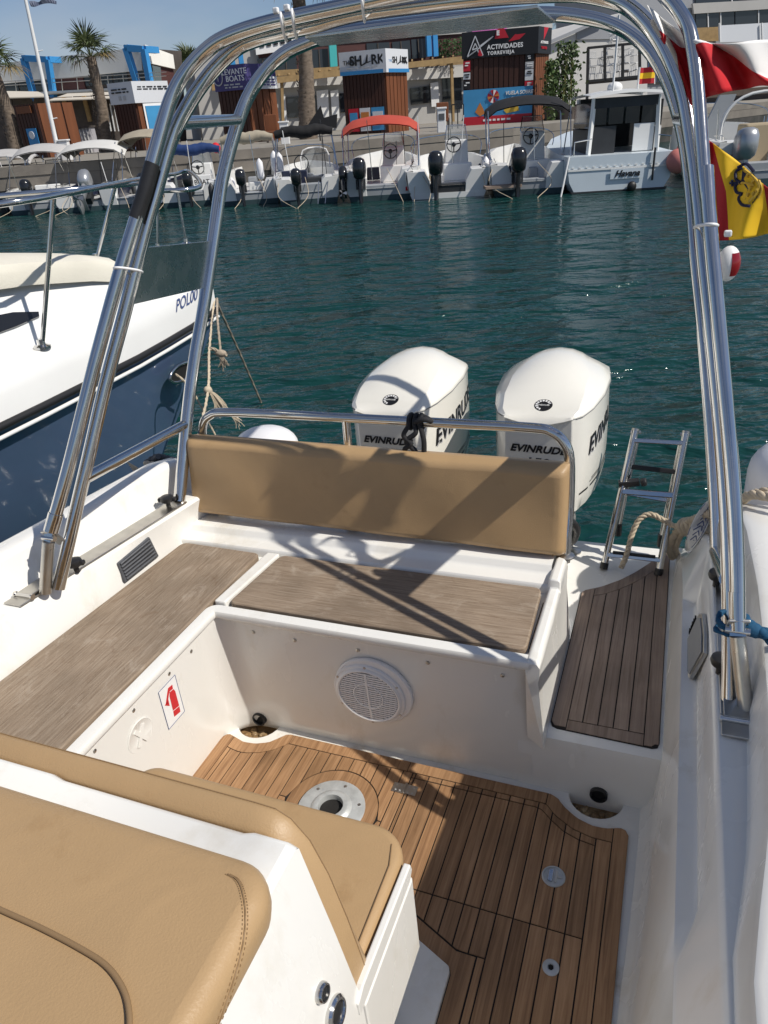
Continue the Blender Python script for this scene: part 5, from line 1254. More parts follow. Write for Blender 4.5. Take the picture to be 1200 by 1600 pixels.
def kiosk(label, corner, left, right, ytop, ybase, ysign, dist, mf, ms, signmat, name='kiosk', slats=10):
    """corner column pixel, left/right edge pixel columns; front face = left of the corner, side = right"""
    t = None
    base = WP(corner[0], ybase, 'z', QZ)
    s = dist/base.y; c0 = CAM_W + (base-CAM_W)*s
    # front runs from the corner to the left, receding slightly; side recedes to the right
    rl = _ray(QW, left[0], left[1]); rr = _ray(QW, right[0], right[1])
    pl = CAM_W + rl*((dist+.7)/rl.y); prr = CAM_W + rr*((dist+1.6)/rr.y)
    A_ = V(c0.x, c0.y, QZ); Bl = V(pl.x, pl.y, QZ); Br = V(prr.x, prr.y, QZ); back = Bl + (Br-A_)
    tz = (CAM_W + _ray(QW, corner[0], ytop)*((dist)/_ray(QW, corner[0], ytop).y)).z; sz = (CAM_W + _ray(QW, corner[0], ysign)*((dist)/_ray(QW, corner[0], ysign).y)).z
    t = thing(name, label, 'kiosk', (A_+Bl)/2)
    mb = MB(); mb.prism([A_, Bl, back, Br], (0, 0, tz-QZ)); mb.build('cabin', mf, t)
    u = (Bl-A_); uu = u.normalized(); v = (Br-A_); vv = v.normalized(); nf = V(uu.y, -uu.x, 0)
    if nf.y > 0: nf = -nf
    nsd = V(vv.y, -vv.x, 0)
    if nsd.x < 0: nsd = -nsd
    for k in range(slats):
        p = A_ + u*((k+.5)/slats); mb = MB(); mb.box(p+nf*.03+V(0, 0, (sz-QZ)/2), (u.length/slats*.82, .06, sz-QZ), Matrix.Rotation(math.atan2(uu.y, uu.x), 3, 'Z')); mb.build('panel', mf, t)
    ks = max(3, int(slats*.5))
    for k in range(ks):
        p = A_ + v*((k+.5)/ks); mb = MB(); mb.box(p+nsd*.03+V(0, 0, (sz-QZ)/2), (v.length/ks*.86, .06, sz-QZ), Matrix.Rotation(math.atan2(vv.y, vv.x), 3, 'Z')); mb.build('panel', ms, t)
    sg = None
    if signmat:
        mb = MB(); o1 = nf*.16; o2 = nsd*.16
        mb.prism([A_+o1+o2+V(0, 0, sz-QZ), Bl+o1-o2*.5+V(0, 0, sz-QZ), back+V(0, 0, sz-QZ), Br+o2+V(0, 0, sz-QZ)], (0, 0, tz-sz+.12)); sg = mb.build('sign_box', signmat, t)
    return t, A_, u, v, nf, nsd, sz, tz, sg
def sign_text(par, txt, size, o, xd, nrm, m, **kw):
    x = Vector(xd).normalized(); z = Vector(nrm); 
    if x.cross(V(0, 0, 1)).dot(z) < 0: pass
    mb = text_mb(txt, size, o, x, (0, 0, 1), depth=.02, **kw); return mb.build('lettering', m, par)
def rectp(par, nm, o, xd, nrm, u0, v0, u1, v1, out, m, th=.03):
    x = Vector(xd).normalized(); nv_ = Vector(nrm)
    P = [o+x*u0+V(0, 0, v0)+nv_*out, o+x*u1+V(0, 0, v0)+nv_*out, o+x*u1+V(0, 0, v1)+nv_*out, o+x*u0+V(0, 0, v1)+nv_*out]
    mb = MB(); mb.prism(P, nv_*th); return mb.build(nm, m, par)
def scribble(par, o, xd, nrm, u0, u1, v0, rows, h, out, m, seed=1, gap=2.):
    rnd = random.Random(seed); x = Vector(xd).normalized(); mb = MB(); nv_ = Vector(nrm)
    for r in range(rows):
        u = u0+rnd.uniform(0, .1)
        while u < u1-.1:
            l_ = rnd.uniform(.12, .4); z = v0-r*h*gap
            mb.bar(o+x*u+V(0, 0, z)+nv_*out, o+x*min(u+l_, u1)+V(0, 0, z)+nv_*out, .02, h, up=(0, 0, 1)); u += l_+.09
    return mb.build('small_print', m, par)

# SHARK kiosk
t, A_, u, v, nf, nsd, sz, tz, sg = kiosk('brown kiosk with the white and blue shark sign', (606, 150), (538, 160), (636, 150), 80, 207, 113, 44, 'rust_shaded_tone', 'rust_lit_tone', 'sign_pale', slats=12)
lx = A_+u; xd = -u; ul = u.length; vl = v.length; hh = tz-sz
o_ = lx+V(0, 0, sz-QZ)
rectp(sg, 'sign_band', o_, xd, nf, -.05, .0, ul+.1, hh*.18, .18, 'sign_blue'); rectp(sg, 'sign_band', A_+V(0, 0, sz-QZ), v, nsd, .0, .0, vl, hh*.18, .18, 'sign_blue')
sign_text(sg, 'THE', hh*.30, o_+xd.normalized()*ul*.06+V(0, 0, hh*.50)+nf*.19, xd, nf, 'sign_black')
sign_text(sg, 'SH', hh*.62, o_+xd.normalized()*ul*.22+V(0, 0, hh*.46)+nf*.19, xd, nf, 'sign_black', bold=.02)
sign_text(sg, 'RK', hh*.62, o_+xd.normalized()*ul*.72+V(0, 0, hh*.46)+nf*.19, xd, nf, 'sign_black', bold=.02)
def fin(o, xd_, nn, L0, h0, par):
    x = Vector(xd_).normalized(); P = [(0, 0), (.45, .32), (.62, 1.05), (.68, 1.0), (.66, .35), (1.0, .42), (.70, .25), (.55, .22), (.1, -.04)]
    mb = MB(); mb.prism([o+x*L0*a+V(0, 0, h0*b)+nn*.19 for a, b in P], nn*.02); mb.build('shark_fin', 'sign_black', par)
fin(o_+xd.normalized()*ul*.46+V(0, 0, hh*.40), xd, nf, ul*.28, hh*.5, sg)
scribble(sg, o_, xd, nf, ul*.1, ul*.9, hh*.32, 1, hh*.06, .19, 'decal_grey', 2)
o2 = A_+V(0, 0, sz-QZ)
sign_text(sg, 'THE', hh*.18, o2+v*.05+V(0, 0, hh*.50)+nsd*.19, v, nsd, 'sign_blue'); sign_text(sg, 'SH', hh*.42, o2+v*.22+V(0, 0, hh*.46)+nsd*.19, v, nsd, 'sign_black', bold=.012); sign_text(sg, 'RK', hh*.42, o2+v*.68+V(0, 0, hh*.46)+nsd*.19, v, nsd, 'sign_black', bold=.012)
fin(o2+v*.44+V(0, 0, hh*.40), v, nsd, vl*.28, hh*.4, sg)
for k, (a, b, m) in enumerate(((.10, .34, 'sign_red'), (.37, .62, 'sign_pale'), (.65, .95, 'sign_sky'))):
    p = rectp(t, 'poster', lx, xd, nf, ul*a, .15, ul*b, 1.25, .10, m); rectp(p, 'poster_picture', lx, xd, nf, ul*(a+.03), .5, ul*(b-.03), 1.05, .14, ('sign_sky', 'orange_spot', 'sign_pale')[k])
# ACTIVIDADES kiosk
t, A_, u, v, nf, nsd, sz, tz, sg = kiosk('brown kiosk with the black activities sign and a blue sea poster', (832, 120), (724, 130), (855, 120), 46, 194, 84, 47, 'rust_shaded_tone', 'rust_lit_tone', 'sign_black', slats=14)
lx = A_+u; xd = -u; ul = u.length; vl = v.length; hh = tz-sz; o_ = lx+V(0, 0, sz-QZ); xn = xd.normalized()
def outl(pts, m, w_=.05):
    mb = MB(); P = [o_+xn*ul*a+V(0, 0, hh*b)+nf*.19 for a, b in pts]
    for a, b in zip(P, P[1:]): mb.bar(a, b, .03, w_, up=nf.cross(b-a))
    return mb.build('logo', m, sg)
outl([(.06, .08), (.17, .92), (.28, .1), (.24, .08), (.2, .35), (.08, .12)], 'sign_pale'); outl([(.13, .35), (.17, .62), (.2, .42), (.13, .35)], 'sign_pale'); outl([(.06, .08), (.22, .40), (.42, .85), (.24, .50)], 'sign_pale')
mb = MB(); mb.prism([o_+xn*ul*a+V(0, 0, hh*b)+nf*.19 for a, b in ((.21, .1), (.25, .06), (.275, .1), (.24, .34), (.22, .32))], nf*.02); mb.build('logo', 'sign_red', sg)
sign_text(sg, 'ACTIVIDADES', hh*.27, o_+xn*ul*.335+V(0, 0, hh*.32)+nf*.19, xd, nf, 'label_white', bold=.008, spacing=1.05); sign_text(sg, 'TORREVIEJA', hh*.20, o_+xn*ul*.34+V(0, 0, hh*.09)+nf*.19, xd, nf, 'label_white', bold=.008, spacing=1.25)
mb = MB(); mb.prism([o_+xn*ul*a+V(0, 0, hh*b)+nf*.19 for a, b in ((.44, .74), (.46, 1.06), (.54, 1.3), (.63, .74))], nf*.05); mb.build('logo', 'sign_red', sg)
mb = MB(); mb.prism([o_+xn*ul*a+V(0, 0, hh*b)+nf*.19 for a, b in ((.63, .58), (.72, .86), (.75, .84), (.86, .86), (.78, .64))], nf*.03); mb.build('logo', 'sign_red', sg)
sign_text(sg, 'E', hh*.25, o_+xn*ul*.465+V(0, 0, hh*.88)+nf*.25, xd, nf, 'label_white', bold=.02)
o2 = A_+V(0, 0, sz-QZ)
mb = MB(); mb.prism([o2+v*a+V(0, 0, hh*b)+nsd*.18 for a, b in ((.0, .1), (.02, 1.1), (.7, 1.1), (.1, .15))], nsd*.02); mb.build('sign_flash', 'sign_red', sg)
sign_text(sg, 'ACTIVIDADES', hh*.15, o2+v*.12+V(0, 0, hh*.42)+nsd*.22, v, nsd, 'label_white', bold=.004); sign_text(sg, 'TORREVIEJA', hh*.14, o2+v*.15+V(0, 0, hh*.2)+nsd*.22, v, nsd, 'sign_red', bold=.004)
H2 = sz-QZ
ps = rectp(t, 'poster', lx, xd, nf, .0, H2*.13, ul*.985, H2*.54, .12, 'sign_sky'); rectp(ps, 'poster_band', lx, xd, nf, .0, H2*.0, ul*.985, H2*.13, .12, 'sign_red')
sign_text(ps, 'VUELA SOBRE', H2*.075, lx+xn*ul*.60+V(0, 0, H2*.43)+nf*.17, xd, nf, 'label_white', bold=.006, shear=.15); sign_text(ps, 'EL MAR', H2*.075, lx+xn*ul*.68+V(0, 0, H2*.34)+nf*.17, xd, nf, 'label_white', bold=.006, shear=.15)
mb = MB(); mb.lathe([(H2*.10, 0), (H2*.10, .03), (0, .03)], lx+xn*ul*.43+V(0, 0, H2*.42)+nf*.15, nf, 20); pc = mb.build('poster_parachute', 'sign_red', ps)
for k in range(6):
    a = k*PI/3; mb = MB(); q = lx+xn*ul*.43+V(0, 0, H2*.42)+nf*.19; mb.prism([q, q+(xn*math.cos(a)+V(0, 0, math.sin(a)))*H2*.1, q+(xn*math.cos(a+.5)+V(0, 0, math.sin(a+.5)))*H2*.1], nf*.01); mb.build('parachute_panel', ('orange_spot', 'label_white', 'blue_print')[k % 3], pc)
mb = MB(); mb.prism([lx+xn*ul*a+V(0, 0, H2*b)+nf*.15 for a, b in ((.17, .2), (.24, .34), (.29, .24), (.31, .17), (.24, .13))], nf*.02); mb.build('poster_riders', 'orange_spot', ps)
mb = MB(); mb.prism([lx+xn*ul*a+V(0, 0, H2*b)+nf*.15 for a, b in ((.58, .2), (.64, .29), (.70, .25), (.78, .30), (.80, .18), (.62, .15))], nf*.02); mb.build('poster_riders', 'flag_gold', ps)
scribble(ps, lx, xd, nf, ul*.28, ul*.68, H2*.065, 1, H2*.03, .16, 'label_white', 4)
for k, (b0, b1, m) in enumerate(((.82, .97, 'sign_red'), (.70, .80, 'sign_pale'), (.56, .68, 'sign_black'))):
    q = rectp(t, 'notice', lx, xd, nf, .0, H2*b0, ul*.10, H2*b1, .11, m); scribble(q, lx, xd, nf, .05, ul*.09, H2*(b1-.03), 2, .06, .16, 'label_white' if m != 'sign_pale' else 'sign_black', k)
for k, (b0, b1, m) in enumerate(((.90, 1.0, 'sign_black'), (.79, .89, 'decal_grey'), (.62, .78, 'sign_pale'), (.54, .61, 'sign_red'))):
    q = rectp(t, 'notice', lx, xd, nf, ul*.87, H2*b0, ul*.985, H2*b1, .13, m); scribble(q, lx, xd, nf, ul*.89, ul*.97, H2*(b1-.03), 2, .05, .18, 'label_white' if k != 2 else 'sign_black', k+7)
# LEVANTE BOATS kiosk
t, A_, u, v, nf, nsd, sz, tz, sg = kiosk('brown kiosk with the purple boats sign behind the left arch leg', (396, 140), (342, 150), (430, 140), 103, 222, 139, 43, 'rust_shaded_tone', 'rust_lit_tone', 'sign_purple', slats=8)
lx = A_+u; xd = -u; ul = u.length; hh = tz-sz; o_ = lx+V(0, 0, sz-QZ); xn = xd.normalized()
sign_text(sg, 'LEVANTE', hh*.36, o_+xn*ul*.28+V(0, 0, hh*.70)+nf*.19, xd, nf, 'label_white'); sign_text(sg, 'BOATS', hh*.36, o_+xn*ul*.40+V(0, 0, hh*.40)+nf*.19, xd, nf, 'label_white')
scribble(sg, o_, xd, nf, ul*.3, ul*.98, hh*.26, 2, hh*.06, .19, 'decal_grey', 3)
mb = MB(); mb.tube([o_+xn*ul*.13+V(0, 0, hh*.62)+nf*.2+(xn*math.cos(2*PI*k/20)*.28+V(0, 0, math.sin(2*PI*k/20)*.36)) for k in range(20)], .03, 5, closed=True); mb.bar(o_+xn*ul*.13+V(0, 0, hh*.45)+nf*.2, o_+xn*ul*.13+V(0, 0, hh*.85)+nf*.2, .04, .04); mb.build('logo', 'decal_grey', sg)
o2 = A_+V(0, 0, sz-QZ); rectp(sg, 'side_poster', o2, v, nsd, v.length*.35, 0, v.length, hh*.55, .18, 'sign_pale'); scribble(sg, o2, v, nsd, v.length*.4, v.length*.95, hh*.42, 3, .06, .23, 'sign_purple', 6)
# white sign kiosk
t, A_, u, v, nf, nsd, sz, tz, sg = kiosk('brown kiosk with a tall white corner sign left of the arch', (229, 170), (182, 180), (266, 170), 130, 246, 160, 42, 'rust_shaded_tone', 'rust_lit_tone', 'sign_pale', slats=7)
lx = A_+u; xd = -u; ul = u.length; hh = tz-sz; o_ = lx+V(0, 0, sz-QZ); o2 = A_+V(0, 0, sz-QZ)
scribble(sg, o_, xd, nf, ul*.1, ul*.9, hh*.78, 2, hh*.08, .19, 'sign_black', 8); scribble(sg, o2, v, nsd, .1, v.length*.95, hh*.85, 2, hh*.06, .19, 'sign_black', 9)
for a in (.4, .62): rectp(sg, 'print_block', o_, xd, nf, ul*a, hh*.2, ul*(a+.1), hh*.42, .18, 'decal_grey')
sb = rectp(t, 'side_board', A_, v, nsd, v.length*.15, .9, v.length, sz-QZ, .12, 'label_white'); rectp(sb, 'board_picture', A_, v, nsd, v.length*.2, .95, v.length*.75, 2.0, .16, 'sign_sky'); scribble(sb, A_, v, nsd, v.length*.2, v.length*.8, (sz-QZ)*.88, 1, .12, .16, 'sign_black', 11)
# plain brown kiosk, far left
t, A_, u, v, nf, nsd, sz, tz, sg = kiosk('plain rust brown kiosk behind the leaning white flagpole', (80, 200), (31, 200), (122, 200), 160, 256, 160, 41, 'rust_shaded_tone', 'rust_lit_tone', None, slats=7)
lx = A_+u; xd = -u; ul = u.length
q = rectp(t, 'poster', lx, xd, nf, ul*.35, .45, ul*.80, 1.35, .10, 'sign_blue'); mb = MB(); mb.lathe([(.18, 0), (.18, .03), (0, .03)], lx+xd.normalized()*ul*.57+V(0, 0, 1.05)+nf*.14, nf, 14); mb.build('poster_disc', 'sign_pale', q)
rectp(t, 'sign_plate', lx, xd, nf, ul*.15, (tz-QZ)*.84, ul*.8, (tz-QZ)*.97, .10, 'rust_lit_tone')

# --- long shop building in the middle
pm, nm_, dm = wall_frame((330, 220), (860, 190), 62, 70); n = nm_
sh = thing('shop_building', 'long two storey shop building with maroon upper floor behind the kiosks', 'building', V(0, 66, QZ))
def sp2(name, c, out, th, m): return onpanel(sh, name, pm, c, out, th, m)
solid(sh, 'wall', pm, [(300, 85), (860, 40), (868, 190), (318, 222)], 10, 'wall_white')
sp2('cladding', [(400, 68), (860, 32), (862, 84), (408, 112)], .05, .15, 'maroon_panel')
sp2('parapet', [(395, 52), (860, 14), (861, 44), (398, 74)], .10, .25, 'wall_white')
for c in ([(402, 92), (418, 90), (420, 110), (404, 112)], [(430, 82), (462, 80), (464, 112), (432, 114)], [(484, 78), (512, 76), (514, 106), (486, 108)], [(572, 68), (608, 66), (610, 94), (574, 96)], [(612, 66), (640, 63), (642, 92), (614, 94)], [(642, 62), (664, 60), (666, 90), (644, 92)]):
    w_ = sp2('window', c, .22, .06, 'glass_dark'); mbx = MB(); mbx.bar(pm((c[0][0]+c[1][0])/2, (c[0][1]+c[1][1])/2, .32), pm((c[2][0]+c[3][0])/2, (c[2][1]+c[3][1])/2, .32), .08, .06); mbx.build('mullion', 'timber_dark', w_)
for c, m in (([(513, 71), (524, 70), (526, 104), (515, 105)], 'teal_paint'), ([(664, 46), (671, 45), (673, 88), (666, 89)], 'blue_paint'), ([(674, 45), (681, 44), (683, 88), (676, 89)], 'blue_paint'), ([(356, 78), (363, 77), (368, 104), (361, 105)], 'blue_paint'), ([(370, 74), (377, 73), (381, 104), (374, 105)], 'blue_paint')):
    sp2('column', c, 1.2, .3, m)
hg_ = MB(); rnd = random.Random(4)
a0, a1 = pm(684, 62, .8), pm(724, 88, .8)
for k in range(700):
    p = V(a0.x+(a1.x-a0.x)*rnd.random(), a0.y+(a1.y-a0.y)*rnd.random()+rnd.uniform(-.3, 0), a1.z+(a0.z-a1.z)*rnd.random()); e = V(rnd.uniform(-1, 1), rnd.uniform(-1, 1), rnd.uniform(-1, 1))*.14; f = V(rnd.uniform(-1, 1), rnd.uniform(-1, 1), rnd.uniform(-1, 1))*.14
    hg_.add([p, p+e, p+f], [(0, 1, 2)])
tag(kind(hg_.build('hedge', 'hedge_green', fix=False), 'stuff'), 'clipped green hedge on the balcony left of the black sign', 'hedge')
sp2('balcony', [(400, 112), (860, 84), (861, 92), (402, 121)], 1.4, .2, 'timber'); sp2('pergola_beam', [(330, 132), (722, 88), (723, 97), (331, 142)], 3.2, .3, 'timber')
mb = MB(); 
for x in range(340, 720, 16): mb.bar(pm(x, 131-(x-340)*.112, 3.4), pm(x, 126-(x-340)*.105, .2), .12, .16)
mb.build('pergola_rafters', 'timber', sh)
for x in (440, 705): 
    mb = MB(); mb.bar(pm(x, 128 if x < 500 else 94, 3.2), pm(x+3, 215 if x < 500 else 190, 3.2), .2, .2); mb.build('pergola_post', 'timber', sh)
sp2('fascia', [(400, 124), (860, 95), (861, 112), (402, 140)], .3, .3, 'stucco')
for c in ([(448, 152), (480, 150), (482, 182), (450, 184)], [(484, 150), (494, 149), (496, 178), (486, 180)], [(530, 146), (545, 145), (547, 174), (532, 176)], [(640, 138), (672, 134), (674, 160), (642, 164)], [(690, 118), (720, 115), (722, 170), (692, 172)]):
    w_ = sp2('shop_window', c, .1, .06, 'glass_dark'); 
for c in ([(440, 148), (445, 147), (449, 200), (444, 201)], [(494, 142), (512, 140), (514, 186), (497, 188)], [(516, 142), (528, 140), (530, 184), (519, 186)], [(672, 130), (684, 128), (686, 166), (674, 167)]):
    sp2('door', c, .2, .08, 'white_paint')
# signs over the shops
for c, m in (([(398, 66), (465, 55), (467, 76), (400, 86)], 'label_white'), ([(735, 36), (790, 30), (791, 46), (737, 51)], 'sign_pink')):
    s_ = sp2('shop_sign', c, .5, .1, m)
    for k in range(5):
        f = .12+k*.16; mbx = MB(); a = pm(c[0][0]+(c[1][0]-c[0][0])*f, c[0][1]+(c[1][1]-c[0][1])*f+7, .65); b = pm(c[0][0]+(c[1][0]-c[0][0])*(f+.1), c[0][1]+(c[1][1]-c[0][1])*(f+.1)+6.5, .65); mbx.bar(a, b, .03, .22); mbx.build('sign_print', 'sign_black', s_)
sp2('sign_strip', [(737, 51), (791, 46), (792, 52), (737, 57)], .5, .1, 'sign_sky')

# --- big white hall and grey glazed block on the right
hall = thing('white_hall', 'white gabled hall wall with a sloping grey roof edge right of the black kiosk', 'building', V(14, 62, QZ))
ph, nh, dh = wall_frame((855, 190), (1000, 180), 60, 62); n = nh
solid(hall, 'wall', ph, [(853, 72), (950, 26), (1010, 10), (1012, 190), (858, 196)], 12, 'stucco')
onpanel(hall, 'roof_edge', ph, [(852, 66), (945, 26), (946, 30), (853, 71)], .2, .3, 'grey_wall')
onpanel(hall, 'upper_wall', ph, [(900, 50), (1010, 8), (1010, 60), (900, 62)], .0, .10, 'grey_wall')
glz = thing('glazed_block', 'grey building with wide dark glazing at the upper right corner', 'building', V(26, 60, QZ))
pg, ng, dg_ = wall_frame((985, 180), (1200, 165), 70, 74); n = ng
solid(glz, 'wall', pg, [(985, -30), (1320, -60), (1320, 160), (992, 184)], 12, 'grey_wall')
for c in ([(1086, 22), (1146, 18), (1146, 40), (1087, 44)], [(1148, 18), (1260, 10), (1260, 34), (1148, 40)], [(1085, -20), (1260, -34), (1260, -4), (1086, 6)], [(1012, 88), (1042, 86), (1042, 130), (1013, 132)]):
    w_ = onpanel(glz, 'window', pg, c, .05, .08, 'glass_dark')
    for f in (.33, .66):
        mbx = MB(); mbx.bar(pg(c[0][0]+(c[1][0]-c[0][0])*f, c[0][1]+(c[1][1]-c[0][1])*f, .16), pg(c[3][0]+(c[2][0]-c[3][0])*f, c[3][1]+(c[2][1]-c[3][1])*f, .16), .1, .08); mbx.build('mullion', 'white_paint', w_)
onpanel(glz, 'band', pg, [(1080, 6), (1300, -6), (1300, 8), (1082, 22)], .15, .2, 'wall_white')
onpanel(glz, 'ochre_panel', pg, [(1082, 44), (1122, 42), (1122, 64), (1083, 66)], .1, .1, 'timber')
onpanel(glz, 'glass_balustrade', pg, [(1122, 40), (1300, 30), (1300, 62), (1123, 66)], 1.6, .06, 'sign_pale')
for x in (1124, 1190): 
    mb = MB(); mb.tube([pg(x, 36, 1.8), pg(x+1, 66, 1.8)], .07, 6); mb.build('balustrade_post', 'white_paint', glz)
onpanel(glz, 'terrace_slab', pg, [(1050, 136), (1300, 118), (1300, 128), (1052, 146)], 2.0, .4, 'wall_white')
onpanel(glz, 'terrace_shade', pg, [(1050, 146), (1300, 128), (1300, 150), (1053, 166)], 1.2, .2, 'timber_dark')
for k in range(9): 
    mb = MB(); mb.bar(pg(1013+k*4, 90, .12), pg(1013+k*4, 128, .12), .05, .05); mb.build('cladding_rib', 'blue_print', glz)

# black steel balcony with stacked white chairs
bf = thing('steel_balcony', 'black steel framed balcony with white clutter in front of the white hall', 'balcony', V(16, 50, QZ))
pf, nf2, df2 = wall_frame((918, 190), (1010, 182), 52, 52.5)
mb = MB()
for a, b in (((919, 75), (1000, 67)), ((919, 127), (1002, 119)), ((919, 75), (917, 165)), ((945, 72), (945, 128)), ((973, 70), (973, 125)), ((999, 67), (1000, 122))):
    mb.bar(pf(*a), pf(*b), .14, .14); mb.bar(pf(*a, -2.), pf(*b, -2.), .14, .14)
for a in ((919, 75), (1000, 67), (919, 127), (1002, 119)): mb.bar(pf(*a), pf(*a, -2.), .12, .12)
mb.build('frame', 'rubber_black', bf)
mb = MB(); mb.prism([pf(918, 128), pf(1003, 120), pf(1003, 120, -2), pf(918, 128, -2)], (0, 0, -.15)); mb.build('floor', 'timber_dark', bf)
rnd = random.Random(11)
for k in range(6):
    x = 925+k*13; y = 124-k*1.1; h = 26 if k in (2, 3) else 15
    ch = thing('stacked_chair', 'pile of white terrace chairs on the black steel balcony, %s from the left' % ('first', 'second', 'third', 'fourth', 'fifth', 'sixth')[k], 'chair', pf(x, y, -.6), 'white chairs on the steel balcony')
    for j in range(3 if h < 20 else 6):
        z = j*.42; c = pf(x, y, -.6)+V(0, 0, .3+z)
        Rz = Matrix.Rotation(rnd.uniform(-1.2, 1.2), 3, 'Z') @ Matrix.Rotation(rnd.uniform(-.35, .35), 3, 'Y'); mb = MB(); mb.box(c, (.40, .38, .035), Rz); mb.build('seat', 'white_paint', ch); mb = MB(); [mb.bar(c+Rz @ V(xx, .19, .0), c+Rz @ V(xx, .24, .36), .035, .02) for xx in (-.18, -.06, .06, .18)]; mb.bar(c+Rz @ V(-.19, .24, .36), c+Rz @ V(.19, .24, .36), .03, .04); mb.build('backrest', 'white_paint', ch)
        if j == 0:
            for sx in (-.18, .18):
                for sy_ in (-.18, .18): mb = MB(); mb.bar(c+V(sx, sy_, 0), c+V(sx*1.2, sy_*1.2, -.4), .03, .03); mb.build('leg', 'white_paint', ch)

# --- foliage
def leafmat(name, col, v=.35): return mat(name, col, .55, var=v, vs=3, rnd=.15)
leafmat('palm_leaf', (.065, .085, .028)); leafmat('palm_dry', (.16, .12, .05)); mat('palm_bark', (.16, .125, .095), .95, var=.45, vs=5, bump=.9, bs=9, stretch=(1, 1, 2.2)); leafmat('bamboo_leaf', (.06, .10, .025)); mat('bamboo_cane', (.14, .14, .04), .7)
frond_me = {}
def frond_mesh(seed, L_=1.0):
    rnd = random.Random(seed); mb = MB(); pet = .9*L_
    mb.tube([V(0, 0, 0), V(pet*.5, 0, .06), V(pet, 0, .04)], [.035, .025, .015], 5)
    hub = V(pet, 0, .04); nL = 26
    for k in range(nL):
        a = math.radians(-115+230*k/(nL-1)+rnd.uniform(-3, 3)); l_ = L_*(.95+.25*math.cos(a))*rnd.uniform(.85, 1.05)
        d = V(math.cos(a), math.sin(a), -.06+.12*math.cos(k*2.)); s = V(-math.sin(a), math.cos(a), 0)*.038
        m1 = hub+d*l_*.55+V(0, 0, .05); tip = hub+d*l_+V(0, 0, -.28*l_*rnd.uniform(.5, 1.3))
        mb.add([hub-s*.4, m1-s, tip, m1+s, hub+s*.4], [(0, 1, 3, 4), (1, 2, 3)])
    return mb
def palm(label, px_base, px_top, dist, base_z, r0, nf_, sc, seed, group='palms along the quay'):
    rnd = random.Random(seed)
    b = WP(*px_base, 'y', dist); b.z = base_z; tpt = WP(*px_top, 'y', dist)
    t = thing('palm_tree', label, 'palm', b, group)
    mid = b.lerp(tpt, .5)+V(.15, 0, 0)
    P = smoothpath([b, b.lerp(tpt, .25)+V(.05, 0, 0), mid, tpt], 8); mb = MB()
    mb.tube(P, [r0*(1.15-.45*i/(len(P)-1))*(1+.06*math.sin(i*2.7)) for i in range(len(P))], 12); tr_ = mb.build('trunk', 'palm_bark', t, smooth=70)
    mb = MB()
    for i in range(260):
        f = rnd.random(); p = b.lerp(tpt, f); a = rnd.uniform(0, 2*PI); r = r0*(1.12-.45*f); c = p+V(math.cos(a)*r, math.sin(a)*r, 0); e = V(-math.sin(a), math.cos(a), 0)*.06
        mb.add([c-e, c+e, c+V(math.cos(a)*.05, math.sin(a)*.05, .12)], [(0, 1, 2)])
    kind(mb.build('bark_scales', 'palm_bark', t, fix=False), 'stuff')
    for k in range(nf_):
        key = (seed % 3, k % 4, k > nf_*.8)
        if key not in frond_me:
            mbf = frond_mesh(k % 4+seed*7); me = bpy.data.meshes.new('frond'); me.from_pydata(mbf.v, [], mbf.f); me.materials.append(M['palm_dry' if k > nf_*.8 else 'palm_leaf']); frond_me[key] = me
        o = bpy.data.objects.new('frond', frond_me[key]); C.objects.link(o); o.parent = t
        f = k/nf_; el = math.radians(86-105*f+rnd.uniform(-12, 12)); az = k*2.4+rnd.uniform(-.3, .3)
        o.rotation_euler = (rnd.uniform(-.5, .5), -el, az); o.location = (tpt-b)+V(0, 0, .0); s_ = sc*rnd.uniform(.8, 1.1); o.scale = (s_, s_, s_)
    return t
palm('tall palm in front of the club building, right of the white flagpole', (168, 245), (142, 90), 44, QZ, .34, 15, .88, 2)
palm('palm cut off by the left edge of the picture', (32, 256), (-12, 105), 42, QZ, .34, 15, .9, 5)
palm('bare palm trunk rising behind the arch top, left of the shark kiosk', (482, 215), (462, -40), 42, QZ, .42, 22, 1.3, 3)
palm('distant small palm between the club building and the boats kiosk', (305, 200), (297, 108), 85, QZ, .3, 20, 1.25, 4)
palm('distant palm crown over the white hall roof', (905, 120), (897, 32), 90, QZ, .3, 18, 1.2, 6)
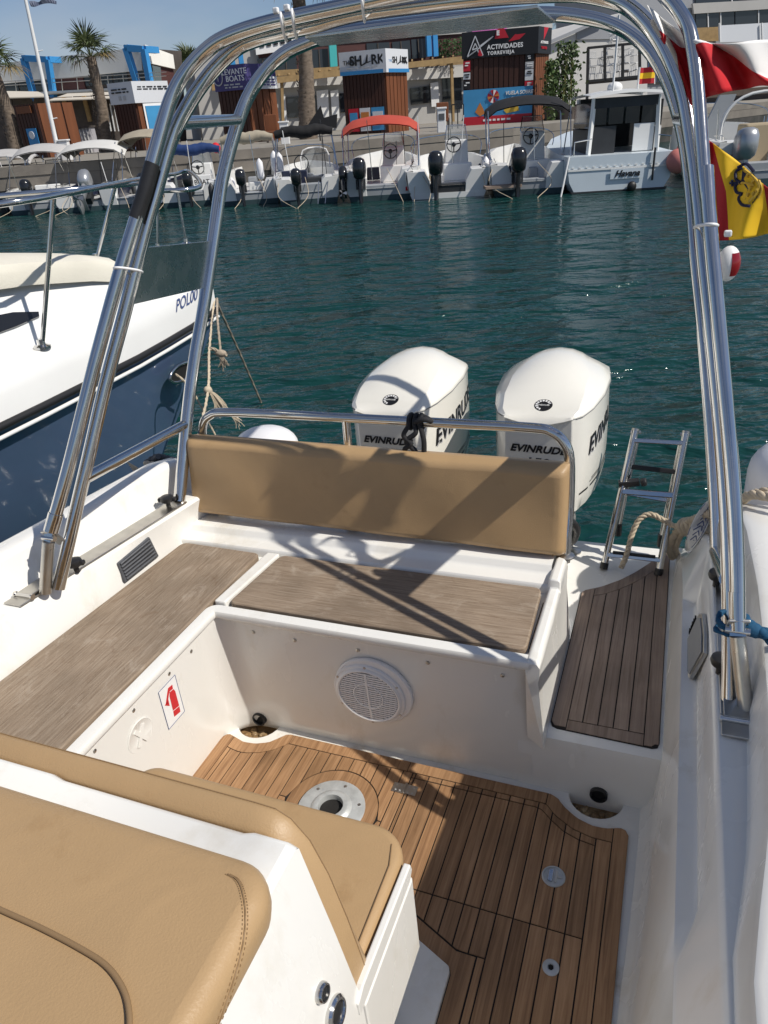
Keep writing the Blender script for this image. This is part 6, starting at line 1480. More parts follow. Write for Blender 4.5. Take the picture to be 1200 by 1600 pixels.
for bi, (bx0, bx1, by, ht) in enumerate(((850, 868, 184, 72), (866, 900, 184, 92))):
    rnd = random.Random(20+bi); c0_ = WP((bx0+bx1)/2, by, 'y', 46); c0_.z = QZ
    t = thing('bamboo_plant', ('narrow potted bamboo close to the black kiosk', 'bushy potted bamboo in front of the white hall')[bi], 'plant', c0_, 'bamboo by the black kiosk')
    W_ = (bx1-bx0)/FPX*46*.93; Hh = ht/FPX*46*.98
    mb = MB()
    for k in range(10): 
        a = c0_+V(rnd.uniform(-.4, .4)*W_, rnd.uniform(-.3, .3), 0); mb.tube([a, a+V(rnd.uniform(-.2, .2), 0, Hh*rnd.uniform(.7, 1))], .03, 5)
    mb.build('canes', 'bamboo_cane', t)
    mb = MB()
    for k in range(620):
        z = rnd.random()**.8; p = c0_+V(rnd.gauss(0, .26)*W_*(1.1-.4*abs(z-.5)), rnd.gauss(0, .3), z*Hh+rnd.uniform(-.1, .1)); e = V(rnd.uniform(-1, 1), rnd.uniform(-.6, .6), rnd.uniform(-1, .2)).normalized()*.22; s_ = e.cross(V(rnd.uniform(-1, 1), 1, rnd.uniform(-1, 1))).normalized()*.045
        mb.add([p-s_, p+e*.5-s_*1.2, p+e, p+e*.5+s_*1.2, p+s_], [(0, 1, 2, 3, 4)])
    mb.build('crown', 'bamboo_leaf', t, fix=False)
    mb = MB(); mb.lathe([(.4*W_, 0), (.5*W_, .6), (.45*W_, .62), (0, .55)], c0_, n=14); mb.build('pot', 'timber_dark', t)

# --- quay furniture
fp = thing('flag_pole', 'thin leaning white flagpole with a rag at its top', 'flagpole', WP(94, 252, 'y', 33))
a, b = WP(94, 252, 'y', 33), WP(40, 0, 'y', 33); mb = MB(); mb.tube([a, a.lerp(b, .5), b, b.lerp(a, -.03)], [.09, .075, .06, .05], 10); mb.build('pole', 'white_paint', fp, smooth=60)
mb = MB(); mb.ball(b.lerp(a, -.03), .12, (1, 1, 1), 10, 8); mb.build('finial', 'white_paint', fp, smooth=60)
rag = MB(); P = []
for k in range(13): 
    f = k/12; p = WP(46+f*42, 7+2*math.sin(f*7)-4*f, 'y', 33); P.append([p+V(0, .15*math.sin(f*9), .1+.05*math.sin(f*11)), p+V(0, .1*math.cos(f*8), -.05)])
rag.loft(P, closed=False); mat('rag', (.12, .14, .2), .8); rag.build('rag', 'rag', fp)
for k, (px, py) in enumerate(((150, 141), (57, 54))):
    mb = MB(); q = a.lerp(b, (.28, .70)[k]); mb.tube([q, q+V(.25, 0, .03)], .02, 5); mb.build('halyard_cleat', 'white_paint', fp)
for k, (px, yt, yb, lab) in enumerate(((107, 220, 252, 'white mooring bollard right of the leaning flagpole'), (448, 200, 236, 'white service pillar on the quay below the black folded canopy'), (690, 165, 205, 'white service pillar on the quay between the shark and activities kiosks'))):
    a = WP(px, yb, 'y', 33+k*1.2); h = (WP(px, yt, 'y', 33+k*1.2)-a).length
    a.z = QZ+.03; t = thing('service_pillar', lab, 'pillar', a, 'white pillars on the quay'); mb = MB(); mb.box(a+V(0, 0, h*.46), (.36, .3, h*.92)); mb.build('body', 'white_paint', t, bevel=.02); mb = MB(); mb.box(a+V(0, 0, h*.96), (.44, .38, h*.08)); mb.build('cap', 'white_paint', t, bevel=.02)
    mb = MB(); mb.b2(a+V(-.12, -.17, h*.5), a+V(.12, -.152, h*.75)); mb.build('socket_panel', 'grey_plastic', t)
# people-height timber barriers and chairs near the shops
for k, (x0, x1, y0, y1, lab) in enumerate(((418, 434, 190, 220, 'dark wicker chair beside the boats kiosk'), (683, 702, 170, 200, 'dark wicker chair by the white pillar near the shark kiosk'))):
    a = WP((x0+x1)/2, y1, 'y', 40); a.z = QZ; t = thing('wicker_chair', lab, 'chair', a, 'wicker chairs on the quay'); s_ = .75
    mb = MB(); mb.box(a+V(0, 0, .45), (.6, .55, .12)); mb.build('seat', 'rust_lit_tone', t, bevel=.03)
    mb = MB(); mb.box(a+V(0, .25, .85), (.6, .08, .75)); mb.build('backrest', 'rust_lit_tone', t, bevel=.03)
    for sx in (-.25, .25):
        for sy in (-.22, .22): 
            mb = MB(); mb.box(a+V(sx, sy, .2), (.05, .05, .4)); mb.build('leg', 'timber_dark', t)
rl = thing('quay_railing', 'black steel railing left of the activities kiosk', 'railing', WP(712, 197, 'y', 42))
a, b = WP(706, 168, 'y', 42), WP(724, 166, 'y', 42); z0 = QZ
for f in (0, .5, 1):
    p = a.lerp(b, f); mb = MB(); mb.bar(V(p.x, p.y, QZ), V(p.x, p.y, QZ+1.1), .05, .05); mb.build('post', 'rubber_black', rl)
mb = MB(); mb.bar(V(a.x, a.y, QZ+1.1), V(b.x, b.y, QZ+1.1), .06, .06); mb.build('handrail', 'rubber_black', rl)
bs = thing('black_sail_banner', 'black banner shape standing on the quay above the folded canopy', 'banner', WP(500, 215, 'y', 37)); bs.location.z = QZ; ABS[bs.name] = bs.location.copy()
q = [WP(x, y, 'y', 37) for x, y in ((478, 200), (501, 165), (506, 184), (527, 178), (526, 200))]; mb = MB(); mb.prism(q, (0, .12, 0)); mb.build('panel', 'rubber_black', bs); mb = MB(); mb.bar(V(q[0].x+.6, q[0].y+.06, QZ), V(q[0].x+.6, q[0].y+.06, q[0].z+.2), .06, .06); mb.build('post', 'rubber_black', bs)

# ================================================================== THE BOATS MOORED ALONG THE QUAY
mat('boat_white', (.74, .74, .72), .3, var=.05, vs=1.5, coat=.2, rnd=.06, dirt=(.5, .48, .42), ds=2, dth=.64)
mat('boat_grey', (.30, .32, .34), .5, var=.08, vs=2); mat('boat_navy', (.02, .025, .05), .3, coat=.3); mat('boat_dark', (.03, .032, .035), .5, var=.2, vs=3)
mat('anti_fouling', (.03, .06, .07), .7, var=.3, vs=3); mat('havana_blue', (.58, .65, .70), .35, var=.05, vs=1.2, coat=.2)
mat('motor_black', (.014, .015, .017), .22, coat=.4); mat('motor_silver', (.42, .43, .44), .3, .6)
mat('canvas_grey', (.42, .41, .40), .85, var=.08, vs=3); mat('canvas_beige', (.33, .29, .22), .85, var=.12, vs=3); mat('canvas_blue', (.01, .035, .13), .8, var=.15, vs=4)
mat('canvas_black', (.010, .010, .011), .85, var=.3, vs=4); mat('canvas_red', (.42, .06, .035), .8, var=.1, vs=2); mat('canvas_pale', (.55, .545, .52), .85, var=.06, vs=3)
mat('perspex', (.30, .33, .35), .1, trans=.0, alpha=.45); mat('buoy_pink', (.60, .20, .17), .6, var=.08, vs=4); mat('skin_tan', (.5, .3, .2), .6)
mat('seat_tan', (.35, .28, .18), .7)
def motor(root, f, x, tilt, m, sc=1., turn=0.):
    """outboard motor part with its pieces; pivot on the transom"""
    R3 = Matrix.Rotation(turn, 3, 'Z') @ Matrix.Rotation(tilt, 3, 'X'); pv = V(x, -.12, .42)
    def g(p): return f(pv + R3 @ (Vector(p)*sc))
    rings = []
    for z, w_, a, b in ((.10, .10, -.30, .02), (.16, .15, -.40, .05), (.30, .17, -.44, .06), (.46, .165, -.44, .03), (.55, .13, -.40, -.03), (.585, .07, -.32, -.10)):
        rings.append([g((w_*math.copysign(abs(math.cos(t))**.7, math.cos(t)), (a+b)/2+(b-a)/2*math.copysign(abs(math.sin(t))**.7, math.sin(t)), z)) for t in [2*PI*k/14 for k in range(14)]])
    mb = MB(); mb.loft(rings, cap0=True, cap1=True); c = mb.build('outboard_motor', m, root, smooth=55)
    mb = MB(); rings = []
    for z, w_, a, b in ((.12, .08, -.30, -.02), (-.2, .06, -.28, -.04), (-.55, .045, -.28, -.05), (-.62, .06, -.34, .02), (-.72, .055, -.40, .04), (-.80, .02, -.3, -.05)):
        rings.append([g((w_*math.cos(t), (a+b)/2+(b-a)/2*math.sin(t), z)) for t in [2*PI*k/10 for k in range(10)]])
    mb.loft(rings, cap0=True, cap1=True); mb.build('motor_leg', m, c, smooth=50)
    mb = MB(); mb.add([g(p) for p in ((-.13, -.42, -.56), (.13, -.42, -.56), (.13, .02, -.56), (-.13, .02, -.56), (-.13, -.42, -.545), (.13, -.42, -.545), (.13, .02, -.545), (-.13, .02, -.545))], [(3, 2, 1, 0), (4, 5, 6, 7), (0, 1, 5, 4), (1, 2, 6, 5), (2, 3, 7, 6), (3, 0, 4, 7)]); mb.build('cavitation_plate', m, c)
    mb = MB()
    for k in range(3):
        a = k*2*PI/3; p = V(0, -.43, -.70); mb.add([g(p), g(p+V(.15*math.cos(a-.35), .03, .15*math.sin(a-.35))), g(p+V(.17*math.cos(a), 0, .17*math.sin(a))), g(p+V(.15*math.cos(a+.35), -.03, .15*math.sin(a+.35)))], [(0, 1, 2, 3)])
    mb.build('propeller', 'steel_dull', c)
    mb = MB(); mb.add([g(p) for p in ((-.12, .0, -.1), (.12, .0, -.1), (.12, .16, -.1), (-.12, .16, -.1), (-.12, .0, .2), (.12, .0, .2), (.12, .16, .2), (-.12, .16, .2))], [(3, 2, 1, 0), (4, 5, 6, 7), (0, 1, 5, 4), (1, 2, 6, 5), (2, 3, 7, 6), (3, 0, 4, 7)]); mb.build('clamp', 'boat_dark', c)
    return c
def small_boat(label, px, py, beam, L_, yaw, fb, hullm, motors=(), bim=None, console=None, extra=None, inner='boat_grey', cut=.5, wl='anti_fouling', name='small_boat'):
    s0 = WP(px, py, 'z', 0.); cy, sy = math.cos(yaw), math.sin(yaw); KS = 1.2
    def f(p): p = Vector(p)*KS; return s0 + V(p.x*cy-p.y*sy, p.x*sy+p.y*cy, p.z)
    t = thing(name, label, 'boat', s0, 'small boats moored stern out along the quay')
    W_ = [(0, .46), (.12, .5), (.5, .5), (.78, .37), (.93, .17), (1, .02)]
    st = [0, .12, .3, .5, .65, .78, .88, .95, 1.0]; ro, rw = [], []
    for q in st:
        hb = lerp(W_, q)*beam; sh_ = fb*(1+.3*q); y = q*L_
        ro.append([f((sx*hb*k, y, z)) for sx, k, z in ((-1, 1, sh_), (-1, 1.01, sh_*.75), (-1, .95, .20), (-1, .80, .03), (-1, .4, -.12), (1, .4, -.12), (1, .80, .03), (1, .95, .20), (1, 1.01, sh_*.75), (1, 1, sh_))])
        gi = max(hb-.17, .004)
        rw.append([f((sx*a, y, z)) for sx, a, z in ((-1, hb, sh_), (-1, gi, sh_+.02), (-1, gi*.96, .30), (1, gi*.96, .30), (1, gi, sh_+.02), (1, hb, sh_))])
    mb = MB(); mb.loft(ro, closed=False); mb.build('hull', hullm, t, smooth=40)
    mb = MB(); mb.loft([[p+V(0, 0, -.002) for p in r[2:8]] for r in ro], closed=False)
    mb = MB(); mb.loft(rw, closed=False); mb.build('deck', 'boat_white', t, smooth=30)
    hb = .46*beam
    # transom: two quarter blocks and a lowered middle
    for sx in (-1, 1):
        mb = MB(); q = [(sx*hb, 0, fb), (sx*hb*.56, 0, fb*.98), (sx*hb*.44, 0, fb*cut+.06), (sx*hb*.42, 0, .10), (sx*hb*.82, 0, .02), (sx*hb*.95, 0, .2)]
        mb.prism([f(p)-V(0, 0, 0) for p in q], f((0, .5, .03))-f((0, 0, 0))); mb.build('quarter', 'boat_white', t, bevel=.015)
    mb = MB(); mb.prism([f(p) for p in ((-hb*.5, .02, .02), (hb*.5, .02, .02), (hb*.5, .02, fb*cut), (-hb*.5, .02, fb*cut))], f((0, .45, 0))-f((0, 0, 0))); mb.build('transom', inner, t, bevel=.015)
    mb = MB(); mb.prism([f(p) for p in ((-hb*.84, -.012, -.1), (hb*.84, -.012, -.1), (hb*.93, -.012, .13), (-hb*.93, -.012, .13))], f((0, .03, 0))-f((0, 0, 0))); mb.build('boot_stripe', wl, t)
    for (x, tilt, m, sc) in motors: motor(t, f, x, tilt, m, sc)
    if console:
        cx, cy_, h = console
        mb = MB(); mb.prism([f(p) for p in ((cx-.34, cy_, .3), (cx+.34, cy_, .3), (cx+.30, cy_+.12, h), (cx-.30, cy_+.12, h))], f((0, .55, 0))-f((0, 0, 0))); c = mb.build('console', 'boat_white', t, bevel=.03)
        mb = MB(); n = 18; wc = V(cx-.08, cy_-.10, h-.10); mb.tube([f(wc+V(.19*math.cos(2*PI*k/n), -.05*math.sin(2*PI*k/n), .19*math.sin(2*PI*k/n))) for k in range(n)], .018, 6, closed=True)
        for a in (.15, PI-.15, -PI/2): mb.tube([f(wc), f(wc+V(.19*math.cos(a), -.05*math.sin(a), .19*math.sin(a)))], .020, 5)
        mb.ball(f(wc), .075, (1, .6, 1), 10, 6)
        mb.build('steering_wheel', 'motor_black', c, smooth=50)
        mb = MB(); P = [f((cx+.32*math.sin(a), cy_+.45+.05*math.cos(a), h)) for a in (-1.4, -.7, 0, .7, 1.4)]; Q = [f((cx+.26*math.sin(a), cy_+.62+.05*math.cos(a), h+.36)) for a in (-1.4, -.7, 0, .7, 1.4)]; mb.loft([P, Q], closed=False); mb.build('windscreen', 'perspex', c)
        mb = MB(); mb.tube([P[0]]+Q+[P[-1]], .016, 5); mb.build('screen_frame', 'steel', c, smooth=50)
        mb = MB(); mb.prism([f(p) for p in ((cx-.38, cy_-.85, .3), (cx+.38, cy_-.85, .3), (cx+.38, cy_-.85, .72), (cx-.38, cy_-.85, .72))], f((0, .38, 0))-f((0, 0, 0))); mb.build('helm_bench', 'boat_white', t, bevel=.03)
    if bim:
        m, y0, y1, z, w_, folded = bim
        bx = MB()
        if folded:
            P = smoothpath([f((-w_/2, y0, z-.05)), f((-w_/4, y0+.02, z+.02)), f((0, y0, z-.02)), f((w_/4, y0+.03, z+.03)), f((w_/2, y0, z-.04))], 5)
            bx.tube(P, [.11+.08*math.sin(PI*i/(len(P)-1))+.012*math.sin(i*2.3) for i in range(len(P))], 9)
        else:
            G = []
            for i in range(7):
                q = i/6; G.append([f((w_*(j/8-.5), y0+(y1-y0)*q, z-.20*(2*q-1)**2-.16*(2*(j/8)-1)**2-(.10 if j in (0, 8) else 0))) for j in range(9)])
            bx.loft(G, closed=False)
            bx.loft([[p-V(0, 0, .03) for p in r] for r in G], closed=False)
        c = bx.build('canopy', m, t, smooth=60)
        pz = fb+.02
        for sx in (-1, 1):
            X = sx*w_/2*.96; xb = sx*lerp(W_, .4)*beam*.94
            for ya, yb in (((y0+y1)/2-.2, y0+.05), ((y0+y1)/2+.2, y1-.05), (y0-.7, y0+.05)):
                mb = MB(); mb.tube([f((xb, ya, pz)), f((X, yb, z-.30 if not folded else z-.06))], .017, 6); mb.build('canopy_pole', 'steel', c, smooth=50)
    if extra: extra(t, f)
    rn = random.Random(int(px)*7+3)      # loose gear differs from boat to boat
    for k in range(rn.randint(2, 4)):
        x, y = rn.uniform(-.42, .42)*beam, rn.uniform(.5, .55*L_); mb = MB(); mb.tube([f((x, y, .4)), f((x+rn.uniform(-.15, .15), y+rn.uniform(-.2, .2), rn.uniform(1.2, 2.0)))], .013, 5); mb.build('pole', rn.choice(('steel', 'white_paint', 'boat_dark')), t)
    for k in range(rn.randint(2, 4)):
        x, y = rn.uniform(-.34, .34)*beam, rn.uniform(.35, .6*L_); w2 = rn.uniform(.25, .5); h2 = rn.uniform(.12, .4); mb = MB(); mb.prism([f((x-w2/2, y, .32)), f((x+w2/2, y, .32)), f((x+w2/2*.9, y, .32+h2)), f((x-w2/2*.9, y, .32+h2))], f((0, w2*.8, 0))-f((0, 0, 0))); mb.build('cushion', rn.choice(('boat_navy', 'canvas_pale', 'boat_grey', 'seat_tan', 'boat_white', 'boat_dark')), t, bevel=.03)
    for k in range(rn.randint(1, 3)):
        sx = rn.choice((-1, 1)); y = rn.uniform(.3, 2.4); c_ = f((sx*(.5*beam+.12), y, fb*.55)); mb = MB(); mb.lathe([(.02, .32), (.05, .28), (.10, .2), (.11, 0), (.11, -.2), (.08, -.27), (0, -.3)], c_, n=10); mb.build('hanging_fender', rn.choice(('fender_white', 'boat_navy', 'fender_white', 'boat_dark')), t, smooth=50)
    for sx in (-1, 1):
        mb = MB(); mb.tube(smoothpath([f((sx*.42*beam, .55*L_, fb*1.15+.05)), f((sx*.44*beam, .6*L_, fb*1.2+.35)), f((sx*.33*beam, .8*L_, fb*1.3+.42)), f((0, L_, fb*1.35+.42))], 4), .016, 6); mb.build('bow_rail', 'steel', t, smooth=50)
    for k in range(2):
        a_ = f((rn.uniform(-.5, .5)*beam, .1, fb)); mb = MB(); mb.tube(smoothpath([a_, a_+V(rn.uniform(-.4, .4), -.5, -.5), V(a_.x+rn.uniform(-.7, .7), a_.y-1.1, -.05)], 4), .010, 5); mb.build('stern_line', 'sea_rope', t)
    # coming and going lines, cleats and small fittings
    for sx in (-1, 1): mb = MB(); mb.tube(smoothpath([f((sx*hb*.85, .25, fb+.03)), f((sx*hb*.9, .2, fb+.12)), f((sx*hb*.86, .9, fb+.1))], 4), .014, 5); mb.build('grab_rail', 'steel', t, smooth=50)
    return t
def fenders(t, f, pts):
    for p in pts:
        mb = MB(); c = f(p); mb.lathe([(.02, .34), (.05, .30), (.11, .22), (.12, 0), (.12, -.2), (.09, -.28), (.0, -.32)], c, n=12); mb.build('hanging_fender', 'fender_white', t, smooth=50)
def txt(t, f, s, size, o, m, nm='name_lettering', **k):
    a = f(o); x = f(Vector(o)+V(1, 0, 0))-a; mb = text_mb(s, size, a, x, (0, 0, 1), depth=.006, **k); return mb.build(nm, m, t)
small_boat('white boat at the far left edge with a grey canopy and its motor tilted up', 2, 330, 2.0, 5.2, .12, .55, 'boat_white', [(.45, -1.0, 'motor_silver', 1.0)], ('canvas_grey', 1.2, 3.2, 1.75, 1.9, False), None, None)
small_boat('navy boat with a grey canopy below the plain brown kiosk', 62, 334, 1.9, 5.2, .1, .62, 'boat_navy', [(-.1, -.15, 'motor_black', .9)], ('canvas_grey', 1.4, 3.0, 1.85, 1.8, False), (0.1, 2.0, 1.0))
small_boat('white boat with a broad pale canopy and a silver motor tilted up', 140, 330, 2.1, 5.4, .05, .6, 'boat_navy', [(.05, -1.05, 'motor_silver', 1.15)], ('canvas_pale', 1.3, 3.3, 1.85, 2.1, False), None)
small_boat('white boat with raised bow and beige canopy just left of the arch leg', 205, 326, 1.9, 5.2, -.1, .62, 'boat_navy', [(.5, -.9, 'motor_black', .8)], ('canvas_beige', 1.8, 3.2, 2.05, 1.7, False), None)
def ex5(t, f):
    txt(t, f, 'TE BOAT', .2, (-.05, -.005, .56), 'sign_black', bold=.004)
    mb = MB(); mb.ball(f((.75, 1.6, 1.42)), .16, (1, 1, 1.1), 12, 8); mb.build('red_bag', 'flag_red', t, smooth=60)
small_boat('white boat with a rolled blue canopy and black motor between the arch legs', 300, 322, 2.0, 5.2, .05, .62, 'boat_white', [(.05, 0, 'motor_black', .85), (-.8, -.7, 'motor_black', .7)], ('canvas_blue', 1.5, 2.2, 1.42, 1.7, True), (0.1, 2.3, 1.0), ex5, cut=.6)
small_boat('white boat with a loose beige canopy and fenders right of the rear arch leg', 392, 320, 1.9, 5.2, .05, .62, 'boat_white', [(-.15, -.1, 'motor_black', .85)], ('canvas_beige', 1.4, 2.2, 1.65, 1.5, True), None, lambda t, f: fenders(t, f, [(.35, .5, .85), (.75, .9, 1.0), (.9, .9, .95)]))
def ex7(t, f):
    mb = MB(); P = []
    for z, k in ((.75, 1.), (1.05, 1.), (1.22, .8), (1.27, .45)): P.append([f((.25+.42*k*math.sin(a), 2.2+.35*math.cos(a)+.25*(z-.75), z)) for a in [-1.7+3.4*i/8 for i in range(9)]])
    mb.loft(P, closed=False); w_ = mb.build('windscreen', 'perspex', t, smooth=60)
    mb = MB(); mb.tube([p for p in [r[0] for r in P]]+P[-1]+[r[-1] for r in P[::-1]], .025, 6); mb.build('screen_frame', 'white_paint', w_, smooth=50)
    mb = MB(); n = 16; mb.tube([f((-.15+.2*math.cos(2*PI*k/n), 1.75, .92+.2*math.sin(2*PI*k/n))) for k in range(n)], .018, 5, closed=True); mb.build('steering_wheel', 'motor_black', t)
    for x in (-.55, -.15): mb = MB(); mb.b2(f((x-.16, 1.0, .3)), f((x+.16, 1.35, .78))); mb.build('helm_bench', 'boat_navy', t, bevel=.03)
    mb = MB()
    for sx in (.3, .55): mb.tube([f((sx, -.02, .55)), f((sx*.75, -.35, .02))], .016, 5)
    mb.build('swim_ladder', 'steel', t)
small_boat('small white boat with a clear windscreen and a black rolled canopy', 484, 319, 1.85, 4.6, .05, .66, 'boat_white', [(-.28, .05, 'motor_black', .85)], ('canvas_black', 1.4, 2.4, 1.72, 1.6, True), None, ex7, cut=.75)
def ex8(t, f):
    mb = MB(); mb.b2(f((.62, -.03, .20)), f((.86, -.014, .30))); mb.build('red_mark', 'flag_red', t)
small_boat('white boat under a red sun canopy in front of the shark kiosk', 598, 313, 2.1, 5.4, -.06, .75, 'boat_white', [(-.55, -.15, 'motor_black', 1.05), (-1.0, -.8, 'motor_black', .7)], ('canvas_red', .9, 3.0, 1.98, 2.1, False), (.3, 2.6, 1.15), ex8, cut=.5)
small_boat('white boat with centre console and a large black motor, left of the black canopy', 700, 309, 2.3, 5.4, -.1, .66, 'boat_white', [(-.30, -.12, 'motor_black', 1.15)], None, (.28, 2.0, 1.25), lambda t, f: fenders(t, f, [(1.0, .5, .6)]), inner='boat_dark', wl='boat_white')
def ex10(t, f):
    mb = MB(); mb.b2(f((-1.1, -.5, .22)), f((-.25, .0, .28))); mb.build('teak_platform', 'teak_step', t)
    fenders(t, f, [(1.0, -.1, .45)])
small_boat('white boat with a raised black canopy, next to the cabin boat', 826, 304, 2.1, 5.4, -.12, .72, 'boat_white', [(-.30, -.05, 'motor_black', 1.15)], ('canvas_black', .6, 2.6, 2.2, 2.1, False), (.25, 1.9, 1.35), ex10)

# cabin boat
s0 = WP(966, 299, 'z', 0.); yw = -.06
def f(p): p = Vector(p); return s0 + V(p.x*math.cos(yw)-p.y*math.sin(yw), p.x*math.sin(yw)+p.y*math.cos(yw), p.z)
hv = thing('cabin_boat', 'pale blue cabin boat with dark wheelhouse windows and its name on the stern', 'boat', s0)
W_ = [(0, .48), (.2, .5), (.55, .48), (.8, .33), (.95, .12), (1, .02)]; rg = []
for q in (0, .08, .2, .4, .55, .7, .8, .9, .96, 1.):
    hb = lerp(W_, q)*3.1; sh_ = .98+.45*q*q; rg.append([f((sx*hb*k, q*7, z)) for sx, k, z in ((-1, 1, sh_), (-1, 1.01, .62), (-1, .97, .3), (-1, .86, .02), (-1, .3, -.3), (1, .3, -.3), (1, .86, .02), (1, .97, .3), (1, 1.01, .62), (1, 1, sh_))])
mb = MB(); mb.loft(rg, closed=False); mb.poly(rg[0]); mb.loft([[r[0], r[-1]] for r in rg], closed=False); mb.build('hull', 'havana_blue', hv, smooth=35)
mb = MB(); mb.prism([f(p) for p in ((-1.50, -.02, .60), (1.50, -.02, .60), (1.5, -.02, .66), (-1.5, -.02, .66))], f((0, .05, 0))-f((0, 0, 0))); mb.build('rub_strake', 'boat_white', hv)
for k in range(14):
    mb = MB(); mb.b2(f((-1.4+k*.2, -.03, .68)), f((-1.33+k*.2, -.01, .71))); mb.build('scupper_cover', 'boat_white', hv)
mb = MB(); mb.prism([f(p) for p in ((-1.3, -.03, -.05), (1.3, -.03, -.05), (1.40, -.03, .05), (-1.4, -.03, .05))], f((0, .05, 0))-f((0, 0, 0))); mb.build('boot_stripe', 'boat_dark', hv)
nm = rectp(hv, 'name_board', f((-.28, -.03, .34)), f((1, 0, 0))-f((0, 0, 0)), f((0, -1, 0))-f((0, 0, 0)), 0, 0, .95, .26, .01, 'havana_blue', .01)
mb = text_mb('Havana', .24, f((-.16, -.06, .40)), f((1, 0, 0))-f((0, 0, 0)), (0, 0, 1), shear=.35, bold=.006, depth=.006); mb.build('name_lettering', 'sign_black', nm)
# wheelhouse
zb, zt = .98, 2.42; xa, xb_ = -.78, 1.12
for x in (xa, xb_):
    for y in (.6, 2.6):
        mb = MB(); mb.bar(f((x-.04*(1 if x < 0 else -1), y, zb)), f((x+.04*(1 if x < 0 else -1), y+.05, zt)), .10, .10); mb.build('cabin_post', 'boat_white', hv)
mb = MB(); G = []
for j in range(9):
    q = j/8; G.append([f((xa-.14+(xb_-xa+.28)*q, y, zt+.02+.09*(1-(2*q-1)**2)+dz)) for y, dz in ((.35, -.02), (.37, .05), (1.5, .09), (2.9, .05), (2.92, -.02))])
mb.loft(G, closed=False); mb.build('cabin_roof', 'boat_white', hv, smooth=40)
mb = MB(); mb.b2(f((xa+.05, 2.55, zb)), f((xb_-.05, 2.62, zt))); mb.build('cabin_front', 'boat_dark', hv)
for k in range(3):
    x = xa+.25+k*.55; mb = MB(); mb.b2(f((x, 2.50, 1.75)), f((x+.42, 2.53, 2.25))); mb.build('front_window', 'glass_pale', hv)
for x in (xa, xb_):
    mb = MB(); mb.b2(f((x-.02, .7, 1.65)), f((x+.02, 2.5, 2.3))); mb.build('side_window', 'smoked_glass', hv); mb = MB(); mb.b2(f((x-.03, .7, zb)), f((x+.03, 2.5, 1.62))); mb.build('cabin_side', 'boat_dark' if x < 0 else 'boat_white', hv)
mb = MB(); mb.prism([f(p) for p in ((xa+.02, .60, 2.16), (xb_-.02, .60, 2.16), (xb_-.04, .60, 2.42), (xa+.04, .60, 2.42))], f((0, .05, 0))-f((0, 0, 0))); mb.build('cabin_header', 'boat_dark', hv)
for x0_, x1_ in ((xa+.06, -.36), (-.30, .12), (.18, .58), (.64, xb_-.08)):
    mb = MB(); mb.b2(f((x0_, .625, 1.74)), f((x1_, .64, 2.16))); mb.build('aft_window', 'smoked_glass', hv)
mb = MB(); mb.b2(f((xa+.06, .62, zb)), f((-.05, .66, 1.70))); mb.build('cabin_bulkhead', 'boat_dark', hv)
mb = MB(); mb.b2(f((.45, .62, 1.0)), f((1.05, .68, 1.72))); mb.build('cabin_door', 'boat_white', hv, bevel=.02)
mb = MB(); mb.b2(f((-.65, .9, zb)), f((-.35, 1.2, 1.5))); mb.build('helm_seat', 'boat_dark', hv, bevel=.05)
mb = MB(); n = 16; mb.tube([f((-.1+.16*math.cos(2*PI*k/n), 2.3, 1.4+.16*math.sin(2*PI*k/n))) for k in range(n)], .02, 5, closed=True); mb.build('steering_wheel', 'steel', hv)
mb = MB(); mb.tube([f((-.2, .8, zt+.1)), f((-.2, .8, zt+1.95))], .03, 6); mb.tube([f((.55, 1., zt+.1)), f((.55, 1., zt+.7))], .025, 6); mb.build('mast', 'white_paint', hv)
mb = MB(); mb.ball(f((0.0, 1.4, zt+.24)), .22, (1, 1, .7), 14, 8); mb.build('radar_dome', 'white_paint', hv, smooth=60)
fl_ = MB(); P = [[f((.58+.42*q, 1.0+.05*math.sin(q*6), zt+.68+dz)) for dz in (0, -.13, -.27, -.4)] for q in (0, .25, .5, .75, 1)]
fo = None
for i in range(4):
    for j in range(3):
        fl_.mi = 1 if j == 1 else 0; k = len(fl_.v); fl_.v += [P[i][j], P[i+1][j], P[i+1][j+1], P[i][j+1]]; fl_.f.append([k, k+1, k+2, k+3]); fl_.m.append(fl_.mi)
fl_.build('ensign', ['flag_crimson', 'flag_yellow'], hv, fix=False)
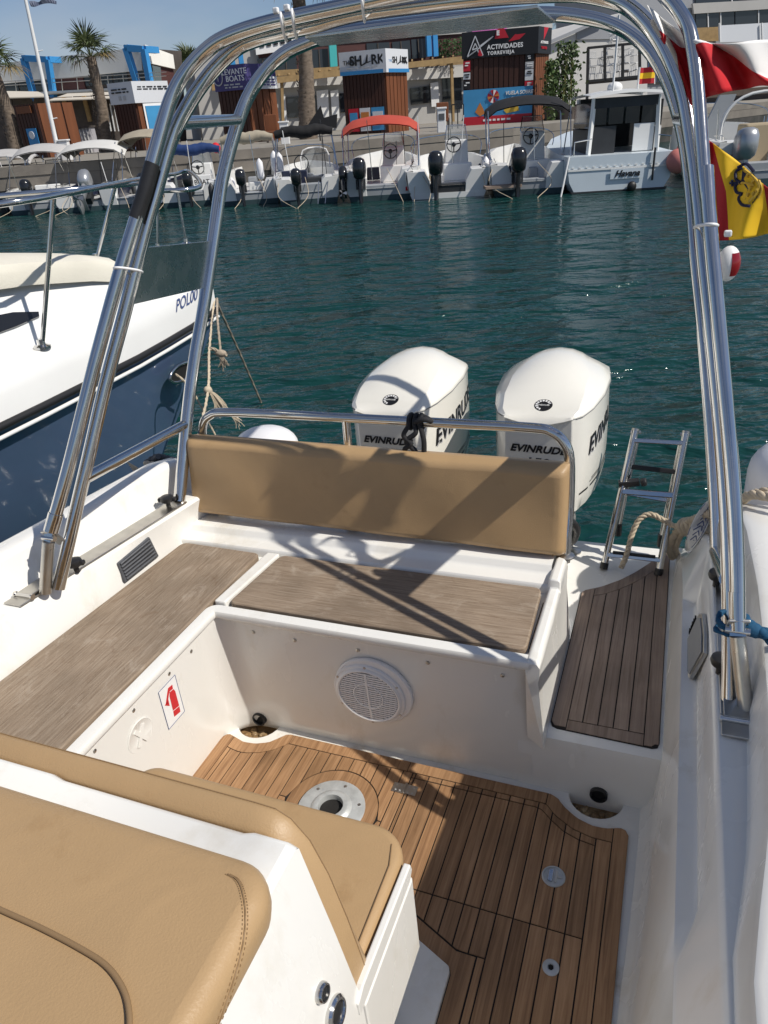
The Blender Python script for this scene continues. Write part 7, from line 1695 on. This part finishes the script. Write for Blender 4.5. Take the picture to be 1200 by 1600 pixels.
mb = MB(); c = f((1.58, -.15, .72)); mb.ball(c, .32, (1, 1, 1.05), 18, 12); mb.lathe([(.09, 0), (.06, .08), (.03, .14), (0, .14)], c+V(0, 0, .32), n=10); bu = mb.build('round_fender', 'buoy_pink', smooth=60); tag(bu, 'round pink fender hanging at the stern corner of the cabin boat', 'fender')
mb = MB(); mb.ball(f((.35, -.1, .12)), .14, (1, .7, 1), 12, 8); mb.build('stern_fender', 'rubber_black', hv, smooth=60)
mb = MB(); mb.tube([f((.92, -.06, 1.1)), f((.92, -.08, .25))], .03, 6); mb.build('exhaust_pipe', 'boat_dark', hv)
mb = MB(); mb.tube([f((-1.5, -.05, 1.0)), f((-1.78, -.5, -.1))], .025, 6); mb.build('boat_hook', 'white_paint', hv)
mb = MB(); mb.tube([f((-1.3, .3, 1.0)), f((-1.3, .3, 1.35)), f((-.8, .35, 1.4))], .02, 6); mb.tube([f((1.45, .3, 1.0)), f((1.45, .3, 1.35)), f((1.1, .35, 1.4))], .02, 6); mb.build('stern_rail', 'steel', hv, smooth=50)
# boat half hidden by the striped flag
def ex12(t, f):
    mb = MB(); mb.b2(f((-.2, 1.2, .3)), f((.9, 1.8, 1.25))); mb.build('seat_back', 'seat_tan', t, bevel=.06)
    mb = MB(); mb.tube(smoothpath([f((-1.0, .6, .8)), f((-.95, .6, 1.5)), f((-.4, .6, 1.9)), f((.8, .6, 1.9))], 4), .04, 6); mb.build('roll_bar', 'boat_white', t, smooth=50)
    mb = MB(); mb.prism([f(p) for p in ((-1.0, 2.2, .9), (-.5, 2.2, .9), (-.2, 2.2, 1.9), (-.6, 2.2, 1.9))], f((0, .1, 0))-f((0, 0, 0))); mb.build('screen', 'boat_grey', t)
small_boat('white boat with a tan seat half hidden behind the striped flag', 1195, 288, 2.6, 6., -.1, .95, 'boat_white', [(-.72, -.1, 'motor_silver', 1.35)], None, None, ex12)

# ------------------------------------------------------------------ set our boat on the water with its own trim and list
for o in BOAT:
    o.matrix_world = TB @ Matrix.Translation(o.location)
